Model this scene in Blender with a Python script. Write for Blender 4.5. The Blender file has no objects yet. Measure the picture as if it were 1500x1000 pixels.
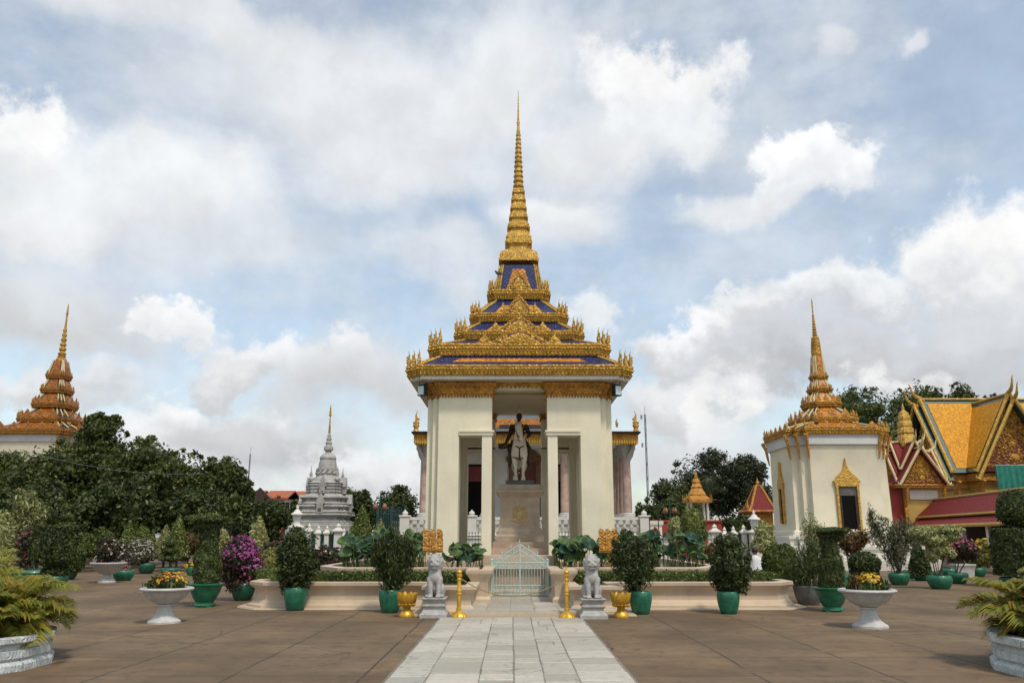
import bpy, bmesh, math, random
import numpy as np
from mathutils import Vector, Matrix, Euler
R = math.radians
random.seed(7)
SC = bpy.context.scene
COL = SC.collection

# ------------------------------------------------------------------ camera
F = 1200.0; CX, CY = 750.0, 500.0; HC = 1.6
PITCH = math.atan(285.0 / F)
SP, CP = math.sin(PITCH), math.cos(PITCH)
cd = bpy.data.cameras.new('camera'); cam = bpy.data.objects.new('camera', cd); COL.objects.link(cam)
cam.location = (0, 0, HC); cam.rotation_euler = (math.pi / 2 + PITCH, 0, 0)
cd.sensor_width = 36; cd.lens = F / 1500 * 36; cd.clip_end = 3000; cd.clip_start = 0.1
SC.camera = cam

def ray(px, py):
    v = CY - py
    return (px - CX), F * CP - v * SP, F * SP + v * CP
def W(px, py, Y):
    x, f, u = ray(px, py)
    return Vector((x * Y / f, Y, HC + u * Y / f))
def G(px, py, z=0.0):
    x, f, u = ray(px, py)
    t = (z - HC) / u
    return Vector((x * t, f * t, z))

# ------------------------------------------------------------------ light and sky
SUN_EL, SUN_AZ = R(58), R(150)      # azimuth measured clockwise from +Y : behind the camera, to the right
SC.view_settings.view_transform = 'Standard'; SC.view_settings.look = 'None'
SC.view_settings.exposure = 0.13; SC.view_settings.gamma = 1.0
sl = bpy.data.lights.new('sun', 'SUN'); sl.energy = 2.2; sl.angle = R(6); sl.color = (1.0, 0.925, 0.80)
so = bpy.data.objects.new('sun', sl); COL.objects.link(so)
sd = Vector((math.sin(SUN_AZ) * math.cos(SUN_EL), math.cos(SUN_AZ) * math.cos(SUN_EL), math.sin(SUN_EL)))
so.rotation_euler = sd.to_track_quat('Z', 'Y').to_euler(); so.location = (20, -30, 60)

def N(nt, typ, **kw):
    n = nt.nodes.new(typ)
    for k, v in kw.items():
        if k.startswith('i_'):
            n.inputs[k[2:]].default_value = v
        else:
            setattr(n, k, v)
    return n
def M(nt, op, a, b=None, c=None, clamp=False):
    n = nt.nodes.new('ShaderNodeMath'); n.operation = op; n.use_clamp = clamp
    for i, v in enumerate((a, b, c)):
        if v is None: continue
        if isinstance(v, (int, float)): n.inputs[i].default_value = v
        else: nt.links.new(v, n.inputs[i])
    return n.outputs[0]
def VM(nt, op, a, b=None, s=None):
    n = nt.nodes.new('ShaderNodeVectorMath'); n.operation = op
    for i, v in enumerate((a, b)):
        if v is None: continue
        if isinstance(v, (tuple, list, Vector)): n.inputs[i].default_value = v
        else: nt.links.new(v, n.inputs[i])
    if s is not None: n.inputs['Scale'].default_value = s
    return n.outputs['Value'] if op in ('LENGTH', 'DOT_PRODUCT') else n.outputs[0]
def MIX(nt, fac, a, b, mode='MIX'):
    n = nt.nodes.new('ShaderNodeMix'); n.data_type = 'RGBA'; n.blend_type = mode
    for s, v in ((n.inputs[0], fac), (n.inputs[6], a), (n.inputs[7], b)):
        if isinstance(v, (int, float)): s.default_value = v
        elif isinstance(v, (tuple, list)): s.default_value = (*v[:3], 1.0)
        else: nt.links.new(v, s)
    return n.outputs[2]
def SMOOTH(nt, x, lo, hi, a=0.0, b=1.0):
    n = nt.nodes.new('ShaderNodeMapRange'); n.interpolation_type = 'SMOOTHSTEP'; n.clamp = True
    nt.links.new(x, n.inputs[0])
    for i, v in zip((1, 2, 3, 4), (lo, hi, a, b)): n.inputs[i].default_value = v
    return n.outputs[0]

# sky: a daylight sky with broken cloud, everything a function of direction only
wd = bpy.data.worlds.new('World'); SC.world = wd; wd.use_nodes = True
nt = wd.node_tree; nt.nodes.clear()
sky = N(nt, 'ShaderNodeTexSky', sky_type='NISHITA', sun_disc=False, sun_elevation=SUN_EL, sun_rotation=SUN_AZ,
        altitude=0.0, air_density=1.0, dust_density=1.6, ozone_density=1.2)
tc = N(nt, 'ShaderNodeTexCoord')
dirv = tc.outputs['Generated']
sx = N(nt, 'ShaderNodeSeparateXYZ'); nt.links.new(dirv, sx.inputs[0])
az = M(nt, 'ARCTAN2', sx.outputs[0], sx.outputs[1]); el = M(nt, 'ARCSINE', sx.outputs[2])
cb = N(nt, 'ShaderNodeCombineXYZ'); nt.links.new(az, cb.inputs[0]); nt.links.new(el, cb.inputs[1]); P0 = cb.outputs[0]
def noise(nt, vec, scale, detail=6.0, rough=0.55, lac=2.0, dist=0.0, w=None):
    n = N(nt, 'ShaderNodeTexNoise'); n.inputs['Scale'].default_value = scale; n.inputs['Detail'].default_value = detail
    n.inputs['Roughness'].default_value = rough; n.inputs['Lacunarity'].default_value = lac; n.inputs['Distortion'].default_value = dist
    if vec is not None: nt.links.new(vec, n.inputs['Vector'])
    return n
dn = noise(nt, P0, 9.5, 10.0, 0.62)
disp = VM(nt, 'SUBTRACT', dn.outputs['Color'], (0.5, 0.5, 0.5))
disp = VM(nt, 'MULTIPLY', disp, (0.24, 0.20, 0.0))
P1 = VM(nt, 'ADD', P0, disp)
dn2 = noise(nt, P0, 3.0, 7.0, 0.55)
disp2 = VM(nt, 'MULTIPLY', VM(nt, 'SUBTRACT', dn2.outputs['Color'], (0.5, 0.5, 0.5)), (0.5, 0.3, 0.0))
P2 = VM(nt, 'ADD', P0, disp2)
def angl(px, py):
    x, f, u = ray(px, py)
    return math.atan2(x, f), math.asin(u / math.sqrt(x * x + f * f + u * u))
base_blue = MIX(nt, 1.0, sky.outputs[0], (0.195, 0.190, 0.170), 'MULTIPLY')
col = base_blue
# thin high veil
vn = noise(nt, VM(nt, 'MULTIPLY', P0, (1.0, 1.7, 1.0)), 4.2, 8.0, 0.6)
veil = SMOOTH(nt, vn.outputs[0], 0.36, 0.66, 0.30, 0.75)
col = MIX(nt, veil, col, (0.665, 0.705, 0.745))
# (px, py, rx, ry, softness, lit colour, shaded colour, opacity)
WHT = (0.91, 0.905, 0.895); PAL = (0.765, 0.775, 0.785); GRY = (0.58, 0.586, 0.596); DGR = (0.49, 0.498, 0.512)
CL = [
 (520, 165, 330, 150, .9, (0.80, 0.82, 0.84), PAL, .8), (250, 20, 260, 60, .8, PAL, PAL, .7), (760, 95, 150, 110, .9, (0.83,.85,.865), PAL, .8),
 (170, 300, 230, 90, .75, (.84,.86,.87), (.66,.69,.73), .92), (40, 190, 70, 60, .6, WHT, PAL, .9), (70, 330, 120, 60, .7, (.82,.84,.855), PAL, .9),
 (610, 270, 170, 60, .9, (.79,.81,.83), PAL, .6), (120, 445, 170, 60, .7, (.66,.69,.72), GRY, .9), (330, 390, 150, 50, .9, (.72,.745,.78), PAL, .6),
 (820, 345, 130, 55, .7, (.85,.86,.87), (.70,.72,.755), .85), (640, 400, 100, 40, .9, PAL, PAL, .6),
 (975, 140, 120, 85, .45, WHT, (.74,.77,.80), .95), (905, 195, 110, 60, .8, (.82,.84,.86), PAL, .8), (880, 250, 120, 50, .9, PAL, PAL, .6),
 (1185, 245, 105, 60, .4, (.93,.935,.94), (.74,.76,.80), .95), (1090, 320, 70, 35, .7, (.80,.82,.84), PAL, .8), (1150, 85, 40, 30, .8, PAL, PAL, .6), (1325, 50, 40, 22, .8, PAL, PAL, .7),
 (265, 465, 50, 42, .45, (.87,.875,.88), PAL, .95), (440, 525, 150, 52, .45, (.84,.85,.86), GRY, .97), (330, 545, 70, 35, .5, PAL, GRY, .9),
 (590, 560, 160, 50, .7, (.66,.69,.72), GRY, .9), (870, 450, 60, 45, .6, (.80,.82,.84), PAL, .85),
 (60, 560, 140, 45, .6, (.74,.76,.785), GRY, .9), (280, 625, 120, 50, .5, (.88,.885,.885), (.62,.645,.68), .95), (420, 640, 170, 55, .7, GRY, DGR, .9), (560, 695, 160, 40, .6, (.80,.81,.82), GRY, .9),
 (1440, 395, 150, 90, .5, WHT, (.62,.645,.68), .97), (1215, 425, 130, 50, .5, (.83,.845,.86), (.58,.605,.64), .95), (1080, 470, 110, 38, .5, (.80,.815,.83), GRY, .95), (1000, 500, 70, 40, .5, (.88,.885,.89), GRY, .95),
 (1150, 520, 220, 60, .6, (.62,.645,.68), DGR, .95), (1380, 500, 200, 70, .6, (.62,.64,.675), DGR, .95), (1300, 560, 70, 40, .6, (.82,.82,.82), GRY, .9), (1000, 590, 130, 60, .6, (.78,.79,.80), GRY, .95), (1045, 615, 50, 45, .5, (.87,.865,.86), PAL, .9),
 (1460, 560, 110, 60, .6, (.55,.575,.61), DGR, .9), (960, 680, 150, 60, .7, (.66,.68,.70), GRY, .95), (170, 690, 300, 50, .7, (.74,.75,.765), GRY, .9),
]
for (px, py, rx, ry, soft, lit, shd, op) in CL:
    a, e = angl(px, py); a1, _ = angl(px + rx, py); _, e1 = angl(px, py - ry)
    ra, re = abs(a1 - a), abs(e1 - e)
    Pd = P1 if soft < .65 else P2
    q = VM(nt, 'MULTIPLY', VM(nt, 'SUBTRACT', Pd, (a, e, 0)), (1 / ra, 1 / re, 0))
    d = VM(nt, 'LENGTH', q)
    den = SMOOTH(nt, d, 1.0 + .35 * soft, 1.0 - .75 * soft, 0.0, op)
    sep = N(nt, 'ShaderNodeSeparateXYZ'); nt.links.new(q, sep.inputs[0])
    lt = SMOOTH(nt, sep.outputs[1], -0.75, 0.55)
    col = MIX(nt, den, col, MIX(nt, lt, shd, lit))
# fine cloud texture
fn = noise(nt, P0, 16.0, 7.0, 0.6)
tex = SMOOTH(nt, fn.outputs[0], 0.3, 0.7, 0.94, 1.05)
sc_ = nt.nodes.new('ShaderNodeVectorMath'); sc_.operation = 'SCALE'; nt.links.new(col, sc_.inputs[0]); nt.links.new(tex, sc_.inputs['Scale'])
bg = N(nt, 'ShaderNodeBackground'); nt.links.new(sc_.outputs[0], bg.inputs[0]); bg.inputs[1].default_value = 1.0
wo = N(nt, 'ShaderNodeOutputWorld'); nt.links.new(bg.outputs[0], wo.inputs[0])
wd.cycles.sampling_method = 'MANUAL'; wd.cycles.sample_map_resolution = 512

# ------------------------------------------------------------------ materials
MATS = {}
def pbr(name, col, rough=.6, metal=0.0, var=.15, nscale=3.0, bump=0.0, bscale=20.0, spec=.5, col2=None, coat=0.0, orn=0.0, oscale=9.0, streak=0.0):
    m = bpy.data.materials.new(name); m.use_nodes = True; MATS[name] = m
    nt = m.node_tree; b = nt.nodes['Principled BSDF']
    b.inputs['Roughness'].default_value = rough; b.inputs['Metallic'].default_value = metal
    b.inputs['Specular IOR Level'].default_value = spec; b.inputs['Coat Weight'].default_value = coat
    tc = N(nt, 'ShaderNodeTexCoord'); P = tc.outputs['Object']
    n1 = noise(nt, P, nscale, 6.0, .6)
    f = SMOOTH(nt, n1.outputs[0], .3, .7)
    c2 = col2 or tuple(c * (1 - var) for c in col)
    c1 = tuple(min(1, c * (1 + var * .6)) for c in col) if col2 is None else col
    c = MIX(nt, f, c2, c1)
    if streak:
        s = VM(nt, 'MULTIPLY', P, (5.0, 5.0, .35))
        n2 = noise(nt, s, 1.6, 5.0, .65)
        c = MIX(nt, SMOOTH(nt, n2.outputs[0], .52, .78, 0, streak), c, tuple(v * .55 for v in col))
    nt.links.new(c, b.inputs['Base Color'])
    h = None
    if bump:
        n3 = noise(nt, P, bscale, 5.0, .6); h = M(nt, 'MULTIPLY', n3.outputs[0], bump)
    if orn:
        v = N(nt, 'ShaderNodeTexVoronoi', feature='SMOOTH_F1'); v.inputs['Scale'].default_value = oscale; v.inputs['Smoothness'].default_value = .3; nt.links.new(P, v.inputs['Vector'])
        w = N(nt, 'ShaderNodeTexWave', wave_type='RINGS'); w.inputs['Scale'].default_value = oscale * .5; w.inputs['Distortion'].default_value = 9.0; w.inputs['Detail'].default_value = 1.0; w.inputs['Detail Scale'].default_value = 1.6; nt.links.new(P, w.inputs['Vector'])
        hh = M(nt, 'MULTIPLY', M(nt, 'ADD', M(nt, 'MULTIPLY', v.outputs[0], -1.3), w.outputs[0]), orn)
        h = hh if h is None else M(nt, 'ADD', h, hh)
    if h is not None:
        bp = N(nt, 'ShaderNodeBump'); bp.inputs['Strength'].default_value = 1.0; bp.inputs['Distance'].default_value = 1.0
        nt.links.new(h, bp.inputs['Height']); nt.links.new(bp.outputs[0], b.inputs['Normal'])
    return m
def leafmat(name, c_a, c_b, c_c=None, transl=.25, rough=.5, cut=.8, nscale=1.2):
    """leaf colours: per leaf random between a and b, some leaves c; slow drift through the crown"""
    m = bpy.data.materials.new(name); m.use_nodes = True; MATS[name] = m
    nt = m.node_tree; b = nt.nodes['Principled BSDF']; out = nt.nodes['Material Output']
    g = N(nt, 'ShaderNodeNewGeometry'); r = g.outputs['Random Per Island']
    tc = N(nt, 'ShaderNodeTexCoord'); n1 = noise(nt, tc.outputs['Object'], nscale, 3.0, .5)
    f = M(nt, 'ADD', M(nt, 'MULTIPLY', r, .55), M(nt, 'MULTIPLY', SMOOTH(nt, n1.outputs[0], .35, .65), .45))
    c = MIX(nt, f, c_a, c_b)
    if c_c is not None:
        r2 = M(nt, 'FRACT', M(nt, 'MULTIPLY', r, 37.7))
        c = MIX(nt, M(nt, 'GREATER_THAN', r2, cut), c, c_c)
    nt.links.new(c, b.inputs['Base Color']); b.inputs['Roughness'].default_value = rough; b.inputs['Specular IOR Level'].default_value = .35
    t = N(nt, 'ShaderNodeBsdfTranslucent'); nt.links.new(c, t.inputs[0])
    mx = N(nt, 'ShaderNodeMixShader'); mx.inputs[0].default_value = transl
    nt.links.new(b.outputs[0], mx.inputs[1]); nt.links.new(t.outputs[0], mx.inputs[2]); nt.links.new(mx.outputs[0], out.inputs[0])
    return m
def tilemat(name, col, size=.12, edge=(.02, .02, .03), rough=.25, var=.35, width=.09):
    """lozenge roof tiles in the uv plane (metres)"""
    m = bpy.data.materials.new(name); m.use_nodes = True; MATS[name] = m
    nt = m.node_tree; b = nt.nodes['Principled BSDF']
    uv = N(nt, 'ShaderNodeUVMap'); s = N(nt, 'ShaderNodeSeparateXYZ'); nt.links.new(uv.outputs[0], s.inputs[0])
    u = M(nt, 'DIVIDE', s.outputs[0], size); v = M(nt, 'DIVIDE', s.outputs[1], size)
    a = M(nt, 'ADD', u, v); d = M(nt, 'SUBTRACT', u, v)
    fa = M(nt, 'FRACT', a); fd = M(nt, 'FRACT', d)
    ea = M(nt, 'MINIMUM', fa, M(nt, 'SUBTRACT', 1.0, fa)); ed = M(nt, 'MINIMUM', fd, M(nt, 'SUBTRACT', 1.0, fd))
    e = M(nt, 'MINIMUM', ea, ed)
    cc = N(nt, 'ShaderNodeCombineXYZ'); nt.links.new(M(nt, 'FLOOR', a), cc.inputs[0]); nt.links.new(M(nt, 'FLOOR', d), cc.inputs[1])
    wn = N(nt, 'ShaderNodeTexWhiteNoise', noise_dimensions='2D'); nt.links.new(cc.outputs[0], wn.inputs[0])
    c = MIX(nt, wn.outputs[0], tuple(x * (1 - var) for x in col), tuple(min(1, x * (1 + var)) for x in col))
    c = MIX(nt, SMOOTH(nt, e, width * .4, width), edge, c)
    nt.links.new(c, b.inputs['Base Color']); b.inputs['Roughness'].default_value = rough; b.inputs['Specular IOR Level'].default_value = .25 if rough > .5 else .5
    h = M(nt, 'ADD', M(nt, 'MULTIPLY', SMOOTH(nt, e, 0.0, .2), .012), M(nt, 'MULTIPLY', M(nt, 'SUBTRACT', fd, fa), .010))
    bp = N(nt, 'ShaderNodeBump'); bp.inputs['Strength'].default_value = .8; nt.links.new(h, bp.inputs['Height']); nt.links.new(bp.outputs[0], b.inputs['Normal'])
    return m

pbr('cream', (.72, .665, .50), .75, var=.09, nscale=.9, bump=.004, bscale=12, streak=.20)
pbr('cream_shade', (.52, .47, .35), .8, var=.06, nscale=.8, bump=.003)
pbr('white_plaster', (.62, .595, .53), .75, var=.08, nscale=1.2, bump=.004, streak=.22)
pbr('grey_white', (.56, .56, .54), .75, var=.1, nscale=1.2, bump=.004, streak=.25)
pbr('gold', (.56, .33, .055), .42, .30, var=.25, nscale=6, orn=.014, oscale=11)
pbr('gold_bright', (.60, .34, .035), .36, .4, var=.2, nscale=5, bump=.01, bscale=14)
pbr('gold_smooth', (.55, .33, .06), .42, .35, var=.25, nscale=4, orn=.012, oscale=16)
pbr('gold_old', (.52, .28, .045), .5, .3, var=.3, nscale=5, orn=.025, oscale=8)
pbr('gold_orange', (.50, .235, .035), .5, .2, var=.3, nscale=5, orn=.02, oscale=9)
pbr('ochre', (.50, .33, .09), .7, var=.15, nscale=2)
pbr('red_carve', (.13, .016, .013), .6, var=.3, nscale=6)
pbr('red_paint', (.33, .045, .035), .65, var=.12, nscale=1.5, streak=.15)
pbr('dark_wood', (.045, .02, .014), .6, var=.3)
pbr('unlit_interior', (.010, .009, .008), .95, spec=.05)  # near black colour painting the darkness of unlit interiors onto solid slabs
pbr('beige_stone', (.52, .41, .295), .6, var=.12, nscale=1.6, bump=.004, bscale=30, streak=.28)
pbr('pink_stone', (.40, .30, .225), .6, var=.2, nscale=3.2, bump=.004, bscale=30, streak=.25)
pbr('pedestal_stone', (.42, .345, .26), .55, var=.18, nscale=3.5, bump=.003, bscale=30)
pbr('pink_marble', (.40, .27, .225), .45, var=.3, nscale=2.5, bump=.002)
pbr('grey_stone', (.36, .35, .33), .75, var=.18, nscale=9, bump=.006, bscale=50, streak=.2)
pbr('stupa_stone', (.37, .365, .345), .8, var=.25, nscale=2.2, bump=.01, bscale=14, streak=.45)
pbr('dark_stone', (.10, .095, .085), .6, var=.3)
pbr('white_marble', (.47, .465, .445), .6, var=.16, nscale=6, bump=.006, bscale=35, streak=.35)
pbr('planter_stone', (.50, .53, .52), .7, var=.18, nscale=7, bump=.006, bscale=40, orn=.008, oscale=12, streak=.4)
pbr('green_glaze', (.014, .135, .072), .42, var=.35, nscale=7, bump=.004, bscale=30, coat=.1, streak=.5)
pbr('green_dark', (.010, .090, .05), .45, var=.35, nscale=7, bump=.004, bscale=30, coat=.1, streak=.5)
pbr('grey_pot', (.12, .12, .115), .75, var=.35, nscale=5, bump=.006)
pbr('bronze', (.062, .045, .034), .45, .4, var=.3)
pbr('horse_stone', (.80, .75, .61), .6, var=.15, nscale=6, bump=.004, bscale=30)
pbr('mint_iron', (.40, .52, .49), .5, .1, var=.15, nscale=12)
pbr('green_iron', (.012, .05, .045), .5, .1, var=.2)
pbr('black_iron', (.02, .02, .022), .5, .3, var=.2)
pbr('grey_iron', (.22, .23, .25), .5, .3, var=.2)
pbr('bark', (.10, .075, .05), .9, var=.35, nscale=9, bump=.02, bscale=14)
pbr('soil', (.06, .045, .032), .95, var=.35, nscale=12, bump=.02, bscale=25)
pbr('skin', (.16, .085, .055), .55, var=.08)
pbr('hair', (.012, .010, .009), .5)
pbr('white_cloth', (.62, .62, .63), .85, var=.06, bump=.004, bscale=10)
pbr('maroon_cloth', (.13, .012, .022), .85, var=.25, bump=.006, bscale=8)
pbr('dark_cloth', (.03, .03, .035), .85)
pbr('tan_strap', (.45, .30, .13), .7)
pbr('glass_lamp', (.55, .62, .62), .12, var=.05, coat=.5)
pbr('globe', (.22, .10, .045), .25, var=.1)
pbr('net', (.015, .17, .12), .85, var=.3, nscale=4)
pbr('roof_orange', (.36, .10, .042), .75, var=.28, nscale=5, bump=.02, bscale=9)
pbr('roof_red', (.28, .042, .03), .7, var=.2, nscale=4, bump=.01, bscale=9)
pbr('water', (.02, .025, .015), .1)
pbr('rope', (.30, .20, .09), .8)
pbr('bird_feather', (.05, .05, .06), .7)
pbr('moss_edge', (.40, .33, .24), .8, var=.2)
tilemat('tile_blue', (.028, .042, .14), .15, edge=(.006, .006, .012), width=.15)
tilemat('tile_orange', (.66, .27, .03), .15, edge=(.12, .035, .006), width=.14)
pbr('rib_cream', (.58, .46, .24), .6, var=.2, nscale=5)
tilemat('tile_amber', (.56, .21, .03), .16, edge=(.08, .03, .02))
pbr('gold_rust', (.40, .175, .028), .5, .25, var=.3, nscale=5, orn=.025, oscale=8)
tilemat('tile_rust', (.36, .11, .015), .16, edge=(.05, .02, .01))
tilemat('tile_dark', (.03, .04, .06), .16, edge=(.01, .01, .01))
tilemat('tile_gold', (.62, .29, .018), .15, edge=(.36, .15, .012), var=.30, rough=.65)
tilemat('tile_teal', (.026, .085, .07), .13, edge=(.02, .05, .04))
tilemat('tile_maroon', (.19, .024, .022), .16, edge=(.13, .012, .012), rough=.7, var=.2)
leafmat('leaf_dark', (.022, .037, .010), (.072, .098, .024), (.11, .145, .035), cut=.9)
leafmat('leaf_tree', (.026, .041, .010), (.088, .112, .024), (.15, .175, .036), cut=.86)
leafmat('leaf_grey', (.030, .044, .022), (.070, .088, .040))
leafmat('leaf_olea', (.06, .085, .04), (.15, .17, .085), (.20, .16, .10), cut=.8)
leafmat('leaf_mid', (.036, .056, .014), (.10, .13, .032), (.13, .16, .045), cut=.88)
leafmat('leaf_bright', (.07, .12, .025), (.15, .21, .045))
leafmat('leaf_yellow', (.14, .15, .030), (.28, .26, .06))
leafmat('leaf_cream', (.28, .29, .10), (.50, .49, .24), (.16, .20, .06), cut=.8)
leafmat('leaf_vari', (.11, .14, .04), (.29, .30, .11), (.40, .39, .18), cut=.75)
leafmat('leaf_lime', (.06, .09, .018), (.17, .21, .05), (.25, .27, .08), cut=.8)
leafmat('leaf_red', (.06, .085, .025), (.14, .10, .035), (.26, .085, .045), cut=.76)
leafmat('leaf_bronze', (.03, .042, .018), (.075, .065, .03), (.14, .04, .04), cut=.86)
leafmat('leaf_lotus', (.014, .05, .03), (.045, .10, .055), (.09, .15, .05), cut=.84, transl=.2, nscale=3)
leafmat('leaf_hedge', (.035, .062, .012), (.115, .155, .032), (.17, .20, .05), cut=.82, nscale=2)
leafmat('leaf_palm', (.13, .17, .022), (.38, .36, .06), (.44, .28, .05), cut=.84, nscale=2.0, transl=.45)
leafmat('leaf_whiteflower', (.04, .05, .025), (.13, .11, .06), (.34, .32, .24), cut=.68)
leafmat('petal_magenta', (.36, .06, .26), (.56, .15, .44), (.22, .05, .12), cut=.85, transl=.35)
leafmat('petal_pink', (.34, .07, .16), (.50, .16, .26), transl=.35)
leafmat('petal_red', (.20, .03, .04), (.32, .06, .06), transl=.3)
leafmat('petal_yellow', (.62, .36, .02), (.75, .50, .04), transl=.3)
leafmat('petal_orange', (.60, .14, .02), (.70, .22, .03), transl=.3)
leafmat('petal_white', (.50, .46, .38), (.62, .60, .54), transl=.3)

# ------------------------------------------------------------------ mesh helpers
class MB:
    def __init__(s): s.v = []; s.f = []; s.uv = []; s.hasuv = False
    def add(s, vs, fs, uvs=None):
        o = len(s.v); s.v += [tuple(v) for v in vs]
        for i, f in enumerate(fs):
            s.f.append([o + k for k in f])
            if uvs is not None: s.uv.append(uvs[i]); s.hasuv = True
            else: s.uv.append([(0, 0)] * len(f))
        return s
    def box(s, c, h, rz=0.0, taper=1.0):
        pts = []
        for sz in (-1, 1):
            k = taper if sz > 0 else 1.0
            for sx, sy in ((-1, -1), (1, -1), (1, 1), (-1, 1)):
                x, y = sx * h[0] * k, sy * h[1] * k
                if rz: x, y = x * math.cos(rz) - y * math.sin(rz), x * math.sin(rz) + y * math.cos(rz)
                pts.append((c[0] + x, c[1] + y, c[2] + sz * h[2]))
        return s.add(pts, [(3, 2, 1, 0), (4, 5, 6, 7), (0, 1, 5, 4), (1, 2, 6, 5), (2, 3, 7, 6), (3, 0, 4, 7)])
    def bb(s, x0, x1, y0, y1, z0, z1):
        return s.box(((x0 + x1) / 2, (y0 + y1) / 2, (z0 + z1) / 2), (abs(x1 - x0) / 2, abs(y1 - y0) / 2, abs(z1 - z0) / 2))
    def loft(s, rings, cap=True, uv=False, capb=True):
        n = len(rings[0]); vs = [p for r in rings for p in r]; fs = []; uvs = []
        vacc = 0.0
        for k in range(len(rings) - 1):
            dv = (Vector(rings[k + 1][0]) - Vector(rings[k][0])).length if uv else 0
            for i in range(n):
                j = (i + 1) % n
                fs.append((k * n + i, k * n + j, (k + 1) * n + j, (k + 1) * n + i))
                if uv:
                    a, b, c, d = (Vector(rings[k][i]), Vector(rings[k][j]), Vector(rings[k + 1][j]), Vector(rings[k + 1][i]))
                    e = (b - a); L = e.length or 1e-6; e = e / L
                    mid = (a + b) / 2
                    def q(p):
                        t = (p - mid).dot(e); w = ((p - mid) - e * t).length
                        return (t, w + vacc)
                    uvs.append([q(a), q(b), q(c), q(d)])
                else: uvs.append([(0, 0)] * 4)
            vacc += dv
        if cap and len(rings[-1]) > 2:
            fs.append(tuple((len(rings) - 1) * n + i for i in range(n))); uvs.append([(0, 0)] * n)
        if capb:
            fs.append(tuple(n - 1 - i for i in range(n))); uvs.append([(0, 0)] * n)
        return s.add(vs, fs, uvs if uv else None)
    def lathe(s, prof, c=(0, 0, 0), seg=20, flute=0.0, nfl=0, cap=True, sx=1.0, sy=1.0):
        rings = []
        for r, z in prof:
            ring = []
            for i in range(seg):
                a = 2 * math.pi * i / seg
                rr = r * (1 + flute * math.cos(nfl * a)) if nfl else r
                ring.append((c[0] + rr * math.cos(a) * sx, c[1] + rr * math.sin(a) * sy, c[2] + z))
            rings.append(ring)
        return s.loft(rings, cap, capb=cap)
    def tube(s, pts, rad, seg=8, cap=True):
        pts = [Vector(p) for p in pts]; rings = []
        if not isinstance(rad, (list, tuple)): rad = [rad] * len(pts)
        up = Vector((0, 0, 1))
        for i, p in enumerate(pts):
            t = (pts[min(i + 1, len(pts) - 1)] - pts[max(i - 1, 0)])
            t = t.normalized() if t.length > 1e-9 else Vector((0, 0, 1))
            a = t.cross(up)
            if a.length < .05: a = t.cross(Vector((0, 1, 0)))
            a.normalize(); b = a.cross(t).normalized()
            # keep orientation counter-clockwise about t
            rings.append([p + (a * math.cos(2 * math.pi * k / seg) - b * math.sin(2 * math.pi * k / seg)) * -rad[i] for k in range(seg)])
        return s.loft(rings, cap, capb=cap)
    def ell(s, c, r, seg=10, rings=7, rot=None):
        R_ = []
        for j in range(1, rings):
            t = -math.pi / 2 + math.pi * j / rings
            ring = []
            for i in range(seg):
                a = 2 * math.pi * i / seg
                p = Vector((math.cos(t) * math.cos(a) * r[0], math.cos(t) * math.sin(a) * r[1], math.sin(t) * r[2]))
                if rot is not None: p = rot @ p
                ring.append((c[0] + p.x, c[1] + p.y, c[2] + p.z))
            R_.append(ring)
        n0 = len(s.v)
        s.loft(R_, False, capb=False)
        pb = Vector((0, 0, -r[2])); pt = Vector((0, 0, r[2]))
        if rot is not None: pb = rot @ pb; pt = rot @ pt
        nb = len(s.v); s.v.append((c[0] + pb.x, c[1] + pb.y, c[2] + pb.z)); s.v.append((c[0] + pt.x, c[1] + pt.y, c[2] + pt.z))
        top = n0 + (rings - 2) * seg
        for i in range(seg):
            j = (i + 1) % seg
            s.f.append([n0 + j, n0 + i, nb]); s.uv.append([(0, 0)] * 3)
            s.f.append([top + i, top + j, nb + 1]); s.uv.append([(0, 0)] * 3)
        return s
    def bead(s, c, r):
        x, y, z = c; a, b, d = r if isinstance(r, (tuple, list)) else (r, r, r)
        return s.add([(x + a, y, z), (x, y + b, z), (x - a, y, z), (x, y - b, z), (x, y, z + d), (x, y, z - d)],
                     [(0, 1, 4), (1, 2, 4), (2, 3, 4), (3, 0, 4), (1, 0, 5), (2, 1, 5), (3, 2, 5), (0, 3, 5)])
    def prism(s, poly, p0, ax, ay, depth):
        """polygon (a,b) drawn in axes ax, ay from p0, extruded along ax x ay * depth"""
        p0, ax, ay = Vector(p0), Vector(ax), Vector(ay); nrm = ax.cross(ay).normalized() * depth
        A = [p0 + ax * a + ay * b for a, b in poly]; B = [p + nrm for p in A]; n = len(A)
        uva = [tuple(q) for q in poly]
        fs = [tuple(range(n - 1, -1, -1)), tuple(n + i for i in range(n))]
        uvs = [uva[::-1], uva]
        if depth < 0: fs = [tuple(range(n)), tuple(n + i for i in range(n - 1, -1, -1))]; uvs = [uva, uva[::-1]]
        for i in range(n):
            j = (i + 1) % n
            f = (i, j, n + j, n + i); fs.append(f if depth > 0 else f[::-1]); uvs.append([(0, 0)] * 4)
        return s.add(A + B, fs, uvs)
    def quad(s, a, b, c, d, uv=None):
        """single sheet with uv in metres"""
        a, b, c, d = map(Vector, (a, b, c, d)); e = (b - a).normalized()
        def q(p):
            t = (p - a).dot(e); return (t, ((p - a) - e * t).length)
        return s.add([a, b, c, d], [(0, 1, 2, 3)], [[q(a), q(b), q(c), q(d)]])
    def mesh(s, name):
        me = bpy.data.meshes.new(name); me.from_pydata(s.v, [], s.f); 
        if s.hasuv:
            ul = me.uv_layers.new(name='UVMap')
            flat = [x for f in s.uv for p in f for x in p]
            ul.data.foreach_set('uv', flat)
        me.update(); return me

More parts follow.
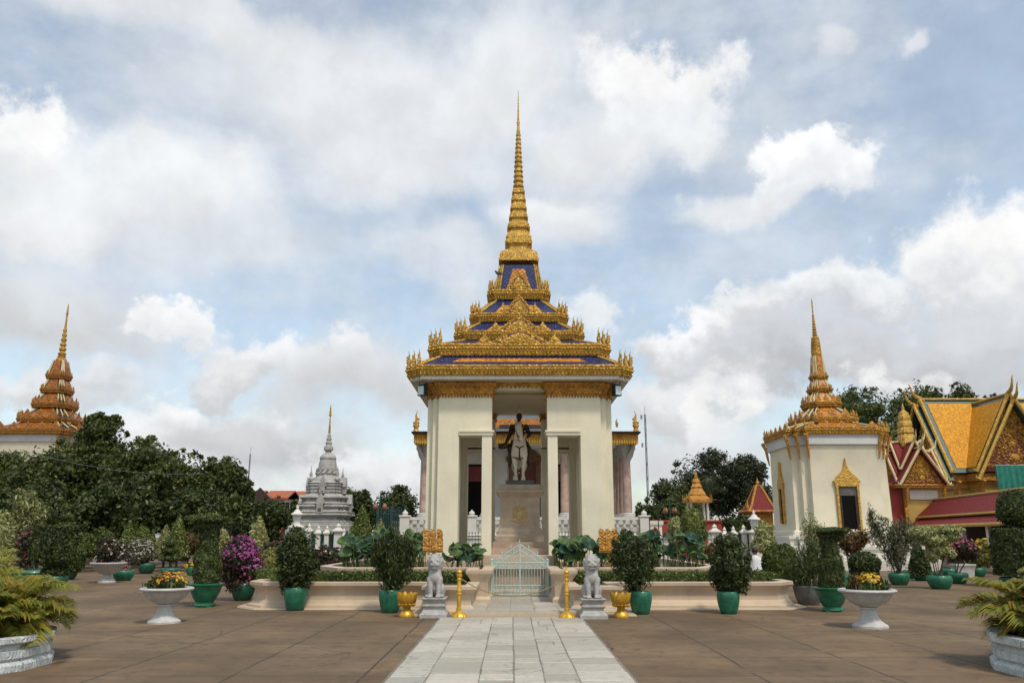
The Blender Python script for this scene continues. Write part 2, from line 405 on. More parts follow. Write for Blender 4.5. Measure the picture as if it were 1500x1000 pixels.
def thing(name, label, cat, loc=(0, 0, 0), group=None):
    o = bpy.data.objects.new(name, None); COL.objects.link(o); o.location = loc; o.empty_display_size = .2
    o['label'] = label; o['category'] = cat
    if group: o['group'] = group
    return o
def tag(o, label, cat, group=None):
    o['label'] = label; o['category'] = cat
    if group: o['group'] = group
    return o
def link_to(o, parent):
    if parent is not None:
        o.parent = parent
        if parent.type == 'EMPTY': o.matrix_parent_inverse = Matrix.Translation(-Vector(parent.location))
def obj(name, mb, mat, parent=None, smooth=35, label=None, bevel=0):
    me = mb.mesh(name) if isinstance(mb, MB) else mb
    if mat is not None and not len(me.materials): me.materials.append(MATS[mat] if isinstance(mat, str) else mat)
    if smooth:
        me.polygons.foreach_set('use_smooth', [True] * len(me.polygons))
        try: me.set_sharp_from_angle(angle=R(smooth))
        except Exception: pass
    o = bpy.data.objects.new(name, me); COL.objects.link(o); link_to(o, parent)
    if bevel:
        b = o.modifiers.new('bevel', 'BEVEL'); b.width = bevel; b.segments = 2; b.limit_method = 'ANGLE'; b.angle_limit = R(40)
    if label: o['label'] = label
    return o
def inst(name, me, parent, loc, rz=0.0, sc=1.0):
    o = bpy.data.objects.new(name, me); COL.objects.link(o); link_to(o, parent)
    o.location = loc; o.rotation_euler = (0, 0, rz); o.scale = (sc, sc, sc) if isinstance(sc, (int, float)) else sc
    return o
def struct(name, mb, mat, smooth=35, kind='structure'):
    o = obj(name, mb, mat, None, smooth); o['kind'] = kind; return o
def copy_tree(o, loc, label=None, rz=None):
    r = o.copy(); COL.objects.link(r); r.location = loc
    if rz is not None: r.rotation_euler = (0, 0, rz)
    if label: r['label'] = label
    for c in list(o.children):
        d = c.copy(); COL.objects.link(d); d.parent = r
        for g in list(c.children):
            e = g.copy(); COL.objects.link(e); e.parent = d
    return r
def blob(name, prims, mat, parent, voxel=.02, smooth_it=4):
    """one continuous surface grown over tapered limbs and ellipsoids"""
    mb = MB()
    for p in prims:
        if p[0] == 'e': mb.ell(p[1], p[2] if isinstance(p[2], (tuple, list)) else (p[2],) * 3, 14, 10, p[3] if len(p) > 3 else None)
        elif p[0] == 'l':
            pts, rad = p[1], p[2]
            mb.tube(pts, rad, 10)
            for q, r in zip(pts, rad): mb.ell(q, (r, r, r), 10, 8)
    me = mb.mesh(name); o = bpy.data.objects.new(name, me); COL.objects.link(o)
    rm = o.modifiers.new('remesh', 'REMESH'); rm.mode = 'VOXEL'; rm.voxel_size = voxel; rm.use_smooth_shade = True
    if smooth_it:
        s = o.modifiers.new('smooth', 'SMOOTH'); s.iterations = smooth_it; s.factor = .5
    dg = bpy.context.evaluated_depsgraph_get(); dg.update()
    m2 = bpy.data.meshes.new_from_object(o.evaluated_get(dg)); m2.name = name
    o.modifiers.clear(); o.data = m2; bpy.data.meshes.remove(me)
    m2.materials.clear(); m2.materials.append(MATS[mat]); m2.polygons.foreach_set('use_smooth', [True] * len(m2.polygons))
    link_to(o, parent); return o

def redent(h, s, n=2, c=(0, 0), z=0.0):
    """square plan of half width h with n re-entrant steps of s at each corner, counter-clockwise"""
    q = []
    for k in range(n):
        q.append((h - k * s, h - (n - k) * s)); q.append((h - (k + 1) * s, h - (n - k) * s))
    q.append((h - n * s, h))
    # q runs from (h, h-ns) to (h-ns, h)
    q = [(h, h - n * s)] + q[1:]
    pts = []
    for r in range(4):
        for x, y in q:
            for _ in range(r): x, y = -y, x
            pts.append((c[0] + x, c[1] + y, z))
    return pts
def corners(h, s, n=2):
    """convex outer corners of redent plus their outward heading"""
    out = []
    for r in range(4):
        for k in range(n + 1):
            x, y = h - k * s, h - (n - k) * s
            for _ in range(r): x, y = -y, x
            out.append((x, y, r, k))
    return out

# ---- foliage
def cubesphere(n=5):
    vs = []; fs = []
    for ax in range(3):
        for sg in (-1, 1):
            o = len(vs)
            for i in range(n + 1):
                for j in range(n + 1):
                    p = [0, 0, 0]; p[ax] = sg; p[(ax + 1) % 3] = -1 + 2 * i / n; p[(ax + 2) % 3] = -1 + 2 * j / n
                    p = np.array(p, float); vs.append(p / np.linalg.norm(p))
            for i in range(n):
                for j in range(n):
                    a = o + i * (n + 1) + j; q = (a, a + n + 1, a + n + 2, a + 1)
                    fs.append(q if sg > 0 else q[::-1])
    return np.array(vs), np.array(fs)
CS_V, CS_F = cubesphere()
def leaf_arrays(P, Nn, leaf, rng, aspect=.5, droop=0.0, long_dir=None, spread=.9):
    n = len(P)
    r = rng.normal(size=(n, 3)); r /= np.linalg.norm(r, axis=1)[:, None]
    nn = Nn * .7 + r * spread + np.array([0, 0, .25]); nn /= np.linalg.norm(nn, axis=1)[:, None] + 1e-9
    if long_dir is None:
        t = rng.normal(size=(n, 3)); t[:, 2] -= droop
    else: t = long_dir + rng.normal(size=(n, 3)) * .25
    t -= nn * np.sum(t * nn, axis=1)[:, None]; t /= np.linalg.norm(t, axis=1)[:, None] + 1e-9
    b = np.cross(nn, t); L = (leaf * rng.uniform(.6, 1.3, n))[:, None]
    V = np.empty((n, 4, 3))
    V[:, 0] = P - t * L * .5; V[:, 1] = P + b * L * aspect * .5 + nn * L * .08; V[:, 2] = P + t * L * .5; V[:, 3] = P - b * L * aspect * .5 + nn * L * .08
    return V.reshape(-1, 3), np.arange(4 * n).reshape(-1, 4)
def lump(D, rng, amp, k=5):
    out = np.zeros(len(D))
    for _ in range(k):
        w = rng.normal(size=3) * rng.uniform(2.0, 6.5); out += np.sin(D @ w + rng.uniform(0, 6.3))
    return 1 + amp * out / math.sqrt(k)
def fill(shapes, n, rng, shell=.3, amp=.08):
    """points and outward normals near the surface of ellipsoids ('e'), boxes ('b'), cones ('k') and drums ('d')"""
    def area(s):
        k, c, r = s; return (r[0] * r[1] + r[1] * r[2] + r[0] * r[2])
    A = np.array([area(s) for s in shapes]); A = A / A.sum(); PS = []; NS = []
    for s, a in zip(shapes, A):
        m = max(4, int(n * a)); k, c, r = s; c = np.array(c, float); r = np.array(r, float)
        if k == 'e':
            D = rng.normal(size=(m, 3)); D /= np.linalg.norm(D, axis=1)[:, None]
            q = lump(D, rng, amp) * (1 - shell * rng.uniform(0, 1, m) ** 1.5)
            PS.append(c + D * r * q[:, None]); NN = D / r; NN /= np.linalg.norm(NN, axis=1)[:, None]; NS.append(NN)
        elif k == 'b':
            ar = np.array([r[1] * r[2], r[1] * r[2], r[0] * r[2], r[0] * r[2], r[0] * r[1] * 1.0]); ar /= ar.sum()
            f = rng.choice(5, m, p=ar); U = rng.uniform(-1, 1, (m, 3)); NN = np.zeros((m, 3))
            for i, (ax, sg) in enumerate(((0, -1), (0, 1), (1, -1), (1, 1), (2, 1))):
                k_ = f == i; U[k_, ax] = sg * (1 - shell * .4 * rng.uniform(0, 1, k_.sum())); NN[k_, ax] = sg
            PS.append(c + U * r + rng.normal(size=(m, 3)) * amp * .12); NS.append(NN)
        elif k in 'kd':      # c = centre of base, r = (rx, ry, height)
            a_ = rng.uniform(0, 2 * math.pi, m)
            t = rng.uniform(0, 1, m)
            if k == 'k': t = 1 - np.sqrt(t); rad = (1 - t) ** .75
            else:
                rad = np.ones(m); topm = rng.uniform(0, 1, m) < r[0] / (r[0] + 2 * r[2]); t[topm] = 1; rad[topm] = np.sqrt(rng.uniform(0, 1, topm.sum()))
            D = np.stack([np.cos(a_), np.sin(a_), t * 2], 1)
            rad = rad * lump(D, rng, amp) * (1 - shell * rng.uniform(0, 1, m) ** 1.5)
            PS.append(c + np.stack([np.cos(a_) * rad * r[0], np.sin(a_) * rad * r[1], t * r[2]], 1))
            NS.append(np.stack([np.cos(a_), np.sin(a_), np.full(m, .4)], 1))
    return np.concatenate(PS), np.concatenate(NS)
def quads_mesh(name, V, Fq):
    me = bpy.data.meshes.new(name); nv, nf = len(V), len(Fq)
    me.vertices.add(nv); me.vertices.foreach_set('co', np.asarray(V, np.float32).ravel())
    me.loops.add(nf * 4); me.loops.foreach_set('vertex_index', np.asarray(Fq, np.int32).ravel())
    me.polygons.add(nf); me.polygons.foreach_set('loop_start', np.arange(0, nf * 4, 4, dtype=np.int32))
    try: me.polygons.foreach_set('loop_total', np.full(nf, 4, np.int32))
    except Exception: pass
    me.update(calc_edges=True); return me
def foliage(name, shapes, n, leaf, mat, parent, seed=1, shell=.3, amp=.08, aspect=.5, core=.78, droop=0.0, spread=.9, upright=False):
    rng = np.random.default_rng(seed)
    P, NN = fill(shapes, n, rng, shell, amp)
    ld = None
    if upright: ld = NN * .5 + np.array([0, 0, 1.0])
    V, Fq = leaf_arrays(P, NN, leaf, rng, aspect, droop, ld, spread)
    Vs, Fs, o = [V], [Fq], len(V)
    if core:
        for k, c, r in shapes:
            c = np.array(c, float); r = np.array(r, float)
            if k == 'e': S = CS_V * r * core * lump(CS_V, rng, .06)[:, None] + c
            elif k == 'b':
                q = np.clip(CS_V * 1.8, -1, 1); S = q * (r - leaf * .5) + c
            elif k == 'k':
                t = (CS_V[:, 2] + 1) / 2 * .92; rad = (1 - t) ** .75 * core * np.minimum(1, np.linalg.norm(CS_V[:, :2], axis=1) * 1.5)
                an = np.arctan2(CS_V[:, 1], CS_V[:, 0]); S = np.stack([np.cos(an) * rad * r[0], np.sin(an) * rad * r[1], t * r[2]], 1) + c
            else:
                q = np.clip(CS_V * np.array([1, 1, 1.8]), -1, 1); an = np.arctan2(q[:, 1], q[:, 0]); rr = np.minimum(1, np.hypot(q[:, 0], q[:, 1]) * 1.5)
                S = np.stack([np.cos(an) * rr * r[0] * core, np.sin(an) * rr * r[1] * core, (q[:, 2] + 1) / 2 * r[2] * .96], 1) + c
            Vs.append(S); Fs.append(CS_F + o); o += len(S)
    me = quads_mesh(name, np.concatenate(Vs), np.concatenate(Fs))
    return obj(name, me, mat, parent, smooth=0)
def blossoms(name, shapes, n, size, mat, parent, seed=5, amp=.1, top=None):
    rng = np.random.default_rng(seed); P, NN = fill(shapes, n, rng, .06, amp)
    if top is not None:
        k = NN[:, 2] > top; P, NN = P[k], NN[k]
    P = P + NN * size * .4
    # each flower: three crossed petals
    Vs = []; Fs = []; o = 0
    for _ in range(3):
        V, Fq = leaf_arrays(P + rng.normal(size=P.shape) * size * .3, NN * 2, size, rng, .85, 0, None, .6)
        Vs.append(V); Fs.append(Fq + o); o += len(V)
    o = obj(name, quads_mesh(name, np.concatenate(Vs), np.concatenate(Fs)), mat, parent, smooth=0); o['kind'] = 'stuff'; return o

# ------------------------------------------------------------------ ground
def ground_material():
    m = bpy.data.materials.new('terrace_slabs'); m.use_nodes = True; nt = m.node_tree; b = nt.nodes['Principled BSDF']
    tc = N(nt, 'ShaderNodeTexCoord'); P = tc.outputs['Object']
    s = N(nt, 'ShaderNodeSeparateXYZ'); nt.links.new(P, s.inputs[0])
    wob = noise(nt, P, 1.2, 3.0, .6); wv = M(nt, 'MULTIPLY', M(nt, 'SUBTRACT', wob.outputs[0], .5), .07)
    def joint(x, step, off):
        u = M(nt, 'ADD', M(nt, 'DIVIDE', M(nt, 'ADD', x, wv), step), off); f = M(nt, 'FRACT', u)
        return M(nt, 'MULTIPLY', M(nt, 'MINIMUM', f, M(nt, 'SUBTRACT', 1.0, f)), step), M(nt, 'FLOOR', u)
    ex, ix = joint(s.outputs[0], 1.55, .13); ey, iy = joint(s.outputs[1], 1.55, .35)
    e = M(nt, 'MINIMUM', ex, ey)
    cc = N(nt, 'ShaderNodeCombineXYZ'); nt.links.new(ix, cc.inputs[0]); nt.links.new(iy, cc.inputs[1])
    wn = N(nt, 'ShaderNodeTexWhiteNoise', noise_dimensions='2D'); nt.links.new(cc.outputs[0], wn.inputs[0])
    n1 = noise(nt, P, .45, 6.0, .6); n2 = noise(nt, P, 3.2, 8.0, .72); n3 = noise(nt, P, 40.0, 4.0, .7)
    c = MIX(nt, SMOOTH(nt, n1.outputs[0], .35, .68), (.104, .066, .034), (.215, .142, .074))  # broad patches: mottled paving, with soft cloud shadow put into the colour
    c = MIX(nt, M(nt, 'MULTIPLY', wn.outputs[0], .55), c, (.135, .096, .058))
    c = MIX(nt, SMOOTH(nt, n2.outputs[0], .48, .68, 0, .65), c, (.066, .047, .029))
    c = MIX(nt, SMOOTH(nt, n3.outputs[0], .55, .75, 0, .35), c, (.26, .205, .155))
    # scuffs and old lime marks drawn out along the slabs
    st = VM(nt, 'MULTIPLY', P, (.35, 1.9, 1.0)); n4 = noise(nt, st, 1.1, 6.0, .68)
    c = MIX(nt, SMOOTH(nt, n4.outputs[0], .56, .74, 0, .45), c, (.28, .21, .135))
    n5 = noise(nt, P, 2.3, 3.0, .5)
    vo = N(nt, 'ShaderNodeTexVoronoi', feature='DISTANCE_TO_EDGE'); vo.inputs['Scale'].default_value = .55; vw = VM(nt, 'ADD', P, VM(nt, 'MULTIPLY', n2.outputs['Color'], (.5, .5, 0))); nt.links.new(vw, vo.inputs['Vector'])
    c = MIX(nt, M(nt, 'MULTIPLY', SMOOTH(nt, vo.outputs[0], .012, .003), SMOOTH(nt, n1.outputs[0], .5, .6)), c, (.05, .04, .03))
    n6 = noise(nt, P, 14.0, 2.0, .5); c = MIX(nt, SMOOTH(nt, n6.outputs[0], .70, .76, 0, .6), c, (.33, .29, .23))
    jm = M(nt, 'MULTIPLY', SMOOTH(nt, e, .022, .008), SMOOTH(nt, n5.outputs[0], .28, .46))
    c = MIX(nt, jm, c, (.045, .036, .028))
    nt.links.new(c, b.inputs['Base Color']); b.inputs['Roughness'].default_value = .82; b.inputs['Specular IOR Level'].default_value = .35
    h = M(nt, 'ADD', M(nt, 'MULTIPLY', n3.outputs[0], .004), M(nt, 'ADD', M(nt, 'MULTIPLY', jm, -.012), M(nt, 'MULTIPLY', n2.outputs[0], .012)))
    bp = N(nt, 'ShaderNodeBump'); nt.links.new(h, bp.inputs['Height']); nt.links.new(bp.outputs[0], b.inputs['Normal']); return m
gm = ground_material()
mb = MB(); mb.quad((-600, -60, 0), (600, -60, 0), (600, 1500, 0), (-600, 1500, 0)); struct('ground', mb, gm)

# marble walk: slabs of uneven width, each a low bevelled block
def slab_material():
    m = bpy.data.materials.new('walk_marble'); m.use_nodes = True; nt = m.node_tree; b = nt.nodes['Principled BSDF']
    tc = N(nt, 'ShaderNodeTexCoord'); P = tc.outputs['Object']; g = N(nt, 'ShaderNodeNewGeometry')
    n1 = noise(nt, P, 1.6, 7.0, .65, dist=1.5); n2 = noise(nt, P, 9.0, 6.0, .7)
    c = MIX(nt, g.outputs['Random Per Island'], (.34, .32, .27), (.50, .47, .395))
    c = MIX(nt, SMOOTH(nt, n1.outputs[0], .45, .7, 0, .55), c, (.33, .315, .28))
    c = MIX(nt, SMOOTH(nt, n2.outputs[0], .50, .70, 0, .6), c, (.25, .225, .185))
    vo = N(nt, 'ShaderNodeTexVoronoi', feature='DISTANCE_TO_EDGE'); vo.inputs['Scale'].default_value = 1.1; nt.links.new(VM(nt, 'ADD', P, VM(nt, 'MULTIPLY', n2.outputs['Color'], (.3, .3, 0))), vo.inputs['Vector'])
    c = MIX(nt, M(nt, 'MULTIPLY', SMOOTH(nt, vo.outputs[0], .010, .002), SMOOTH(nt, n1.outputs[0], .48, .58)), c, (.12, .11, .09))
    nt.links.new(c, b.inputs['Base Color']); b.inputs['Roughness'].default_value = .5
    bp = N(nt, 'ShaderNodeBump'); nt.links.new(M(nt, 'MULTIPLY', n2.outputs[0], .006), bp.inputs['Height']); nt.links.new(bp.outputs[0], b.inputs['Normal']); return m
MATS['walk_marble'] = slab_material()
X0 = .22; YC = 26.1
mb = MB(); rg = random.Random(3)
xs = [-1.43, -.98, -.38, .02, .37, .77, 1.39]
for i in range(len(xs) - 1):
    y = -2.0 - rg.uniform(0, .4)
    while y < 17.3:
        L = rg.choice((.42, .55, .62, .62, .9)); y1 = min(y + L, 17.36)
        if y1 - y > .1:
            x0, x1 = xs[i] + .003 + rg.uniform(-.004, .012), xs[i + 1] - .003 - rg.uniform(-.002, .012)
            if rg.random() < .12 and i in (1, 4):
                k = rg.uniform(.3, .7); mb.bb(x0, x0 + (x1 - x0) * k - .008, y + .006, y1 - .006, -.02, .018); mb.bb(x0 + (x1 - x0) * k + .004, x1, y + .006, y1 - .006, -.02, .0165)
            else: mb.bb(x0, x1, y + .016, y1 - .016, -.02, .018 + rg.uniform(-.005, .005))
        y = y1
o = struct('path', mb, 'walk_marble', 0)
bv = o.modifiers.new('bevel', 'BEVEL'); bv.width = .007; bv.segments = 1
mb = MB(); mb.bb(-1.46, 1.42, -3, 17.36, -.05, .006); struct('path_bedding', mb, pbr('joint_mortar', (.20, .18, .15), .9, var=.3, nscale=5))
# landing before the gate
mb = MB(); mb.bb(-1.05, 1.49, 17.40, 23.0, -.02, .105)
struct('landing_kerb', mb, 'beige_stone')
mb = MB(); rg = random.Random(5)
for i in range(5):
    for j in range(7):
        x0 = -1.04 + i * .505; y0 = 17.42 + j * .8; mb.bb(x0 + .004, x0 + .501, y0 + .004, y0 + .795, .1, .122 + rg.uniform(-.001, .001))
struct('landing', mb, 'walk_marble')

# ------------------------------------------------------------------ stone planters round the pavilion
def mould(poly, prof):
    """rings of a plan polygon pushed outward by the profile offsets"""
    n = len(poly); rings = []
    for off, z in prof:
        ring = []
        for i in range(n):
            p0, p1, p2 = Vector(poly[i - 1]), Vector(poly[i]), Vector(poly[(i + 1) % n])
            d1 = (p1 - p0).normalized(); d2 = (p2 - p1).normalized()
            n1 = Vector((d1.y, -d1.x)); n2 = Vector((d2.y, -d2.x))
            k = (n1 + n2); k = k / max(.25, k.dot(n1)) if k.length > 1e-6 else n1
            q = p1 + k * off; ring.append((q.x, q.y, z))
        rings.append(ring)
    return rings
PROF_T1 = [(.14, .0), (.14, .07), (.06, .12), (.05, .15), (.0, .19), (-.02, .38), (.0, .42), (.05, .45), (.10, .485), (.12, .51), (.12, .575), (.10, .585), (-.14, .585), (-.14, .45)]
def mirror(poly): return [(2 * X0 - x, y) for x, y in poly][::-1]
left = [(-5.62, 19.55), (-1.78, 19.55), (-1.78, 18.06), (-.86, 18.06), (-.86, 20.85), (-4.9, 20.85), (-5.2, 23.5), (-6.2, 23.5), (-6.02, 20.0)]
for poly, side in ((left, 'left'), (mirror(left), 'right')):
    t = thing('stone_planter', 'low beige moulded stone planter bed %s of the gated steps, filled with clipped hedge' % side, 'planter', (poly[0][0], poly[0][1], 0), 'beige planter beds before the pavilion')
    mb = MB(); mb.loft(mould(poly, PROF_T1), True); obj('planter_wall', mb, 'beige_stone', t)
    mb = MB(); mb.loft(mould(poly, [(-.13, .50), (-.135, .54)]), True); obj('soil', mb, 'soil', t)
    mb = MB(); mb.loft(mould(poly, [(.36, -.02), (.34, .03)]), True); a = obj('base_slab', mb, 'beige_stone', t)
# pond tier
PROF_T2 = [(.06, .0), (.06, .2), (.0, .26), (.0, .60), (.03, .66), (.09, .74), (.11, .77), (.11, .845), (.09, .855), (-.16, .855), (-.16, .70)]
pond = [(-4.2, 20.9), (-.62, 20.9), (-.62, 19.55), (-.46, 19.55), (-.46, 23.2), (X0 + .68, 23.2), (.90, 19.55), (1.06, 19.55), (1.06, 20.9), (4.64, 20.9), (5.3, 22.2), (5.3, 30.6), (4.2, 31.8), (-3.8, 31.8), (-4.9, 30.6), (-4.9, 22.2)]
pond = [(-4.2, 20.9), (-.95, 20.9), (-.95, 19.6), (-.55, 19.6), (-.55, 22.3), (.99, 22.3), (.99, 19.6), (1.39, 19.6), (1.39, 20.9), (4.64, 20.9), (5.3, 22.2), (5.3, 30.6), (4.2, 31.8), (-3.8, 31.8), (-4.9, 30.6), (-4.9, 22.2)]
t = thing('lotus_pond', 'raised beige stone lotus pond ringing the pavilion, its moulded rim above the hedge', 'pond', (X0, 22, 0))
mb = MB(); mb.loft(mould(pond, PROF_T2), True); obj('pond_wall', mb, 'beige_stone', t)
mb = MB(); mb.loft(mould(pond, [(-.15, .72), (-.155, .765)]), True); obj('water', mb, 'water', t)

# ------------------------------------------------------------------ the memorial pavilion
def hz(half_px, py):      # half width of a tier from its width in the picture
    _, f, _ = ray(750, py); k = half_px / f; return k * YC / (1 + k)
def zf(py, h): return W(750, py, YC - h).z
pav = thing('memorial_pavilion', 'open cream pavilion in the centre with tiered blue tiled roof and tall gold spire', 'pavilion', (X0, YC, 0))
H0, S0 = 2.68, .175; A0 = H0 - 2 * S0; INN = 1.74      # outer half width, step, main face half width, inner face of piers
ZB, ZL, ZC = 1.09, 4.50, 6.02
# base
mb = MB()
prof = [(.28, .3), (.28, .92), (.22, .97), (.20, 1.03), (.16, 1.09)]
mb.loft([[(x, y, z) for x, y, _ in redent(H0 + o, S0, 2, (X0, YC))] for o, z in prof], True)
mb.bb(X0 - 1.0, X0 + 1.0, YC - H0 - .75, YC - H0 - .05, .3, 1.088)
obj('base', mb, 'beige_stone', pav)
mb = MB()
mb.loft([[(X0 + x, YC + y, z) for x, y in ((-.80, -2.15), (.80, -2.15), (.80, 2.2), (-.80, 2.2))] for z in (1.05, 1.27)], True)
mb.loft([[(X0 + x, YC + y, z) for x, y in ((-.78, -1.85), (.78, -1.85), (.78, 1.9), (-.78, 1.9))] for z in (1.25, 1.44)], True)
for k in range(5): mb.bb(X0 - .66, X0 + .66, 22.45 + k * .2, 23.6, .13 + k * .19, .13 + (k + 1) * .19 - .002 * k)
obj('steps', mb, 'pink_stone', pav)
# corner piers
def pier_poly(sx, sy):
    h, s = H0, S0
    q = [(INN, INN), (h - 0 * s, INN), (h, h - 2 * s), (h - s, h - 2 * s), (h - s, h - s), (h - 2 * s, h - s), (h - 2 * s, h), (INN, h)]
    # small rebate on the inner corner
    q = [(INN - .12, INN + .18), (INN, INN + .18), (INN, INN), (INN + .18, INN), (INN + .18, INN - .12), (h, INN - .0), (h, h - 2 * s), (h - s, h - 2 * s), (h - s, h - s), (h - 2 * s, h - s), (h - 2 * s, h), (INN, h)]
    q = [(INN, INN + .2), (INN + .1, INN + .2), (INN + .1, INN + .1), (INN + .2, INN + .1), (INN + .2, INN), (h, INN), (h, h - 2 * s), (h - s, h - 2 * s), (h - s, h - s), (h - 2 * s, h - s), (h - 2 * s, h), (INN, h)]
    q = [(x * sx, y * sy) for x, y in q]
    return q if sx * sy > 0 else q[::-1]
def ringsof(q, prof): return [[(X0 + x + 0, YC + y, z) for x, y, in [(a[0], a[1]) for a in r]] for r, z in prof]
for sx in (-1, 1):
    for sy in (-1, 1):
        q = pier_poly(sx, sy)
        mb = MB(); rr = mould(q, [(0, ZB), (0, ZC)])
        mb.loft([[(X0 + x, YC + y, z) for x, y, z in r] for r in rr], True)
        obj('pier', mb, 'cream', pav)
# posts, lintel blocks (each bay side) and their mouldings
def rot4(x, y, k):
    for _ in range(k): x, y = -y, x
    return X0 + x, YC + y
def boxr(mb, x0, x1, y0, y1, z0, z1, k):
    a = rot4(x0, y0, k); b = rot4(x1, y1, k)
    mb.bb(min(a[0], b[0]), max(a[0], b[0]), min(a[1], b[1]), max(a[1], b[1]), z0, z1)
for k in range(4):
    for s in (-1, 1):
        mb = MB(); e = -H0 + .004
        boxr(mb, s * .80, s * 1.08, e, e + .52, ZB, ZL - .09, k)
        obj('post', mb, 'cream', pav, bevel=.012)
        mb = MB(); boxr(mb, s * .795, s * (INN + .002), e - .003, e + .62, ZL, ZC, k)
        obj('lintel', mb, 'cream', pav)
        mb = MB()
        boxr(mb, s * .76, s * (INN - .002), e - .035, e + .60, ZL - .09, ZL - .002, k); boxr(mb, s * .73, s * (INN - .01), e - .065, e + .62, ZL - .002, ZL + .05, k)
        obj('moulding', mb, 'cream', pav)
    mb = MB(); boxr(mb, -.79, .79, -H0 + .12, -H0 + .55, 5.74, ZC, k); obj('beam', mb, 'cream', pav)
    mb = MB()
    boxr(mb, -.79, .79, -H0 + .05, -H0 + .115, 5.86, ZC - .01, k)
    for i in range(13):
        cx = -.74 + i * 1.48 / 12; a = rot4(cx, -H0 + .08, k); mb.bead((a[0], a[1], 5.85), (.05, .03, .09) if k % 2 == 0 else (.03, .05, .09))
    obj('fringe', mb, 'gold_old', pav)
# gold capitals wrapping each pier
for sx in (-1, 1):
    for sy in (-1, 1):
        h, s = H0, S0
        q = [(.80, .80), (h, .80), (h, h - 2 * s), (h - s, h - 2 * s), (h - s, h - s), (h - 2 * s, h - s), (h - 2 * s, h), (.80, h)]
        q = [(INN + .25, INN + .25), (INN + .25, .80), (h, .80), (h, h - 2 * s), (h - s, h - 2 * s), (h - s, h - s), (h - 2 * s, h - s), (h - 2 * s, h), (.80, h), (.80, INN + .25)]
        q = [(x * sx, y * sy) for x, y in q]; q = q if sx * sy > 0 else q[::-1]
        mb = MB(); rr = mould(q, [(.006, 5.57), (.02, 5.60), (.04, 5.63), (.03, 5.66), (.055, 5.69), (.085, 5.76), (.12, 5.84), (.13, 5.87), (.13, 5.93)])
        mb.loft([[(X0 + x, YC + y, z) for x, y, z in r] for r in rr], True)
        n = len(q); bs = mould(q, [(.02, 0)])[0]; bt = mould(q, [(.115, 0)])[0]
        for i in range(n):
            a, b = Vector(bs[i]), Vector(bs[(i + 1) % n]); L = (b - a).length
            m_ = max(1, int(L / .085))
            for j in range(m_):
                p = a + (b - a) * ((j + .5) / m_); mb.bead((X0 + p.x, YC + p.y, 5.545), (.038, .038, .075))
            a, b = Vector(bt[i]), Vector(bt[(i + 1) % n]); m_ = max(1, int(L / .12))
            for j in range(m_):
                p = a + (b - a) * ((j + .5) / m_); mb.bead((X0 + p.x, YC + p.y, 5.80), (.05, .05, .06))
        obj('capital', mb, 'gold_orange', pav)
# ceiling and soffit
hE = hz(167.5, 545); SE = .165
zE0, zE1 = zf(549, hE), zf(533, hE)
mb = MB(); mb.loft([redent(hE - .09, SE, 2, (X0, YC), z) for z in (5.955, 6.07)], True); obj('soffit', mb, 'white_plaster', pav)
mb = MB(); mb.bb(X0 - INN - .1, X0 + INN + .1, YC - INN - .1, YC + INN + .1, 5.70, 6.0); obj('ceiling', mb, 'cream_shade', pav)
mb = MB(); mb.tube([(X0, YC - .6, 5.7), (X0, YC - .6, 5.45)], .008, 6); mb.lathe([(.02, 0), (.10, -.03), (.09, -.06), (.02, -.12)][::-1], (X0, YC - .6, 5.47), 12); obj('ceiling_lamp', mb, 'white_marble', pav)

def flame_mesh(name, mat, h=.48, w=.075):
    mb = MB(); prof = [(0, .0, .95), (0, .10, 1.0), (0, .13, .70), (.0, .22, 1.0), (.01, .32, 1.05), (.0, .42, .85), (.03, .50, .62), (.10, .60, .60), (.06, .70, .48), (-.06, .80, .32), (-.02, .90, .16), (.12, .97, .10), (.16, 1.0, .04)]
    rings = [[(x * w * 2 + math.cos(a) * r * w, math.sin(a) * r * w * .75, z * h) for a in [i * math.pi / 4 for i in range(8)]] for x, z, r in prof]
    mb.loft(rings, True)
    for z, sx in ((.30, 1), (.30, -1), (.45, 1), (.45, -1), (.62, 1)):
        mb.bead((sx * w * .95, 0, z * h), (w * .35, w * .4, h * .075))
    mb.bead((.16 * w * 2, 0, h), (w * .18, w * .18, w * .3))
    me = mb.mesh(name); me.materials.append(MATS[mat]); me.polygons.foreach_set('use_smooth', [True] * len(me.polygons)); me.set_sharp_from_angle(angle=R(50)); return me
FL_BIG = flame_mesh('finial', 'gold'); 
PED = [(1.0, 0), (.985, .16), (.90, .26), (.84, .22), (.80, .34), (.72, .46), (.64, .44), (.58, .58), (.46, .68), (.38, .66), (.30, .80), (.16, .90), (.07, .93), (0, 1.06)]
PED = PED + [(-x, z) for x, z in PED[-2::-1]]
PANEL = [(.80, .06), (.74, .2), (.62, .27), (.58, .38), (.42, .46), (.38, .58), (.22, .68), (0, .80)]
PANEL = PANEL + [(-x, z) for x, z in PANEL[-2::-1]]
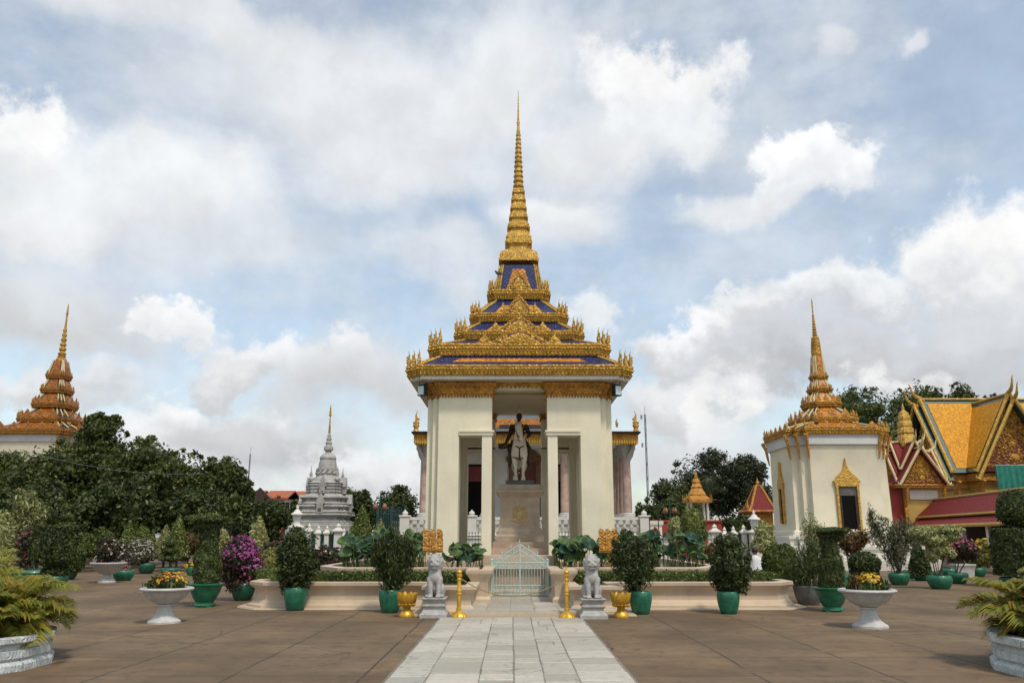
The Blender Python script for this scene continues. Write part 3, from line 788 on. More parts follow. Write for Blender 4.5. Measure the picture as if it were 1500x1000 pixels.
def pediment(parent, k, h, w, z0, z1, th=.11, wings=True, name='pediment', C=None, matg='gold', red=True):
    """carved gable standing on side k of a tier whose face is at h"""
    C = C or (X0, YC); hh = z1 - z0
    def pt(x, y, z):
        for _ in range(k): x, y = -y, x
        return (C[0] + x, C[1] + y, z)
    ax = Vector(pt(1, 0, 0)) - Vector(pt(0, 0, 0)); up = Vector((0, 0, 1))
    mb = MB(); mb.prism([(x * w, z * hh) for x, z in PED], pt(0, -h + th, z0), ax, up, th)
    rg = random.Random(int(h * 100) + k)
    n = Vector(pt(0, -1, 0)) - Vector(pt(0, 0, 0))
    def ad(x, z, r, out=.012): 
        p = Vector(pt(x * w, -h, z0 + z * hh)) + n * out; e = (abs(ax.x) * r + abs(n.x) * r * .5, abs(ax.y) * r + abs(n.y) * r * .5, r); mb.bead(p, e)
    for i in range(len(PED) - 1):
        a, b = PED[i], PED[i + 1]; m_ = max(1, int(math.hypot((b[0] - a[0]) * w, (b[1] - a[1]) * hh) / .06))
        for j in range(m_):
            t_ = (j + .5) / m_; ad((a[0] + (b[0] - a[0]) * t_) * .94, (a[1] + (b[1] - a[1]) * t_) * .95, .034)
    ad(0, .45, .07, .02); ad(0, .22, .08, .02)
    if wings:
        for s in (-1, 1):
            pw = [(s * 1.2 + x * .26, z * .62) for x, z in PED]
            mb.prism([(x * w, z * hh) for x, z in pw], pt(0, -h + th * .9, z0), ax, up, th * .8)
            for _ in range(7): ad(s * 1.2 + rg.uniform(-.15, .15), rg.uniform(.08, .38), .035, .004)
    o = obj(name, mb, matg, parent, smooth=30)
    if red:
        mb = MB(); mb.prism([(x * w, z * hh) for x, z in PANEL], pt(0, -h + .02, z0), ax, up, .028)
        obj('panel', mb, 'red_carve', o)
        mb = MB(); mb.prism([(x * w * .86, .04 * hh + z * hh * .84) for x, z in PANEL], pt(0, -h + .0, z0), ax, up, .026)
        for i in range(int(110 * w)):
            x = rg.uniform(-.66, .66); zt = .62 * max(0, 1 - abs(x) / .8) ** .75
            if zt > .06: ad(x, rg.uniform(.06, zt), rg.uniform(.018, .04), .03)
        obj('scrollwork', mb, matg, o)
    return o
# tiers: (half px, py bottom, py top of cornice band)
TI = [(167.5, 549, 534, .165), (134, 520, 503, .15), (95, 497, 484, .13), (71.5, 470.5, 458, .11), (45, 437.5, 424, .085)]
TI = [(hz(a, (b + c) / 2), b, c, s) for a, b, c, s in TI]
def cornice(parent, h, s, z0, z1, C, mat, bead=.105, over=.05):
    mb = MB(); d = z1 - z0
    prof = [(-.10, 0.0), (-.05, .02), (-.05, .28), (-.01, .36), (-.01, .50), (.03, .56), (.03, .72), (.0, .78), (.035, .86), (.035, 1.0), (-.12, 1.02)]
    mb.loft([redent(h + o, s, 2, C, z0 + t * d) for o, t in prof], True)
    for row, zz, oo, rr in ((0, .17, -.035, .5), (1, .64, .03, .33)):
        q = redent(h + oo, s, 2, C)
        for i in range(len(q)):
            a, b = Vector(q[i]), Vector(q[(i + 1) % len(q)]); L = (b - a).length; m_ = max(1, int(L / (bead * (1 if row == 0 else .8))))
            for j in range(m_):
                p = a + (b - a) * ((j + .5) / m_); mb.bead((p.x, p.y, z0 + zz * d), (bead * rr, bead * rr, d * (.24 if row == 0 else .11)))
    return obj('cornice', mb, mat, parent, smooth=30)
def edge_ribs(parent, ra, rb, rad, mat, n=2, name='hip_rib'):
    m_ = len(ra)
    # convex corners of redent: indices 0,2,4 within each group of five points
    per = m_ // 4
    for r in range(4):
        for k in range(0, per, 2):
            i = r * per + k
            a, b = Vector(ra[i]), Vector(rb[i]); mb = MB(); mb.tube([a + Vector((0, 0, rad * .4)), b + Vector((0, 0, rad * .4))], rad, 6); obj(name, mb, mat, parent)
CPV = (X0, YC)
bell_h = [hz(32.5, 424), hz(28, 389)]
for i, (h, pb, pt_, s) in enumerate(TI):
    z0, z1 = zf(pb, h), zf(pt_, h)
    if i == 0: z0 = 6.05
    tier = obj('roof_tier', MB().loft([redent(h - .12, s, 2, CPV, z0 + .02), redent(h - .12, s, 2, CPV, z1 + .01)]), 'gold_smooth', pav)
    cornice(tier, h, s, z0, z1, CPV, 'gold', bead=(.115, .11, .10, .09, .075)[i])
    if i < 4:
        hn, pbn, ptn, sn = TI[i + 1]; zt = zf(pbn, hn) + .03; ra = redent(h - .06, s, 2, CPV, z1 - .01); rb = redent(hn - .16, sn, 2, CPV, zt)
    else:
        sn = .06; zt = zf(388, bell_h[1]); ra = redent(bell_h[0] + .06, .075, 2, CPV, z1 - .01); rb = redent(bell_h[1], sn, 2, CPV, zt)
    mb = MB(); mb.loft([ra, rb], False, uv=True, capb=False); obj('tile_slope', mb, 'tile_blue', tier, smooth=0)
    edge_ribs(tier, ra, rb, (.035, .035, .035, .03, .028)[i], 'gold_smooth')
    # orange lozenge field on each face
    hb, ht = abs(ra[0][0] - X0), abs(rb[0][0] - X0)
    for k in range(4):
        if i == 4: wid, v0, v1 = .66, .05, .84
        else: wid, v0, v1 = (.74, .34, .66) if i == 0 else (.62, .05, .55), 0, 0
        if i != 4: wid, v0, v1 = wid
        ma = hb - 2 * s * .9
        def pp(u, v):
            hv = hb + (ht - hb) * v; zv = ra[0][2] + (rb[0][2] - ra[0][2]) * v
            x, y = u, -hv
            L = Vector((0, -(zt - z1), (hb - ht))).normalized()
            nv = Vector((0, -(rb[0][2] - ra[0][2]), (hb - ht))).normalized() * .007
            x, y, zz = x, y + nv.y, zv + nv.z
            for _ in range(k): x, y = -y, x
            return Vector((X0 + x, YC + y, zz))
        fw = (ra[0][1] - YC); w0 = (fw + (rb[0][1] - YC - fw) * v0) * wid; w1 = (fw + (rb[0][1] - YC - fw) * v1) * wid * (.55 if i == 4 else .96)
        mb = MB(); mb.quad(pp(-w0, v0), pp(w0, v0), pp(w1, v1), pp(-w1, v1)); obj('orange_tile_field', mb, 'tile_orange', tier, smooth=0)
    fs = (.95, 1.0, .92, .88, .72)[i]
    for x, y, r, k in corners(h - .05, s):
        inst('finial', FL_BIG, tier, (X0 + x, YC + y, z1), rz=r * math.pi / 2 + math.pi / 4 + (k - 1) * .35 + (0 if x * 1 > 0 else 0), sc=fs)
    if i > 0:
        wpx, pk = {1: (43, 480), 2: (29, 461.5), 3: (19.5, 432), 4: (17, 398)}[i]
        hh = h - .02; w = wpx / ray(750, pb)[1] * (YC - h)
        for k in range(4): pediment(tier, k, hh, w, z1 - .02, zf(pk, hh), wings=(i < 4))
# gold cap and spire
PX = [(377, 28.5), (381, 28), (385, 28.8), (388.5, 28)]
def rr(py, half): return half / ray(750, py)[1] * YC
def za(py): return W(750, py, YC).z
sp = obj('spire', MB().loft([redent(rr(py, a), .05, 2, CPV, za(py)) for py, a in ((390, 28.5), (386, 29), (383, 27.5), (380, 27.8), (376, 26), (373, 22.5), (371.5, 20.5))]), 'gold_smooth', pav)
prof = []
def ring_spire(mb, pyb, pyt, rb, rt, s=.03):
    """one moulded ring of the spire: waist, lip, cushion"""
    L = [(0, .84), (.10, .80), (.35, .82), (.42, 1.02), (.55, 1.06), (.62, .98), (.78, 1.0), (.86, .90), (1.0, .84)]
    rings = []
    for t, k in L:
        py = pyb + (pyt - pyb) * t; a = rb + (rt - rb) * t
        rings.append([(X0 + rr(py, a * k) * math.cos(q), YC + rr(py, a * k) * math.sin(q), za(py)) for q in [math.pi / 12 * i for i in range(24)]])
    mb.loft(rings, True)
mb = MB()
seq = [(371.5, 344, 19.8, 18.2), (344, 328, 17, 15), (328, 314, 14.2, 12.6), (314, 301, 12.4, 11), (301, 289, 10.9, 9.7), (289, 278, 9.4, 8.4)]
def sq_ring(mb, pyb, pyt, rb, rt):
    L = [(0, .86), (.10, .82), (.28, .84), (.36, 1.0), (.50, 1.04), (.58, .97), (.74, 1.0), (.84, .92), (1.0, .86)]
    mb.loft([redent(rr(pyb + (pyt - pyb) * t, (rb + (rt - rb) * t) * k), rr(pyb, rb * .09), 2, CPV, za(pyb + (pyt - pyb) * t)) for t, k in L], True)
for a in seq: sq_ring(mb, *a)
py = 278.0; k = 0
while py > 196:
    st = 7.6 - .45 * k * .3; a0 = 7.9 - (278 - py) / 82 * 4.6; a1 = 7.9 - (278 - py + st) / 82 * 4.6
    ring_spire(mb, py, max(py - st, 195), a0, a1); py -= st; k += 1
for q in (355, 340, 322):
    pass
obj('spire_rings', mb, 'gold_smooth', sp, smooth=30)
mb = MB()
mb.lathe([(rr(p, a), za(p)) for p, a in ((195, 2.6), (193, 3.0), (191, 2.2), (184, 1.8), (181, 2.4), (179, 2.3), (177.5, 1.6), (160, .95), (154, .8), (152, 1.0), (150, .7), (133, .35))], (X0, YC, 0), 10)
obj('spire_needle', mb, 'gold_smooth', sp)
# flood lamps under the eaves
for s, side in ((-1, 'left'), (1, 'right')):
    t = thing('flood_lamp', 'square dark framed glass flood lamp under the pavilion eave at its front %s corner' % side, 'lamp', (X0 + s * 2.82, 23.5, 5.8), 'flood lamps under the pavilion eaves')
    c = Vector((X0 + s * 2.80, 23.35, 5.70))
    rz = s * .5
    mb = MB(); mb.box(c, (.125, .09, .17), rz, .8); obj('housing', mb, 'green_iron', t, bevel=.01)
    mb = MB(); d = Vector((math.sin(-rz) * -1 * 0, 0, 0)); mb.box(c + Vector((math.sin(rz) * .09, -math.cos(rz) * .09, -.02)), (.095, .006, .125), rz); obj('lens', mb, 'glass_lamp', t)
    mb = MB(); mb.tube([c + Vector((-.1, 0, .1)), c + Vector((-.1, 0, .27)), c + Vector((.1, 0, .27)), c + Vector((.1, 0, .1))], .013, 6); mb.tube([c + Vector((0, 0, .27)), c + Vector((0, 0, .33))], .02, 6); obj('bracket', mb, 'black_iron', t)
# bird on the roof
t = blob('bird', [('e', (0, 0, .08), (.10, .05, .05)), ('e', (.09, 0, .13), (.035, .03, .033)), ('l', [(-.08, 0, .07), (-.2, 0, .05)], [.03, .012]), ('l', [(.11, 0, .128), (.15, 0, .12)], [.012, .004]), ('l', [(.01, .015, .05), (.01, .015, 0)], [.009, .008]), ('l', [(.01, -.015, .05), (.01, -.015, 0)], [.009, .008])], 'bird_feather', None, .009, 2)
t.location = W(730, 403.5, YC - 1.02); t.rotation_euler = (0, 0, R(200)); tag(t, 'small dark bird perched on the upper left roof edge of the central pavilion', 'bird')

# ------------------------------------------------------------------ equestrian statue on its pedestal
t = thing('statue_pedestal', 'tall pale stone pedestal with gold royal crest, carrying the rider statue', 'pedestal', (X0, YC, 1.44))
SX = X0 + .02
def rect(hx, hy, z, c=(SX, YC)): return [(c[0] - hx, c[1] - hy, z), (c[0] + hx, c[1] - hy, z), (c[0] + hx, c[1] + hy, z), (c[0] - hx, c[1] + hy, z)]
mb = MB(); mb.loft([rect(.64 + a, 1.0 + a, z) for a, z in ((.08, 1.44), (.08, 1.60), (.03, 1.66), (.03, 1.74), (-.0, 1.80), (-.02, 1.84))], True); obj('plinth', mb, 'pedestal_stone', t, bevel=.008)
mb = MB(); mb.loft([rect(.60, .96, z) for z in (1.83, 2.74)], True); obj('die', mb, 'pedestal_stone', t, bevel=.01)
mb = MB(); mb.loft([rect(.60 + a, .96 + a, z) for a, z in ((.0, 2.73), (.03, 2.76), (.05, 2.82), (.11, 2.87), (.13, 2.90), (.13, 2.97), (.06, 2.99), (.05, 3.12), (.02, 3.13))], True); obj('cornice', mb, 'pedestal_stone', t)
mb = MB(); y = YC - .968
for x0, x1, z0, z1 in ((-.47, .47, 1.93, 1.95), (-.47, .47, 2.63, 2.65), (-.47, -.45, 1.93, 2.65), (.45, .47, 1.93, 2.65)): mb.bb(SX + x0, SX + x1, y, y + .02, z0, z1)
obj('panel_frame', mb, 'pedestal_stone', t)
mb = MB(); zc = 2.27          # crest: crown over a shield, two standing supporters, ribbon
for i in range(18):
    a = math.pi * 2 * i / 18; mb.bead((SX + .20 * math.cos(a), y, zc - .03 + .23 * math.sin(a)), (.035, .018, .035))
mb.ell((SX, y, zc - .06), (.10, .02, .13), 10, 6)
for k, (w, z) in enumerate(((.12, .14), (.09, .18), (.06, .22), (.03, .27))): mb.ell((SX, y, zc + z), (w, .02, .03), 10, 6)
for s in (-1, 1):
    mb.ell((SX + s * .15, y, zc - .05), (.035, .02, .13), 8, 6); mb.ell((SX + s * .135, y, zc + .10), (.035, .02, .04), 8, 6)
    mb.ell((SX + s * .19, y, zc - .20), (.10, .018, .025), 8, 6)
    for q in range(3): mb.tube([(SX + s * (.10 + .03 * q), y, zc + .12), (SX + s * (.16 + .05 * q), y, zc + .21 - .04 * q)], .010, 5)
mb.ell((SX, y, zc - .25), (.13, .018, .03), 8, 6)
pbr('crest_gilt', (.50, .36, .15), .6, var=.25, nscale=8); obj('crest', mb, 'crest_gilt', t)

t = thing('equestrian_statue', 'bronze rider lowering a plumed hat on a pale stone horse above the crest pedestal', 'statue', (SX, YC, 3.13))
mb = MB(); mb.loft([rect(.43, .95, z) for z in (3.13, 3.26)], True); obj('statue_base', mb, 'dark_stone', t, bevel=.01)
hx, hy, hzz = SX - .01, YC, 3.26
def P3(x, y, z): return (hx + x * .92, hy + y * .92, hzz + z)
# horse faces the camera (-y); head raised and turned a little to its right
horse = [
 ('e', P3(0, .55, .98), (.27, .36, .27)), ('e', P3(0, .10, .96), (.25, .50, .25)), ('e', P3(0, -.34, .99), (.235, .30, .29)), ('e', P3(0, -.52, .92), (.19, .18, .24)),
 ('e', P3(-.13, -.42, .93), (.13, .2, .24)), ('e', P3(.13, -.42, .93), (.13, .2, .24)), ('e', P3(-.15, .6, .9), (.14, .24, .26)), ('e', P3(.15, .6, .9), (.14, .24, .26)),
 ('l', [P3(0, -.45, 1.05), P3(.0, -.62, 1.30), P3(-.01, -.70, 1.48), P3(-.02, -.70, 1.66)], [.23, .18, .135, .115]),
 ('l', [P3(-.035, -.70, 1.70), P3(-.03, -.86, 1.61), P3(.02, -1.02, 1.40), P3(.05, -1.09, 1.26)], [.115, .128, .088, .072]),
 ('e', P3(.055, -1.10, 1.235), (.075, .065, .065)), ('e', P3(-.115, -.82, 1.66), (.045, .06, .05)), ('e', P3(.055, -.82, 1.66), (.045, .06, .05)),
 ('l', [P3(-.11, -.68, 1.77), P3(-.135, -.69, 1.90)], [.042, .013]), ('l', [P3(.045, -.68, 1.77), P3(.07, -.69, 1.90)], [.042, .013]),
 # fore legs: left of the picture straight, the other set a little forward
 ('l', [P3(-.15, -.42, .84), P3(-.155, -.47, .60), P3(-.13, -.47, .44), P3(-.115, -.46, .20), P3(-.11, -.50, .08), P3(-.11, -.53, .035)], [.125, .088, .068, .048, .055, .068]),
 ('l', [P3(.15, -.42, .84), P3(.155, -.55, .62), P3(.14, -.60, .45), P3(.12, -.56, .21), P3(.115, -.60, .08), P3(.115, -.63, .035)], [.125, .088, .068, .048, .055, .068]),
 # hind legs: stifle forward, hock back
 ('l', [P3(-.17, .62, .86), P3(-.18, .50, .66), P3(-.17, .74, .46), P3(-.165, .70, .20), P3(-.165, .66, .05)], [.17, .12, .075, .05, .065]),
 ('l', [P3(.17, .66, .86), P3(.18, .54, .66), P3(.17, .80, .46), P3(.165, .78, .20), P3(.165, .74, .05)], [.17, .12, .075, .05, .065]),
 ('l', [P3(0, .86, 1.08), P3(0, .97, .95), P3(0, 1.0, .6), P3(0, .98, .35)], [.07, .085, .08, .03])]
ho = blob('horse', horse, 'horse_stone', t, .022, 3)
mb = MB()
for k in range(9):
    z = 1.10 + k * .07; mb.ell(P3(.0, -.46 - k * .008 + .13, z + .12), (.03, .06, .06), 6, 5)
obj('mane', mb, 'horse_stone', ho)
mb = MB()   # bridle, reins, breast straps
def ringp(c, rx, ry, tilt, n=14): return [Vector(c) + Vector((math.cos(a) * rx, math.sin(a) * ry, math.sin(a) * tilt)) for a in [2 * math.pi * i / n for i in range(n + 1)]]
mb.tube(ringp(P3(.028, -1.02, 1.37), .10, .10, .07), .018, 6); mb.tube(ringp(P3(-.03, -.80, 1.66), .142, .15, .12), .015, 6)
mb.tube([P3(-.14, -.90, 1.62), P3(-.075, -1.05, 1.37)], .014, 5); mb.tube([P3(.09, -.90, 1.62), P3(.125, -1.05, 1.37)], .014, 5)
mb.tube([P3(.125, -1.05, 1.35), P3(.02, -.92, 1.20), P3(.17, -.66, 1.26), P3(.24, -.1, 1.34)], .011, 5); mb.tube([P3(-.075, -1.05, 1.35), P3(.02, -.92, 1.19), P3(-.18, -.64, 1.28), P3(-.2, -.1, 1.34)], .011, 5)
mb.tube([P3(-.26, -.42, 1.16), P3(-.12, -.66, 1.06), P3(0, -.73, .99), P3(.12, -.66, 1.06), P3(.26, -.42, 1.16)], .024, 6)
mb.tube([P3(0, -.73, .99), P3(0, -.71, .78), P3(0, -.60, .66)], .021, 6); mb.tube([P3(-.24, -.50, .74), P3(-.05, -.64, .67), P3(.05, -.64, .67), P3(.24, -.50, .74)], .019, 6)
obj('harness', mb, 'bronze', ho)
mb = MB()
for s in (-1, 1): mb.ell(P3(-.03 + s * .112, -.88, 1.65), (.028, .03, .03), 8, 6); mb.ell(P3(.055 + s * .04, -1.155, 1.24), (.012, .012, .014), 6, 5)
obj('eyes_and_nostrils', mb, 'bronze', ho)
mb = MB(); mb.ell(P3(0, .12, 1.12), (.30, .38, .14), 14, 8); mb.loft([[P3(x, y, z) for x, y in ((-.285, -.2), (-.285, .42), (-.27, .42), (-.27, -.2))] for z in (.78, 1.14)], True); mb.loft([[P3(x, y, z) for x, y in ((.27, -.2), (.27, .42), (.285, .42), (.285, -.2))] for z in (.78, 1.14)], True)
obj('saddle_cloth', mb, 'bronze', t)
rider = [
 ('e', P3(0, .15, 1.26), (.20, .19, .16)), ('l', [P3(0, .13, 1.28), P3(0, .10, 1.50), P3(0, .08, 1.68)], [.165, .165, .175]), ('e', P3(0, .08, 1.74), (.235, .13, .11)),
 ('l', [P3(0, .06, 1.80), P3(0, .03, 1.95)], [.072, .068]), ('e', P3(0, .01, 2.06), (.09, .105, .125)), ('e', P3(0, -.03, 1.995), (.06, .065, .055)), ('e', P3(0, -.097, 2.04), (.017, .024, .032)),
 ('e', P3(.094, .03, 2.055), (.013, .022, .032)), ('e', P3(-.094, .03, 2.055), (.013, .022, .032)),
 # right arm (left of picture) swept down and out with the hat, left arm bent on the reins
 ('l', [P3(-.24, .06, 1.74), P3(-.34, -.02, 1.46), P3(-.43, -.16, 1.26)], [.088, .068, .052]), ('e', P3(-.46, -.20, 1.215), (.045, .05, .04)),
 ('l', [P3(.24, .06, 1.74), P3(.36, -.0, 1.50), P3(.30, -.24, 1.40)], [.088, .068, .05]), ('e', P3(.285, -.29, 1.385), (.045, .05, .045)),
 ('l', [P3(-.16, .10, 1.22), P3(-.30, -.14, 1.02), P3(-.32, -.02, .62), P3(-.33, -.04, .52)], [.14, .115, .075, .062]), ('l', [P3(-.33, .02, .49), P3(-.345, -.18, .47)], [.055, .04]),
 ('l', [P3(.16, .10, 1.22), P3(.30, -.14, 1.02), P3(.32, -.02, .62), P3(.33, -.04, .52)], [.14, .115, .075, .062]), ('l', [P3(.33, .02, .49), P3(.345, -.18, .47)], [.055, .04])]
for k in range(4):
    o_ = -.03 + k * .021
    rider.append(('l', [P3(-.475 + o_ * .3, -.22 + o_, 1.20), P3(-.50 + o_ * .3, -.24 + o_, 1.165 - .004 * k), P3(-.485, -.235 + o_, 1.14)], [.0125, .0115, .010]))
    rider.append(('l', [P3(.285 + o_, -.31, 1.40), P3(.275 + o_, -.35, 1.385 + .004 * k), P3(.27 + o_, -.335, 1.355)], [.0125, .0115, .010]))
rider.append(('l', [P3(-.45, -.235, 1.225), P3(-.455, -.275, 1.20)], [.014, .011])); rider.append(('l', [P3(.255, -.28, 1.41), P3(.24, -.32, 1.41)], [.014, .011]))
ri = blob('rider', rider, 'bronze', t, .016, 2)
mb = MB()
for s in (-1, 1):
    for k in range(14): a = math.pi * 2 * k / 14; mb.bead(P3(s * .235 + .05 * math.cos(a), .06 + .05 * math.sin(a), 1.80), (.018, .018, .03))
for k in range(5): mb.ell(P3(0, -.10 - .004 * k, 1.36 + k * .075), (.012, .012, .012), 6, 5)
mb.tube([P3(.18, -.02, 1.78), P3(.02, -.12, 1.55), P3(-.16, .0, 1.30)], .028, 6)
obj('uniform_trim', mb, 'gold_old', ri)
mb = MB(); mb.ell(P3(0, .035, 2.085), (.096, .102, .11), 12, 8); obj('hair', mb, 'bronze', ri)
# plumed cocked hat held low
mb = MB(); mb.ell(P3(-.52, -.22, 1.10), (.20, .07, .085), 14, 8, Euler((0, R(-14), 0)).to_matrix()); mb.ell(P3(-.50, -.22, 1.155), (.10, .09, .05), 12, 7); mb.lathe([(.03, 0), (.055, .03), (.04, .07), (.01, .08)], P3(-.68, -.22, 1.10), 8)
for k in range(9): mb.bead(P3(-.66 + k * .035, -.22, 1.185 - abs(k - 4) * .006), (.03, .035, .022))
obj('hat', mb, 'bronze', t)

# ------------------------------------------------------------------ stone lions
def make_lion(loc, label):
    t = thing('guardian_lion', label, 'lion statue', (0, 0, 0), 'pale stone guardian lions flanking the walk')
    mb = MB(); L = [(.275, 0), (.275, .075), (.245, .10), (.205, .165), (.205, .20), (.235, .225), (.235, .255), (.195, .275), (.195, .30), (.225, .34), (.245, .365), (.245, .385)]
    mb.loft([[(a * x, a * y * 1.25, z) for x, y in ((-1, -1), (1, -1), (1, 1), (-1, 1))] for a, z in L], True); obj('pedestal', mb, 'grey_stone', t, bevel=.006)
    z = .385
    pr = [('e', (0, .10, z + .22), (.15, .20, .21)), ('e', (-.13, .10, z + .13), (.085, .17, .14)), ('e', (.13, .10, z + .13), (.085, .17, .14)),
      ('l', [(0, .06, z + .28), (0, -.03, z + .46), (0, -.05, z + .56)], [.155, .135, .105]), ('e', (0, -.09, z + .40), (.135, .09, .13)),
      ('e', (0, -.05, z + .69), (.145, .13, .175)), ('e', (0, -.13, z + .64), (.105, .09, .085)), ('e', (0, -.15, z + .58), (.085, .07, .035)), ('e', (0, -.01, z + .62), (.165, .09, .15)),
      ('e', (-.055, -.165, z + .725), (.036, .035, .034)), ('e', (.055, -.165, z + .725), (.036, .035, .034)), ('e', (0, -.205, z + .685), (.045, .03, .026)), ('e', (-.045, -.20, z + .645), (.042, .034, .026)), ('e', (.045, -.20, z + .645), (.042, .034, .026)),
      ('e', (-.145, -.04, z + .73), (.03, .05, .06)), ('e', (.145, -.04, z + .73), (.03, .05, .06)), ('e', (0, -.19, z + .575), (.06, .035, .02)),
      ('l', [(0, .26, z + .08), (.04, .30, z + .22), (.02, .29, z + .36)], [.035, .03, .02])]
    for s in (-1, 1):
        pr += [('l', [(s * .095, -.08, z + .36), (s * .085, -.12, z + .18), (s * .08, -.13, z + .05)], [.075, .055, .050]), ('e', (s * .08, -.165, z + .028), (.058, .075, .033)),
               ('e', (s * .155, -.05, z + .028), (.045, .11, .032))]
        for q in range(4): pr.append(('e', (s * .08 + (q - 1.5) * .027, -.232, z + .02), (.014, .02, .02)))
    b = blob('body', pr, 'grey_stone', t, .013, 2)
    mb = MB()
    for r_ in range(5):
        for k in range(13):
            a = math.pi * (k + .5 * (r_ % 2)) / 12.5; zz = z + .86 - r_ * .065
            rad = (.085, .118, .142, .155, .160)[r_]; zz = z + (.845, .80, .745, .69, .63)[r_]
            mb.bead((math.cos(a) * rad, -.02 + math.sin(a) * rad * .75 - (0 if r_ > 1 else .05), zz), (.019, .02, .022))
    obj('mane_curls', mb, 'grey_stone', b)
    mb = MB()
    for s in (-1, 1): mb.bead((s * .055, -.198, z + .725), (.014, .008, .014))
    mb.tube([(-.075, -.215, z + .618), (-.03, -.236, z + .606), (.03, -.236, z + .606), (.075, -.215, z + .618)], .007, 5)
    obj('face_lines', mb, 'dark_stone', b)
    t.location = loc; return t
gl = G(634, 905.5); lion = make_lion((gl.x, gl.y + .34, 0), 'pale grey stone seated lion on a stepped pedestal at the left of the walk')
gr = G(870.5, 907); copy_tree(lion, (gr.x, gr.y + .34, 0), 'pale grey stone seated lion on a stepped pedestal at the right of the walk')

# ------------------------------------------------------------------ gold lotus bowls
t = thing('lotus_bowl', 'footed gold lotus petal bowl beside the left stone lion', 'bowl', (0, 0, 0), 'gold lotus bowls beside the lions')
mb = MB(); mb.lathe([(.155, 0), (.16, .02), (.15, .06), (.12, .10), (.085, .135), (.09, .15), (.075, .17), (.085, .20), (.13, .24), (.165, .29), (.17, .42), (.14, .42), (.13, .30)], (0, 0, 0), 24); obj('bowl', mb, 'gold_bright', t)
for k in range(10):
    a = 2 * math.pi * k / 10; mb = MB()
    rings = []
    for zz, rad, w in ((.23, .11, .035), (.29, .168, .055), (.38, .185, .056), (.44, .19, .044), (.485, .205, .012)):
        rings.append([(math.cos(a) * (rad + dr) - math.sin(a) * u * w, math.sin(a) * (rad + dr) + math.cos(a) * u * w, zz) for u, dr in ((-1, -.01), (0, .018), (1, -.01), (0, -.022))])
    mb.loft(rings, True); obj('petal', mb, 'gold_bright', t, smooth=60)
mb = MB()
for k in range(14):
    a = 2 * math.pi * (k + .5) / 14; mb.bead((math.cos(a) * .15, math.sin(a) * .15, .245), (.04, .04, .045))
obj('petal_rim', mb, 'gold_bright', t)
p = G(594, 904); t.location = (p.x, p.y + .15, 0); p = G(911.5, 905); copy_tree(t, (p.x, p.y + .15, 0), 'footed gold lotus petal bowl beside the right stone lion')
# ------------------------------------------------------------------ rope posts
t = thing('rope_post', 'slim ornate gold rope post with ribbed base at the left edge of the marble walk', 'post', (0, 0, 0), 'gold rope posts before the gate')
mb = MB(); mb.lathe([(.165, 0), (.165, .015), (.15, .05), (.10, .10), (.06, .125), (.05, .14), (.03, .15)], (0, 0, 0), 32, .06, 12); obj('foot', mb, 'gold_bright', t)
mb = MB(); mb.lathe([(.05, .13), (.052, .19), (.04, .20), (.042, .44), (.055, .455), (.055, .475), (.042, .49), (.056, .51), (.056, .53), (.043, .55), (.036, .72), (.05, .735), (.05, .755), (.038, .77), (.045, .79), (.058, .81), (.058, .84), (.04, .855)], (0, 0, 0), 16); obj('shaft', mb, 'gold_bright', t)
mb = MB(); mb.lathe([(.035, .85), (.05, .865), (.06, .895), (.045, .925), (.02, .94), (.016, .96), (.003, 1.02)], (0, 0, 0), 14); obj('cap', mb, 'gold_bright', t)
pl = G(671.5, 905); pl.y += .10; t.location = pl; pr_ = G(831, 906); pr_.y += .10; copy_tree(t, pr_, 'slim ornate gold rope post with ribbed base at the right edge of the marble walk')
mb = MB(); pts = []
for k in range(33):
    u = k / 32; pts.append((pl.x + .05 + (pr_.x - pl.x - .1) * u, pl.y + (pr_.y - pl.y) * u + .02, .75 - .33 * (1 - (2 * u - 1) ** 2)))
mb.tube(pts, .011, 6); tag(obj('barrier_rope', mb, 'rope', None), 'thin tan rope sagging between the two gold posts in front of the gate', 'rope')

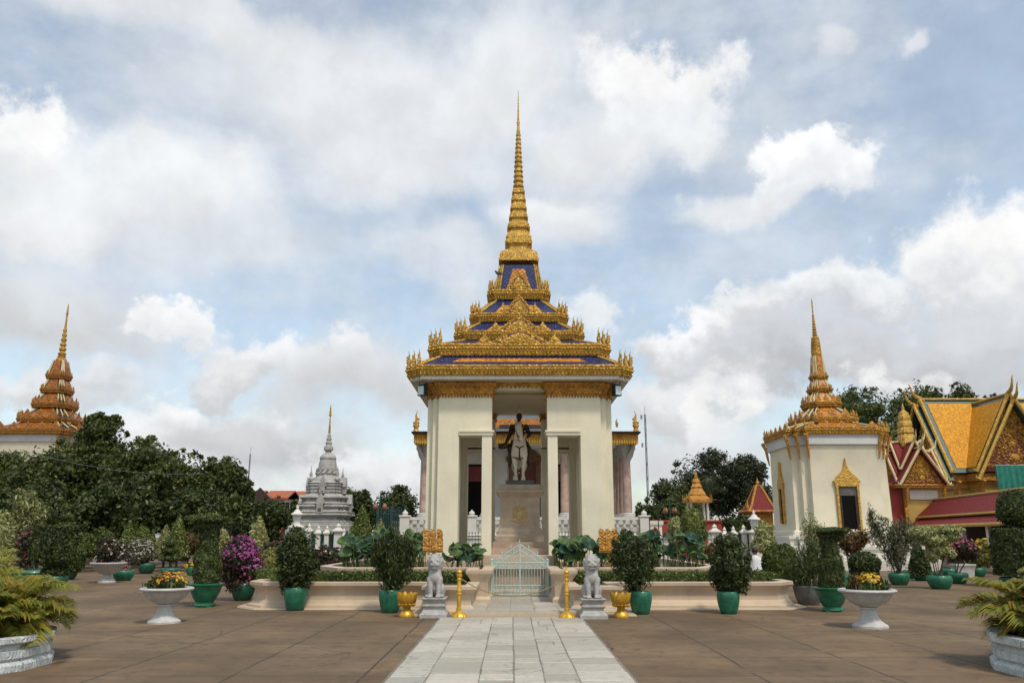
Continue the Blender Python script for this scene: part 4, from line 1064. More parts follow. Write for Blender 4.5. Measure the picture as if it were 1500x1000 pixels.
# ------------------------------------------------------------------ gate
GY = 21.6; gx0, gx1 = W(723, 830, GY).x, W(800, 830, GY).x; gz0, gz1, gzc = .15, W(760, 822, GY).z, W(760, 797, GY).z
t = thing('garden_gate', 'mint green wrought iron double gate with pointed top before the pavilion steps', 'gate', ((gx0 + gx1) / 2, GY, gz0))
gm_ = (gx0 + gx1) / 2
for s in (-1, 1):
    xa, xb = (gx0, gm_ - .008) if s < 0 else (gx1, gm_ + .008)
    def topz(x): return gz1 + (gzc - gz1) * (abs(x - xa) / abs(xb - xa))
    mb = MB()
    mb.tube([(xa, GY, gz0), (xa, GY, gz1)], .016, 8); mb.tube([(xb, GY, gz0), (xb, GY, gzc)], .016, 8); mb.tube([(xa, GY, gz1), (xb, GY, gzc)], .014, 8); mb.tube([(xa, GY, gz1 - .14), (xb, GY, gzc - .14)], .011, 8)
    for zz in (gz0 + .02, gz0 + .24, gz0 + .66, gz0 + .80): mb.tube([(xa, GY, zz), (xb, GY, zz)], .012, 8)
    lf = obj('gate_leaf', mb, 'mint_iron', t)
    for k in range(1, 9):
        x = xa + (xb - xa) * k / 9; mb = MB(); mb.tube([(x, GY, gz0 + .02), (x, GY, topz(x))], .009, 6)
        obj('bar', mb, 'mint_iron', lf)
    for k in (0, 2, 4, 6) if s < 0 else (0, 2, 4):
        x = xa + (xb - xa) * k / 6; mb = MB(); zt = topz(x); mb.tube([(x, GY, zt), (x, GY, zt + .05)], .008, 6); mb.lathe([(.006, .03), (.02, .055), (.012, .085), (.002, .13)], (x, GY, zt), 8); obj('spear_point', mb, 'mint_iron', lf)
    mb = MB()
    def ring(x, z, r):
        mb.tube([(x + r * math.cos(a), GY, z + r * math.sin(a)) for a in [2 * math.pi * i / 12 for i in range(13)]], .006, 5)
    nn = 6
    for k in range(nn):
        x = xa + (xb - xa) * (k + .5) / nn
        ring(x, gz0 + .73, .05); ring(x - .0, gz0 + .085, .05); ring(x, gz0 + .185, .045); ring(x, topz(x) - .07, .05)
        mb.tube([(x - .05, GY, gz0 + .03), (x, GY, gz0 + .13), (x + .05, GY, gz0 + .03)], .006, 5); mb.tube([(x - .05, GY, gz0 + .23), (x, GY, gz0 + .14), (x + .05, GY, gz0 + .23)], .006, 5)
    obj('scrollwork', mb, 'mint_iron', lf)
for x in (gx0 - .04, gx1 + .04):
    mb = MB(); mb.bb(x - .022, x + .022, GY - .022, GY + .022, .12, gz1 + .02); mb.lathe([(.03, 0), (.035, .02), (.01, .06)], (x, GY, gz1 + .02), 8); obj('gate_post', mb, 'mint_iron', t)

# ------------------------------------------------------------------ gold naga fans at the pavilion corners
for s, side in ((-1, 'left'), (1, 'right')):
    xs_ = (624, 634, 644) if s < 0 else (882, 891.5, 901)
    b = W(xs_[1], 806, 21.35); t = thing('naga_panel_stand', 'three carved gold hooded panels on a post among lotus leaves, %s of the pavilion' % side, 'carved panels', (b.x, 21.35, .8), 'gold carved panels before the pavilion')
    HOOD = [(-1, 0), (.9, 0), (.9, .72), (1.0, .86), (.85, .97), (.4, 1.0), (-.2, .97), (-.75, .88), (-1.0, .74), (-.8, .60), (-1.0, .5)]
    zt, zb = W(0, 774, 21.35).z, W(0, 806, 21.35).z
    for px in xs_:
        x = W(px, 790, 21.35).x; mb = MB(); sg = 1 if s < 0 else 1
        hp = [(-a * .082 * (1 if s > 0 else 1), z_ * (zt - zb)) for a, z_ in HOOD][::-1]
        mb.prism(hp if True else hp, (x, 21.42, zb), (1, 0, 0), (0, 0, 1), .09)
        for q in range(6): mb.bead((x - .01, 21.33, zb + (zt - zb) * (.10 + .145 * q)), (.045, .02, .03))
        for q in (.0, .46): mb.bb(x - .08, x + .085, 21.32, 21.44, zb + q * (zt - zb), zb + q * (zt - zb) + .03)
        obj('hood_panel', mb, 'gold_orange', t)
    mb = MB(); mb.tube([(b.x, 21.40, .76), (b.x, 21.40, zb)], .03, 8); mb.bb(W(xs_[0], 800, 21.35).x - .08, W(xs_[2], 800, 21.35).x + .08, 21.35, 21.45, zb - .05, zb - .004); obj('stand', mb, 'gold_orange', t)

# ------------------------------------------------------------------ white urns with flowers
def make_urn():
    t = thing('flower_urn', '', 'urn', (0, 0, 0), 'white pedestal flower urns')
    mb = MB(); mb.lathe([(.30, 0), (.30, .035), (.285, .05), (.25, .07), (.19, .12), (.145, .19), (.125, .26), (.13, .30), (.16, .315), (.16, .34), (.12, .355)], (0, 0, 0), 28); obj('foot', mb, 'white_marble', t)
    mb = MB(); mb.lathe([(.12, .345), (.20, .37), (.30, .43), (.375, .50), (.42, .585), (.435, .60), (.40, .595), (.10, .56)], (0, 0, 0), 56, .018, 28); obj('bowl', mb, 'white_marble', t)
    mb = MB(); mb.lathe([(.43, .585), (.475, .595), (.49, .62), (.475, .645), (.45, .65), (.41, .635), (.40, .60)], (0, 0, 0), 56, .012, 28, False); obj('rim', mb, 'white_marble', t)
    mb = MB(); mb.lathe([(.01, .555), (.405, .60), (.40, .615), (.01, .63)], (0, 0, 0), 20); obj('soil', mb, 'soil', t)
    return t
URN = make_urn()
def urn_at(px, py, sc, label, first=False):
    p = G(px, py); t = URN if first else copy_tree(URN, (0, 0, 0))
    t['label'] = label; t.location = (p.x, p.y + .28, 0); t.scale = (sc,) * 3; return Vector(t.location)
uL = urn_at(231, 914, 1.0, 'white fluted pedestal urn left of the walk, planted with orange and yellow marigolds', True)
uR = urn_at(1285, 921, 1.03, 'white fluted pedestal urn right of the walk, planted with yellow flowers and red croton')
for (u, nm) in ((uL, 0), (uR, 1)):
    t = thing('flower_bed', ('bright orange and yellow marigolds massed in the left white urn', 'yellow marigolds with spiky red leaves growing in the right white urn')[nm], 'flowers', (u.x, u.y, .62))
    if nm == 0:
        foliage('leaves', [('e', (u.x, u.y, .68), (.38, .30, .13)), ('e', (u.x - .2, u.y, .72), (.14, .14, .16))], 900, .10, 'leaf_mid', t, 3, .5, .15, .35, .7, upright=True)
        blossoms('marigolds', [('e', (u.x + .07, u.y - .05, .76), (.27, .25, .14))], 70, .055, 'petal_yellow', t, 6, .2, -.1); blossoms('orange_marigolds', [('e', (u.x + .05, u.y - .05, .74), (.28, .26, .15))], 26, .055, 'petal_orange', t, 9, .25, -.1); blossoms('pink_blooms', [('e', (u.x - .02, u.y + .1, .86), (.10, .1, .06))], 14, .05, 'petal_pink', t, 12, .2)
    else:
        foliage('leaves', [('e', (u.x - .02, u.y, .67), (.36, .28, .11)), ('e', (u.x + .28, u.y, .72), (.10, .12, .13))], 520, .15, 'leaf_mid', t, 4, .5, .15, .28, .7, upright=True)
        foliage('red_leaves', [('e', (u.x - .22, u.y - .05, .74), (.16, .16, .14))], 130, .20, 'leaf_red', t, 8, .6, .2, .22, 0, upright=True)
        blossoms('marigolds', [('e', (u.x + .06, u.y - .02, .80), (.19, .18, .13))], 75, .06, 'petal_yellow', t, 7, .2, -.2)

# ------------------------------------------------------------------ big white ring planters with palms at the frame's lower corners
def ring_planter(c, r, label, seed, z1=.40):
    t = thing('ring_planter', label, 'planter', (c[0], c[1], 0), 'white ring planters with palms'); n = 14
    def poly(rr): return [(c[0] + rr * math.cos(2 * math.pi * (i + .5) / n), c[1] + rr * math.sin(2 * math.pi * (i + .5) / n)) for i in range(n)]
    prof = [(.05, 0), (.05, .075), (.02, .10), (-.02, .12), (-.02, .13), (.015, .15), (.015, .235), (-.02, .25), (-.03, .27), (-.02, .30), (.03, .32), (.05, .335), (.05, z1 - .01), (.035, z1), (-.09, z1), (-.09, z1 - .08)]
    for i in range(n):     # cast segments with open joints
        p0, p1 = poly(r)[i], poly(r)[(i + 1) % n]; mid = ((p0[0] + p1[0]) / 2, (p0[1] + p1[1]) / 2)
        d = Vector((p1[0] - p0[0], p1[1] - p0[1])).normalized(); out = Vector((d.y, -d.x)); q0 = Vector(p0) + d * .008; q1 = Vector(p1) - d * .008
        mb = MB(); half = math.tan(math.pi / n)
        A = []; B = []
        for o_, z in prof + [(-.16, z1 - .08), (-.16, 0)]:
            a = q0 + out * o_ - d * o_ * half; b = q1 + out * o_ + d * o_ * half; A.append((a.x, a.y, z)); B.append((b.x, b.y, z))
        mb.loft([A, B], True); obj('segment', mb, 'planter_stone', t, smooth=20)
    mb = MB(); mb.loft([[(x, y, z) for x, y in poly(r - .1)] for z in (.02, z1 - .07)], True); obj('soil', mb, 'soil', t)
    return t
def palm(name, label, c, n, Lr, seed, parent=None, mat='leaf_palm', el=(38, 88)):
    t = thing('palm', label, 'palm', c, 'young palms in the ring planters'); rng = random.Random(seed); V = []; Fq = []
    ra = MB()
    for k in range(n):
        a = 2 * math.pi * k / n + rng.uniform(-.3, .3); e = R(rng.uniform(*el)); L = Lr * 1.12 * rng.uniform(.75, 1.15); p = Vector(c) + Vector((rng.uniform(-.08, .08), rng.uniform(-.08, .08), 0)); pts = [p.copy()]; m_ = 12
        for i in range(m_):
            d = Vector((math.cos(a) * math.cos(e), math.sin(a) * math.cos(e), math.sin(e))); p = p + d * L / m_; pts.append(p.copy()); e -= R(rng.uniform(4.5, 9.5))
        ra.tube(pts, [.011 * (1 - i / (m_ + 2)) for i in range(m_ + 1)], 5)
        sidev = Vector((-math.sin(a), math.cos(a), 0))
        for i in range(2, m_ + 1):
            for u in (0, .25, .5, .75):
                q = pts[i - 1].lerp(pts[i], u); tdir = (pts[i] - pts[i - 1]).normalized(); fr = (i - 1 + u) / m_; ll = .52 * Lr * (math.sin(math.pi * min(1, .18 + fr * .82)) ** .7) * rng.uniform(.8, 1.1)
                for s in (-1, 1):
                    d = (sidev * s * .75 + tdir * .75 + Vector((0, 0, .35 + rng.uniform(-.15, .15)))).normalized(); w = tdir.cross(d).normalized().cross(d) * .016
                    mid = q + d * ll * .55; tip = q + d * ll + Vector((0, 0, -.42 * ll)); o = len(V)
                    V += [q - w * .5, mid - w, tip, mid + w]; Fq.append((o, o + 1, o + 2, o + 3))
    obj('fronds', quads_mesh('fronds', [tuple(v) for v in V], Fq), mat, t, 0); obj('stems', ra, 'leaf_palm', t); return t
ring_planter((-7.36, 11.0), 1.36, 'round white cast stone planter ring at the lower left edge, filled with palms', 1)
ring_planter((7.32, 10.45), 1.36, 'round white cast stone planter ring at the lower right edge, filled with palms', 2, .43)
k = 0
for (x, y, n, L, desc) in ((-6.75, 10.75, 17, .80, 'low yellow green feathery palm nearest the lens in the left ring planter'), (-7.35, 10.5, 16, 1.0, 'bushy feathery palm at the outer edge of the left ring planter'), (-6.75, 11.5, 17, .95, 'arching feathery palm toward the back of the left ring planter'), (-7.7, 11.6, 15, 1.2, 'tallest feathery palm at the back of the left ring planter'),
                          (6.85, 10.2, 16, .80, 'low golden feathery palm at the front of the right ring planter'), (7.4, 9.9, 15, .9, 'bushy feathery palm at the outer edge of the right ring planter'), (6.75, 10.9, 17, .95, 'arching golden palm at the back of the right ring planter'), (7.5, 11.0, 15, 1.1, 'tallest feathery palm in the right ring planter')):
    palm('palm', desc, (x, y, .32), n * 2 + 4, L, 20 + k); k += 1

# ------------------------------------------------------------------ potted plants
def pot(t, kind, p, r, h, mat):
    """pot with outer radius r and height h standing at p"""
    if kind == 'vase':   prof = [(.66, 0), (.70, .02), (.80, .18), (.90, .38), (.97, .56), (1.0, .72), (.99, .83), (.955, .91), (.91, .96), (.87, .985), (.82, .975), (.80, .9), (.02, .88)]
    elif kind == 'bowl': prof = [(.62, 0), (.66, .03), (.84, .25), (.97, .55), (1.0, .75), (.96, .90), (.90, .97), (.86, 1.0), (.80, .97), (.78, .9), (.02, .88)]
    elif kind == 'stone':prof = [(.66, 0), (.70, .04), (.90, .45), (.98, .75), (1.0, .84), (1.02, .88), (1.02, .97), (.95, 1.0), (.88, .96), (.02, .9)]
    elif kind == 'footed': prof = [(.50, .20), (.52, .22), (.66, .36), (.82, .62), (.90, .84), (.96, .90), (1.04, .93), (1.05, .98), (.98, 1.0), (.88, .96), (.86, .9), (.02, .9)]
    elif kind == 'dish': prof = [(.22, .40), (.40, .44), (.72, .62), (.92, .86), (.99, .90), (1.02, .95), (1.0, 1.0), (.92, .99), (.88, .93), (.02, .93)]
    mb = MB(); mb.lathe([(a * r, b * h) for a, b in prof], p, 28); o = obj('pot', mb, mat, t)
    if kind == 'footed':
        mb = MB(); mb.lathe([(a * r, b * h) for a, b in ((.56, .03), (.60, .06), (.58, .12), (.50, .16), (.50, .205))], p, 28)
        for k in range(4):
            a = math.pi / 4 + k * math.pi / 2; mb.box((p[0] + math.cos(a) * r * .5, p[1] + math.sin(a) * r * .5, p[2] + .02 * h + .012), (r * .16, r * .10, .03), a + math.pi / 2)
        obj('foot', mb, mat, t)
    if kind == 'dish':
        mb = MB(); mb.lathe([(a * r, b * h) for a, b in ((.52, 0), (.52, .06), (.40, .12), (.22, .28), (.2, .42))], p, 20); obj('foot', mb, mat, t)
    mb = MB(); mb.lathe([(.01, .86 * h), (.80 * r, .885 * h), (.78 * r, .91 * h), (.01, .93 * h)], p, 18); obj('soil', mb, 'soil', t)
def potted(name, label, cat, base, potdef, shapes, leaf, mat, n, seed=1, Y=None, group=None, flowers=None, stems=1, **kw):
    """base (px, py) is where the pot or stem meets the ground; shapes are (kind, cx, cy, rx, ry[, depth]) in photo pixels at that distance"""
    p = G(*base) if Y is None else Vector((W(base[0], base[1], Y).x, Y, 0))
    if potdef: 
        pr = potdef[1] * p.y / ray(*base)[1]; p.y += pr * .8; 
        if Y is None: p.x *= p.y / (p.y - pr * .8)
    Yc = p.y; s = Yc / ray(base[0], base[1])[1]
    t = thing(name, label, cat, p, group); zt = 0
    if potdef:
        kind, rpx, hpx, pm = potdef; pot(t, kind, p, rpx * s, hpx * s, pm); zt = hpx * s * .9
    sh = []
    for q in shapes:
        k, cx, cy, rx, ry = q[:5]; c = W(cx, cy, Yc); dep = (q[5] if len(q) > 5 else rx) * s
        if k == 'e': sh.append(('e', (c.x, c.y + (q[6] * s if len(q) > 6 else 0), c.z), (rx * s, dep, ry * s)))
        else: sh.append((k, (c.x, c.y, c.z), (rx * s, dep, ry * s)))      # cone/drum: (cx, cy) is base centre, ry the height
    lf = leaf * s * .78; n = int(n * 1.6); tufts = kw.pop('tufts', 0)
    if tufts:       # young shoots breaking the outline
        rt = np.random.default_rng(seed + 50); es = [q for q in sh if q[0] == 'e']
        for _ in range(tufts):
            q = es[int(rt.integers(len(es)))]; d = rt.normal(size=3); d /= np.linalg.norm(d); d[2] = abs(d[2]) if rt.uniform() < .7 else max(d[2], -.25)
            c_ = np.array(q[1]) + d * np.array(q[2]) * rt.uniform(.92, 1.12); rr_ = q[2][0] * rt.uniform(.12, .24); sh.append(('e', tuple(c_), (rr_, rr_, rr_ * rt.uniform(1.0, 1.8))))
    foliage('crown', sh, n, lf, mat, t, seed, **kw)
    if stems:
        rg = random.Random(seed); mb = MB(); zc = sum(q[1][2] for q in sh) / len(sh)
        for i in range(stems):
            q = sh[i % len(sh)]; top = Vector(q[1]); 
            if q[0] in 'kd': top.z += q[2][2] * .6
            b = Vector((p.x + (rg.uniform(-.3, .3) * (potdef[1] * s if potdef else .1) if stems > 1 else 0), p.y + rg.uniform(-.05, .05), zt * .95)); m_ = b.lerp(top, .5) + Vector((rg.uniform(-.04, .04), rg.uniform(-.04, .04), 0)); rad = max(.012, 2.2 * s if stems < 3 else 1.0 * s)
            mb.tube([b, m_, top], [rad, rad * .7, rad * .3], 6)
        obj('stem', mb, 'bark', t)
    for f in flowers or []:
        blossoms(f[0], [sh[i] for i in f[4]] if len(f) > 4 and f[4] is not None else sh, f[1], f[2] * s, f[3], t, seed + 3, kw.get('amp', .08), f[5] if len(f) > 5 else None)
    return t
GG = 'green_glaze'; GD = 'green_dark'
# four dark shrubs in tall green jars before the stone beds
V4 = 'dark shrubs in tall green jars along the stone beds'
potted('potted_shrub', 'dark glossy upright shrub in a tall green jar, leftmost along the stone beds', 'shrub', (432, 894.5), ('vase', 17.5, 33, GG), [('e', 434, 822, 25, 44), ('e', 424, 835, 17, 30), ('e', 446, 832, 17, 30), ('e', 433, 795, 15, 20)], 8.5, 'leaf_dark', 5200, 11, group=V4, shell=.65, amp=.22, aspect=.4, core=.55, tufts=16)
potted('potted_shrub', 'feathery dark green shrub in a tall green jar beside the left gold bowl', 'shrub', (571, 898), ('vase', 17, 33, GG), [('e', 577, 822, 27, 42), ('e', 561, 816, 16, 30), ('e', 593, 812, 17, 28), ('e', 576, 850, 16, 14)], 9, 'leaf_dark', 5200, 12, group=V4, shell=.7, amp=.28, aspect=.2, core=.55, upright=True, tufts=20)
potted('potted_shrub', 'loose dark green shrub in a tall green jar beside the right gold bowl', 'shrub', (939, 900), ('vase', 17, 33, GG), [('e', 926, 822, 27, 38), ('e', 908, 815, 15, 26), ('e', 944, 817, 15, 26), ('e', 928, 852, 12, 15)], 9, 'leaf_dark', 5000, 13, group=V4, shell=.7, amp=.26, aspect=.3, core=.52, tufts=22)
potted('potted_shrub', 'very dark egg shaped shrub in a tall green jar, rightmost along the stone beds', 'shrub', (1068, 899.5), ('vase', 16.5, 32, GG), [('e', 1070, 828, 28, 42), ('e', 1070, 802, 16, 20), ('e', 1058, 842, 18, 24), ('e', 1083, 842, 18, 24)], 8, 'leaf_dark', 5400, 14, group=V4, shell=.6, amp=.2, aspect=.4, core=.56, tufts=18)
# footed pots with clipped column topiary
potted('topiary_column', 'clipped vase shaped topiary with flared top in a footed green pot, left of the purple bougainvillea', 'topiary', (299, 889.5), ('footed', 25, 33, GG), [('e', 305, 760, 31, 7), ('e', 305, 769, 21, 8), ('d', 305, 812, 14, 42), ('e', 302, 822, 18, 26), ('d', 302, 856, 19, 36)], 6.5, 'leaf_mid', 6200, 21, shell=.3, amp=.12, aspect=.35, core=.84, stems=1)
potted('topiary_column', 'tall clipped topiary column with flat cap in a footed green pot beside the right white urn', 'topiary', (1220, 896.5), ('footed', 25, 34, GG), [('e', 1216, 777, 25, 5.5), ('e', 1216, 785, 17, 7), ('d', 1217, 825, 13, 42), ('e', 1218, 826, 17, 24), ('d', 1219, 862, 18.5, 42)], 6, 'leaf_mid', 6200, 22, shell=.3, amp=.10, aspect=.3, core=.86)
# left side
potted('potted_bougainvillea', 'bright purple flowering bougainvillea mound in a round dark green pot by the left stone bed', 'bougainvillea', (355, 880), ('bowl', 17, 25, GD), [('e', 352, 818, 29, 28), ('e', 340, 832, 20, 26), ('e', 366, 836, 18, 24), ('e', 352, 856, 20, 12)], 6.5, 'leaf_bronze', 4200, 31, shell=.4, amp=.18, core=.72, flowers=[('blossoms', 1000, 3.8, 'petal_magenta', [0, 1, 2], .05), ('lower_blossoms', 110, 4, 'petal_pink', [1, 2])])
potted('potted_shrub', 'dense clipped barrel shaped shrub in a squat green pot at the left of the terrace', 'shrub', (78, 862), ('bowl', 18.5, 18, GD), [('e', 82, 803, 28, 34), ('b', 80, 795, 24, 25), ('e', 80, 838, 19, 10)], 6.5, 'leaf_dark', 5200, 32, shell=.3, amp=.09, aspect=.5, core=.82)
potted('potted_shrub', 'small rounded green shrub behind the barrel shaped shrub on the left', 'shrub', (98, 849), ('bowl', 13, 12, GD), [('e', 110, 818, 15, 20)], 6, 'leaf_mid', 1500, 33, shell=.35, amp=.1)
potted('potted_bougainvillea', 'sparse dusky red bougainvillea in a wide green bowl at the far left', 'bougainvillea', (48, 853), ('bowl', 30, 18, GG), [('e', 40, 795, 19, 26), ('e', 52, 785, 14, 18), ('e', 36, 822, 13, 14)], 6.5, 'leaf_bronze', 1500, 34, shell=.8, amp=.25, core=.4, flowers=[('blossoms', 120, 3.2, 'petal_red', None, .1)], stems=4)
potted('variegated_shrub', 'tall loose variegated tree shrub standing before the dark trees at far left', 'shrub', (42, 846), None, [('e', 38, 740, 20, 24), ('e', 55, 757, 14, 18), ('e', 25, 760, 14, 20), ('e', 44, 778, 18, 16)], 9, 'leaf_vari', 1700, 35, shell=.8, amp=.25, aspect=.3, core=.35, stems=4, droop=1.0)
potted('cream_shrub', 'pale cream variegated shrub cut off by the left edge of the frame', 'shrub', (-2, 862), None, [('e', -4, 790, 22, 42), ('e', -8, 820, 24, 24)], 8, 'leaf_cream', 2600, 36, shell=.35, amp=.14, stems=1)
potted('topiary_shrub', 'small tiered conical topiary against the dark trees at left', 'topiary', (100, 842), None, [('e', 97, 744, 6, 7), ('e', 98, 757, 9, 7), ('e', 98, 769, 11, 8), ('e', 98, 786, 7, 14)], 5.5, 'leaf_mid', 1100, 37, amp=.12)
potted('garden_shrub', 'yellow green rounded shrub right of the barrel shaped shrub', 'shrub', (122, 838), None, [('e', 123, 800, 18, 20), ('e', 116, 790, 11, 11)], 6, 'leaf_hedge', 1700, 38, amp=.15)
potted('garden_shrub', 'wide domed olive shrub behind the stone dish planter', 'shrub', (152, 836), None, [('e', 150, 795, 19, 21), ('e', 165, 806, 16, 16)], 6, 'leaf_hedge', 1900, 39, amp=.14)
potted('dish_planter_shrub', 'twiggy reddish shrub growing in a wide grey stone dish on a short foot', 'shrub', (156, 854), ('dish', 25, 29, 'white_marble'), [('e', 158, 803, 15, 18), ('e', 172, 806, 15, 14), ('e', 152, 818, 10, 9)], 6.5, 'leaf_bronze', 1500, 40, shell=.7, amp=.2, core=.4, stems=5, flowers=[('pale_flowers', 40, 3.2, 'petal_white', [1])])
potted('topiary_shrub', 'bright green clipped cone behind the white flowered ball', 'topiary', (185, 836), None, [('k', 185, 815, 17, 52), ('e', 185, 806, 16, 14)], 5, 'leaf_lime', 1900, 41, amp=.05, shell=.2)
potted('topiary_shrub', 'rounded clipped green dome next to the bright green cone', 'topiary', (210, 836), None, [('e', 208, 791, 11, 20), ('k', 221, 812, 9, 34)], 5, 'leaf_lime', 1500, 42, amp=.05, shell=.2)
potted('flowering_ball', 'rounded bush dotted with white flowers above a green pot at left', 'bush', (214, 840), ('bowl', 12, 15, GD), [('e', 207, 808, 20, 18), ('e', 196, 814, 12, 12)], 5, 'leaf_whiteflower', 2300, 43, amp=.10, shell=.3, flowers=[('white_flowers', 260, 2.2, 'petal_white', [0, 1])])
potted('potted_flowers', 'squat green bowl of small pink and white flowers near the stone dish', 'flowers', (180, 850.5), ('bowl', 15, 15, GG), [('e', 181, 835, 12, 3.5)], 5, 'leaf_mid', 260, 44, core=.5, stems=0, flowers=[('pink_flowers', 24, 4.5, 'petal_pink'), ('white_flowers', 10, 4.2, 'petal_white')])
potted('topiary_shrub', 'tall green clipped cone left of the flared topiary column', 'topiary', (258, 838), None, [('k', 258, 815, 18, 62), ('e', 257, 806, 17, 16)], 5.5, 'leaf_lime', 2200, 45, amp=.06, shell=.25)
potted('cream_shrub', 'pale cream green leaning cone tucked behind the tall green cone', 'shrub', (238, 836), None, [('k', 240, 815, 17, 46), ('e', 236, 806, 13, 14)], 5.5, 'leaf_vari', 1700, 46, amp=.08, shell=.25)
potted('cloud_topiary', 'small tiered cloud pruned tree in a green bowl behind the left white urn', 'topiary', (249, 843), ('bowl', 14, 11, GG), [('e', 249, 795, 10, 5), ('e', 249, 806, 13, 5), ('e', 248, 817, 15, 5)], 5, 'leaf_mid', 1300, 47, amp=.1, stems=1)
potted('croton_shrub', 'rust red croton ball left of the flared topiary column', 'shrub', (276, 836), None, [('e', 276, 797, 16, 18), ('e', 270, 808, 10, 12)], 6, 'leaf_red', 1600, 48, amp=.14)
potted('potted_flowers', 'small green pot with yellow flowers behind the left topiary column', 'flowers', (279, 843), ('vase', 6.5, 13, GG), [('e', 279, 829, 6, 4)], 4, 'leaf_mid', 130, 49, stems=0, flowers=[('yellow_flowers', 14, 3.5, 'petal_yellow')])
potted('cream_shrub', 'pale yellow dome rising directly behind the flared topiary top', 'shrub', (312, 838), None, [('e', 312, 768, 14, 17), ('e', 312, 790, 15, 18)], 6, 'leaf_vari', 1500, 50, amp=.08)
potted('cream_shrub', 'pale cream bush beside the purple bougainvillea on its left', 'shrub', (322, 840), None, [('e', 322, 788, 13, 14), ('e', 322, 808, 13, 16)], 6, 'leaf_cream', 1100, 51, amp=.14)
potted('cream_shrub', 'pale cream flat topped pyramid shrub behind the purple bougainvillea', 'shrub', (377, 838), None, [('k', 377, 818, 21, 62), ('b', 377, 774, 8, 8), ('e', 377, 800, 17, 18)], 6, 'leaf_cream', 2100, 52, amp=.06, shell=.2)
potted('garden_shrub', 'yellow flecked croton bush behind the left end of the stone bed', 'shrub', (396, 846), None, [('e', 394, 822, 15, 20), ('e', 405, 826, 9, 14)], 6.5, 'leaf_yellow', 900, 53, amp=.2, shell=.6)
potted('garden_shrub', 'dark reddish leafy shrub between the cream pyramid and the jar shrub', 'shrub', (402, 842), None, [('e', 400, 806, 14, 15), ('e', 412, 800, 8, 9)], 6.5, 'leaf_bronze', 900, 54, amp=.2, shell=.6)
potted('flowering_shrub', 'low dark shrub with white blossoms in front of the grey stupa fence', 'shrub', (478, 840), None, [('e', 470, 816, 18, 16), ('e', 492, 818, 18, 15)], 6.5, 'leaf_bronze', 1800, 55, amp=.15, flowers=[('white_blossoms', 46, 5.5, 'petal_white', None, .3)])
potted('topiary_cone', 'egg shaped clipped dark green topiary right of the grey stupa', 'topiary', (529, 838), None, [('k', 529, 800, 19, 63), ('e', 529, 782, 18, 21)], 5, 'leaf_lime', 2600, 56, amp=.06, shell=.25, Y=31)
potted('cream_shrub', 'cream white pyramid shrub beside the egg shaped topiary', 'shrub', (556, 838), None, [('k', 556, 805, 17, 44), ('e', 556, 796, 16, 12)], 5.5, 'leaf_cream', 1700, 57, amp=.08, shell=.25, Y=33)
# right side
potted('topiary_cone', 'rounded clipped green topiary on a tiered base, left of the white fence posts', 'topiary', (1015, 838), None, [('e', 1015, 768, 18.5, 26), ('e', 1024, 782, 14, 12), ('e', 1010, 800, 20, 8), ('e', 1030, 806, 14, 10)], 5, 'leaf_lime', 2900, 61, amp=.06, shell=.25, Y=31)
potted('cream_shrub', 'cream bush just left of the rounded topiary', 'shrub', (991, 838), None, [('e', 990, 774, 11, 17), ('e', 988, 790, 9, 12)], 5.5, 'leaf_cream', 1200, 62, amp=.12, Y=33)
potted('cream_shrub', 'cream clipped pyramid before the white tower base', 'shrub', (1120, 838), None, [('k', 1120, 806, 21, 46), ('b', 1120, 786, 12, 16), ('e', 1120, 800, 20, 10)], 6, 'leaf_cream', 2100, 63, amp=.06, shell=.2, Y=30)
potted('garden_shrub', 'reddish green bush behind the rightmost jar shrub', 'shrub', (1045, 840), None, [('e', 1044, 812, 12, 16)], 6, 'leaf_red', 700, 64, amp=.2, Y=28)
potted('garden_shrub', 'wide dark rounded bush beside the person in white', 'shrub', (1140, 862), None, [('e', 1136, 826, 20, 29), ('e', 1152, 824, 18, 27)], 6, 'leaf_hedge', 3400, 65, amp=.07, shell=.25, Y=22.6)
potted('potted_shrub', 'spiky feathery green shrub in a round weathered grey pot', 'shrub', (1185, 886.5), ('stone', 20.5, 27, 'grey_pot'), [('e', 1178, 832, 25, 32), ('e', 1190, 815, 15, 28), ('e', 1168, 836, 17, 22)], 10, 'leaf_mid', 2400, 66, amp=.22, shell=.7, aspect=.16, core=.5, upright=True, stems=7)
potted('airy_shrub', 'airy pale bamboo like shrub before the white tower', 'shrub', (1192, 838), None, [('e', 1188, 778, 17, 24), ('e', 1200, 790, 14, 22)], 6.5, 'leaf_vari', 1300, 67, amp=.25, shell=.85, core=0, aspect=.25, stems=7, Y=29)
potted('croton_shrub', 'orange and green flowering croton behind the ball topiary', 'shrub', (1247, 842), None, [('e', 1246, 797, 16, 20), ('e', 1236, 788, 12, 14), ('e', 1262, 788, 11, 12)], 6.5, 'leaf_red', 1500, 68, amp=.2, shell=.7, core=.5, stems=3, flowers=[('orange_blooms', 9, 4.5, 'petal_orange', [2])], Y=30)
potted('topiary_ball', 'dark clipped mushroom ball topiary behind the right white urn', 'topiary', (1266, 866), None, [('e', 1266, 825, 23, 17), ('e', 1266, 838, 20, 9)], 5, 'leaf_dark', 2900, 69, amp=.04, shell=.18, stems=1, Y=23)
potted('potted_oleander', 'tall many stemmed oleander in a green pot, sprays reaching up left', 'shrub', (1318, 857), ('bowl', 15, 17, GG), [('e', 1308, 788, 20, 30), ('e', 1284, 775, 13, 26), ('e', 1330, 784, 16, 28), ('e', 1276, 756, 6, 16), ('e', 1312, 815, 16, 20)], 9, 'leaf_olea', 2300, 70, amp=.25, shell=.9, core=0, aspect=.22, upright=True, stems=14, flowers=[('white_flowers', 22, 4.5, 'petal_white', [1])])
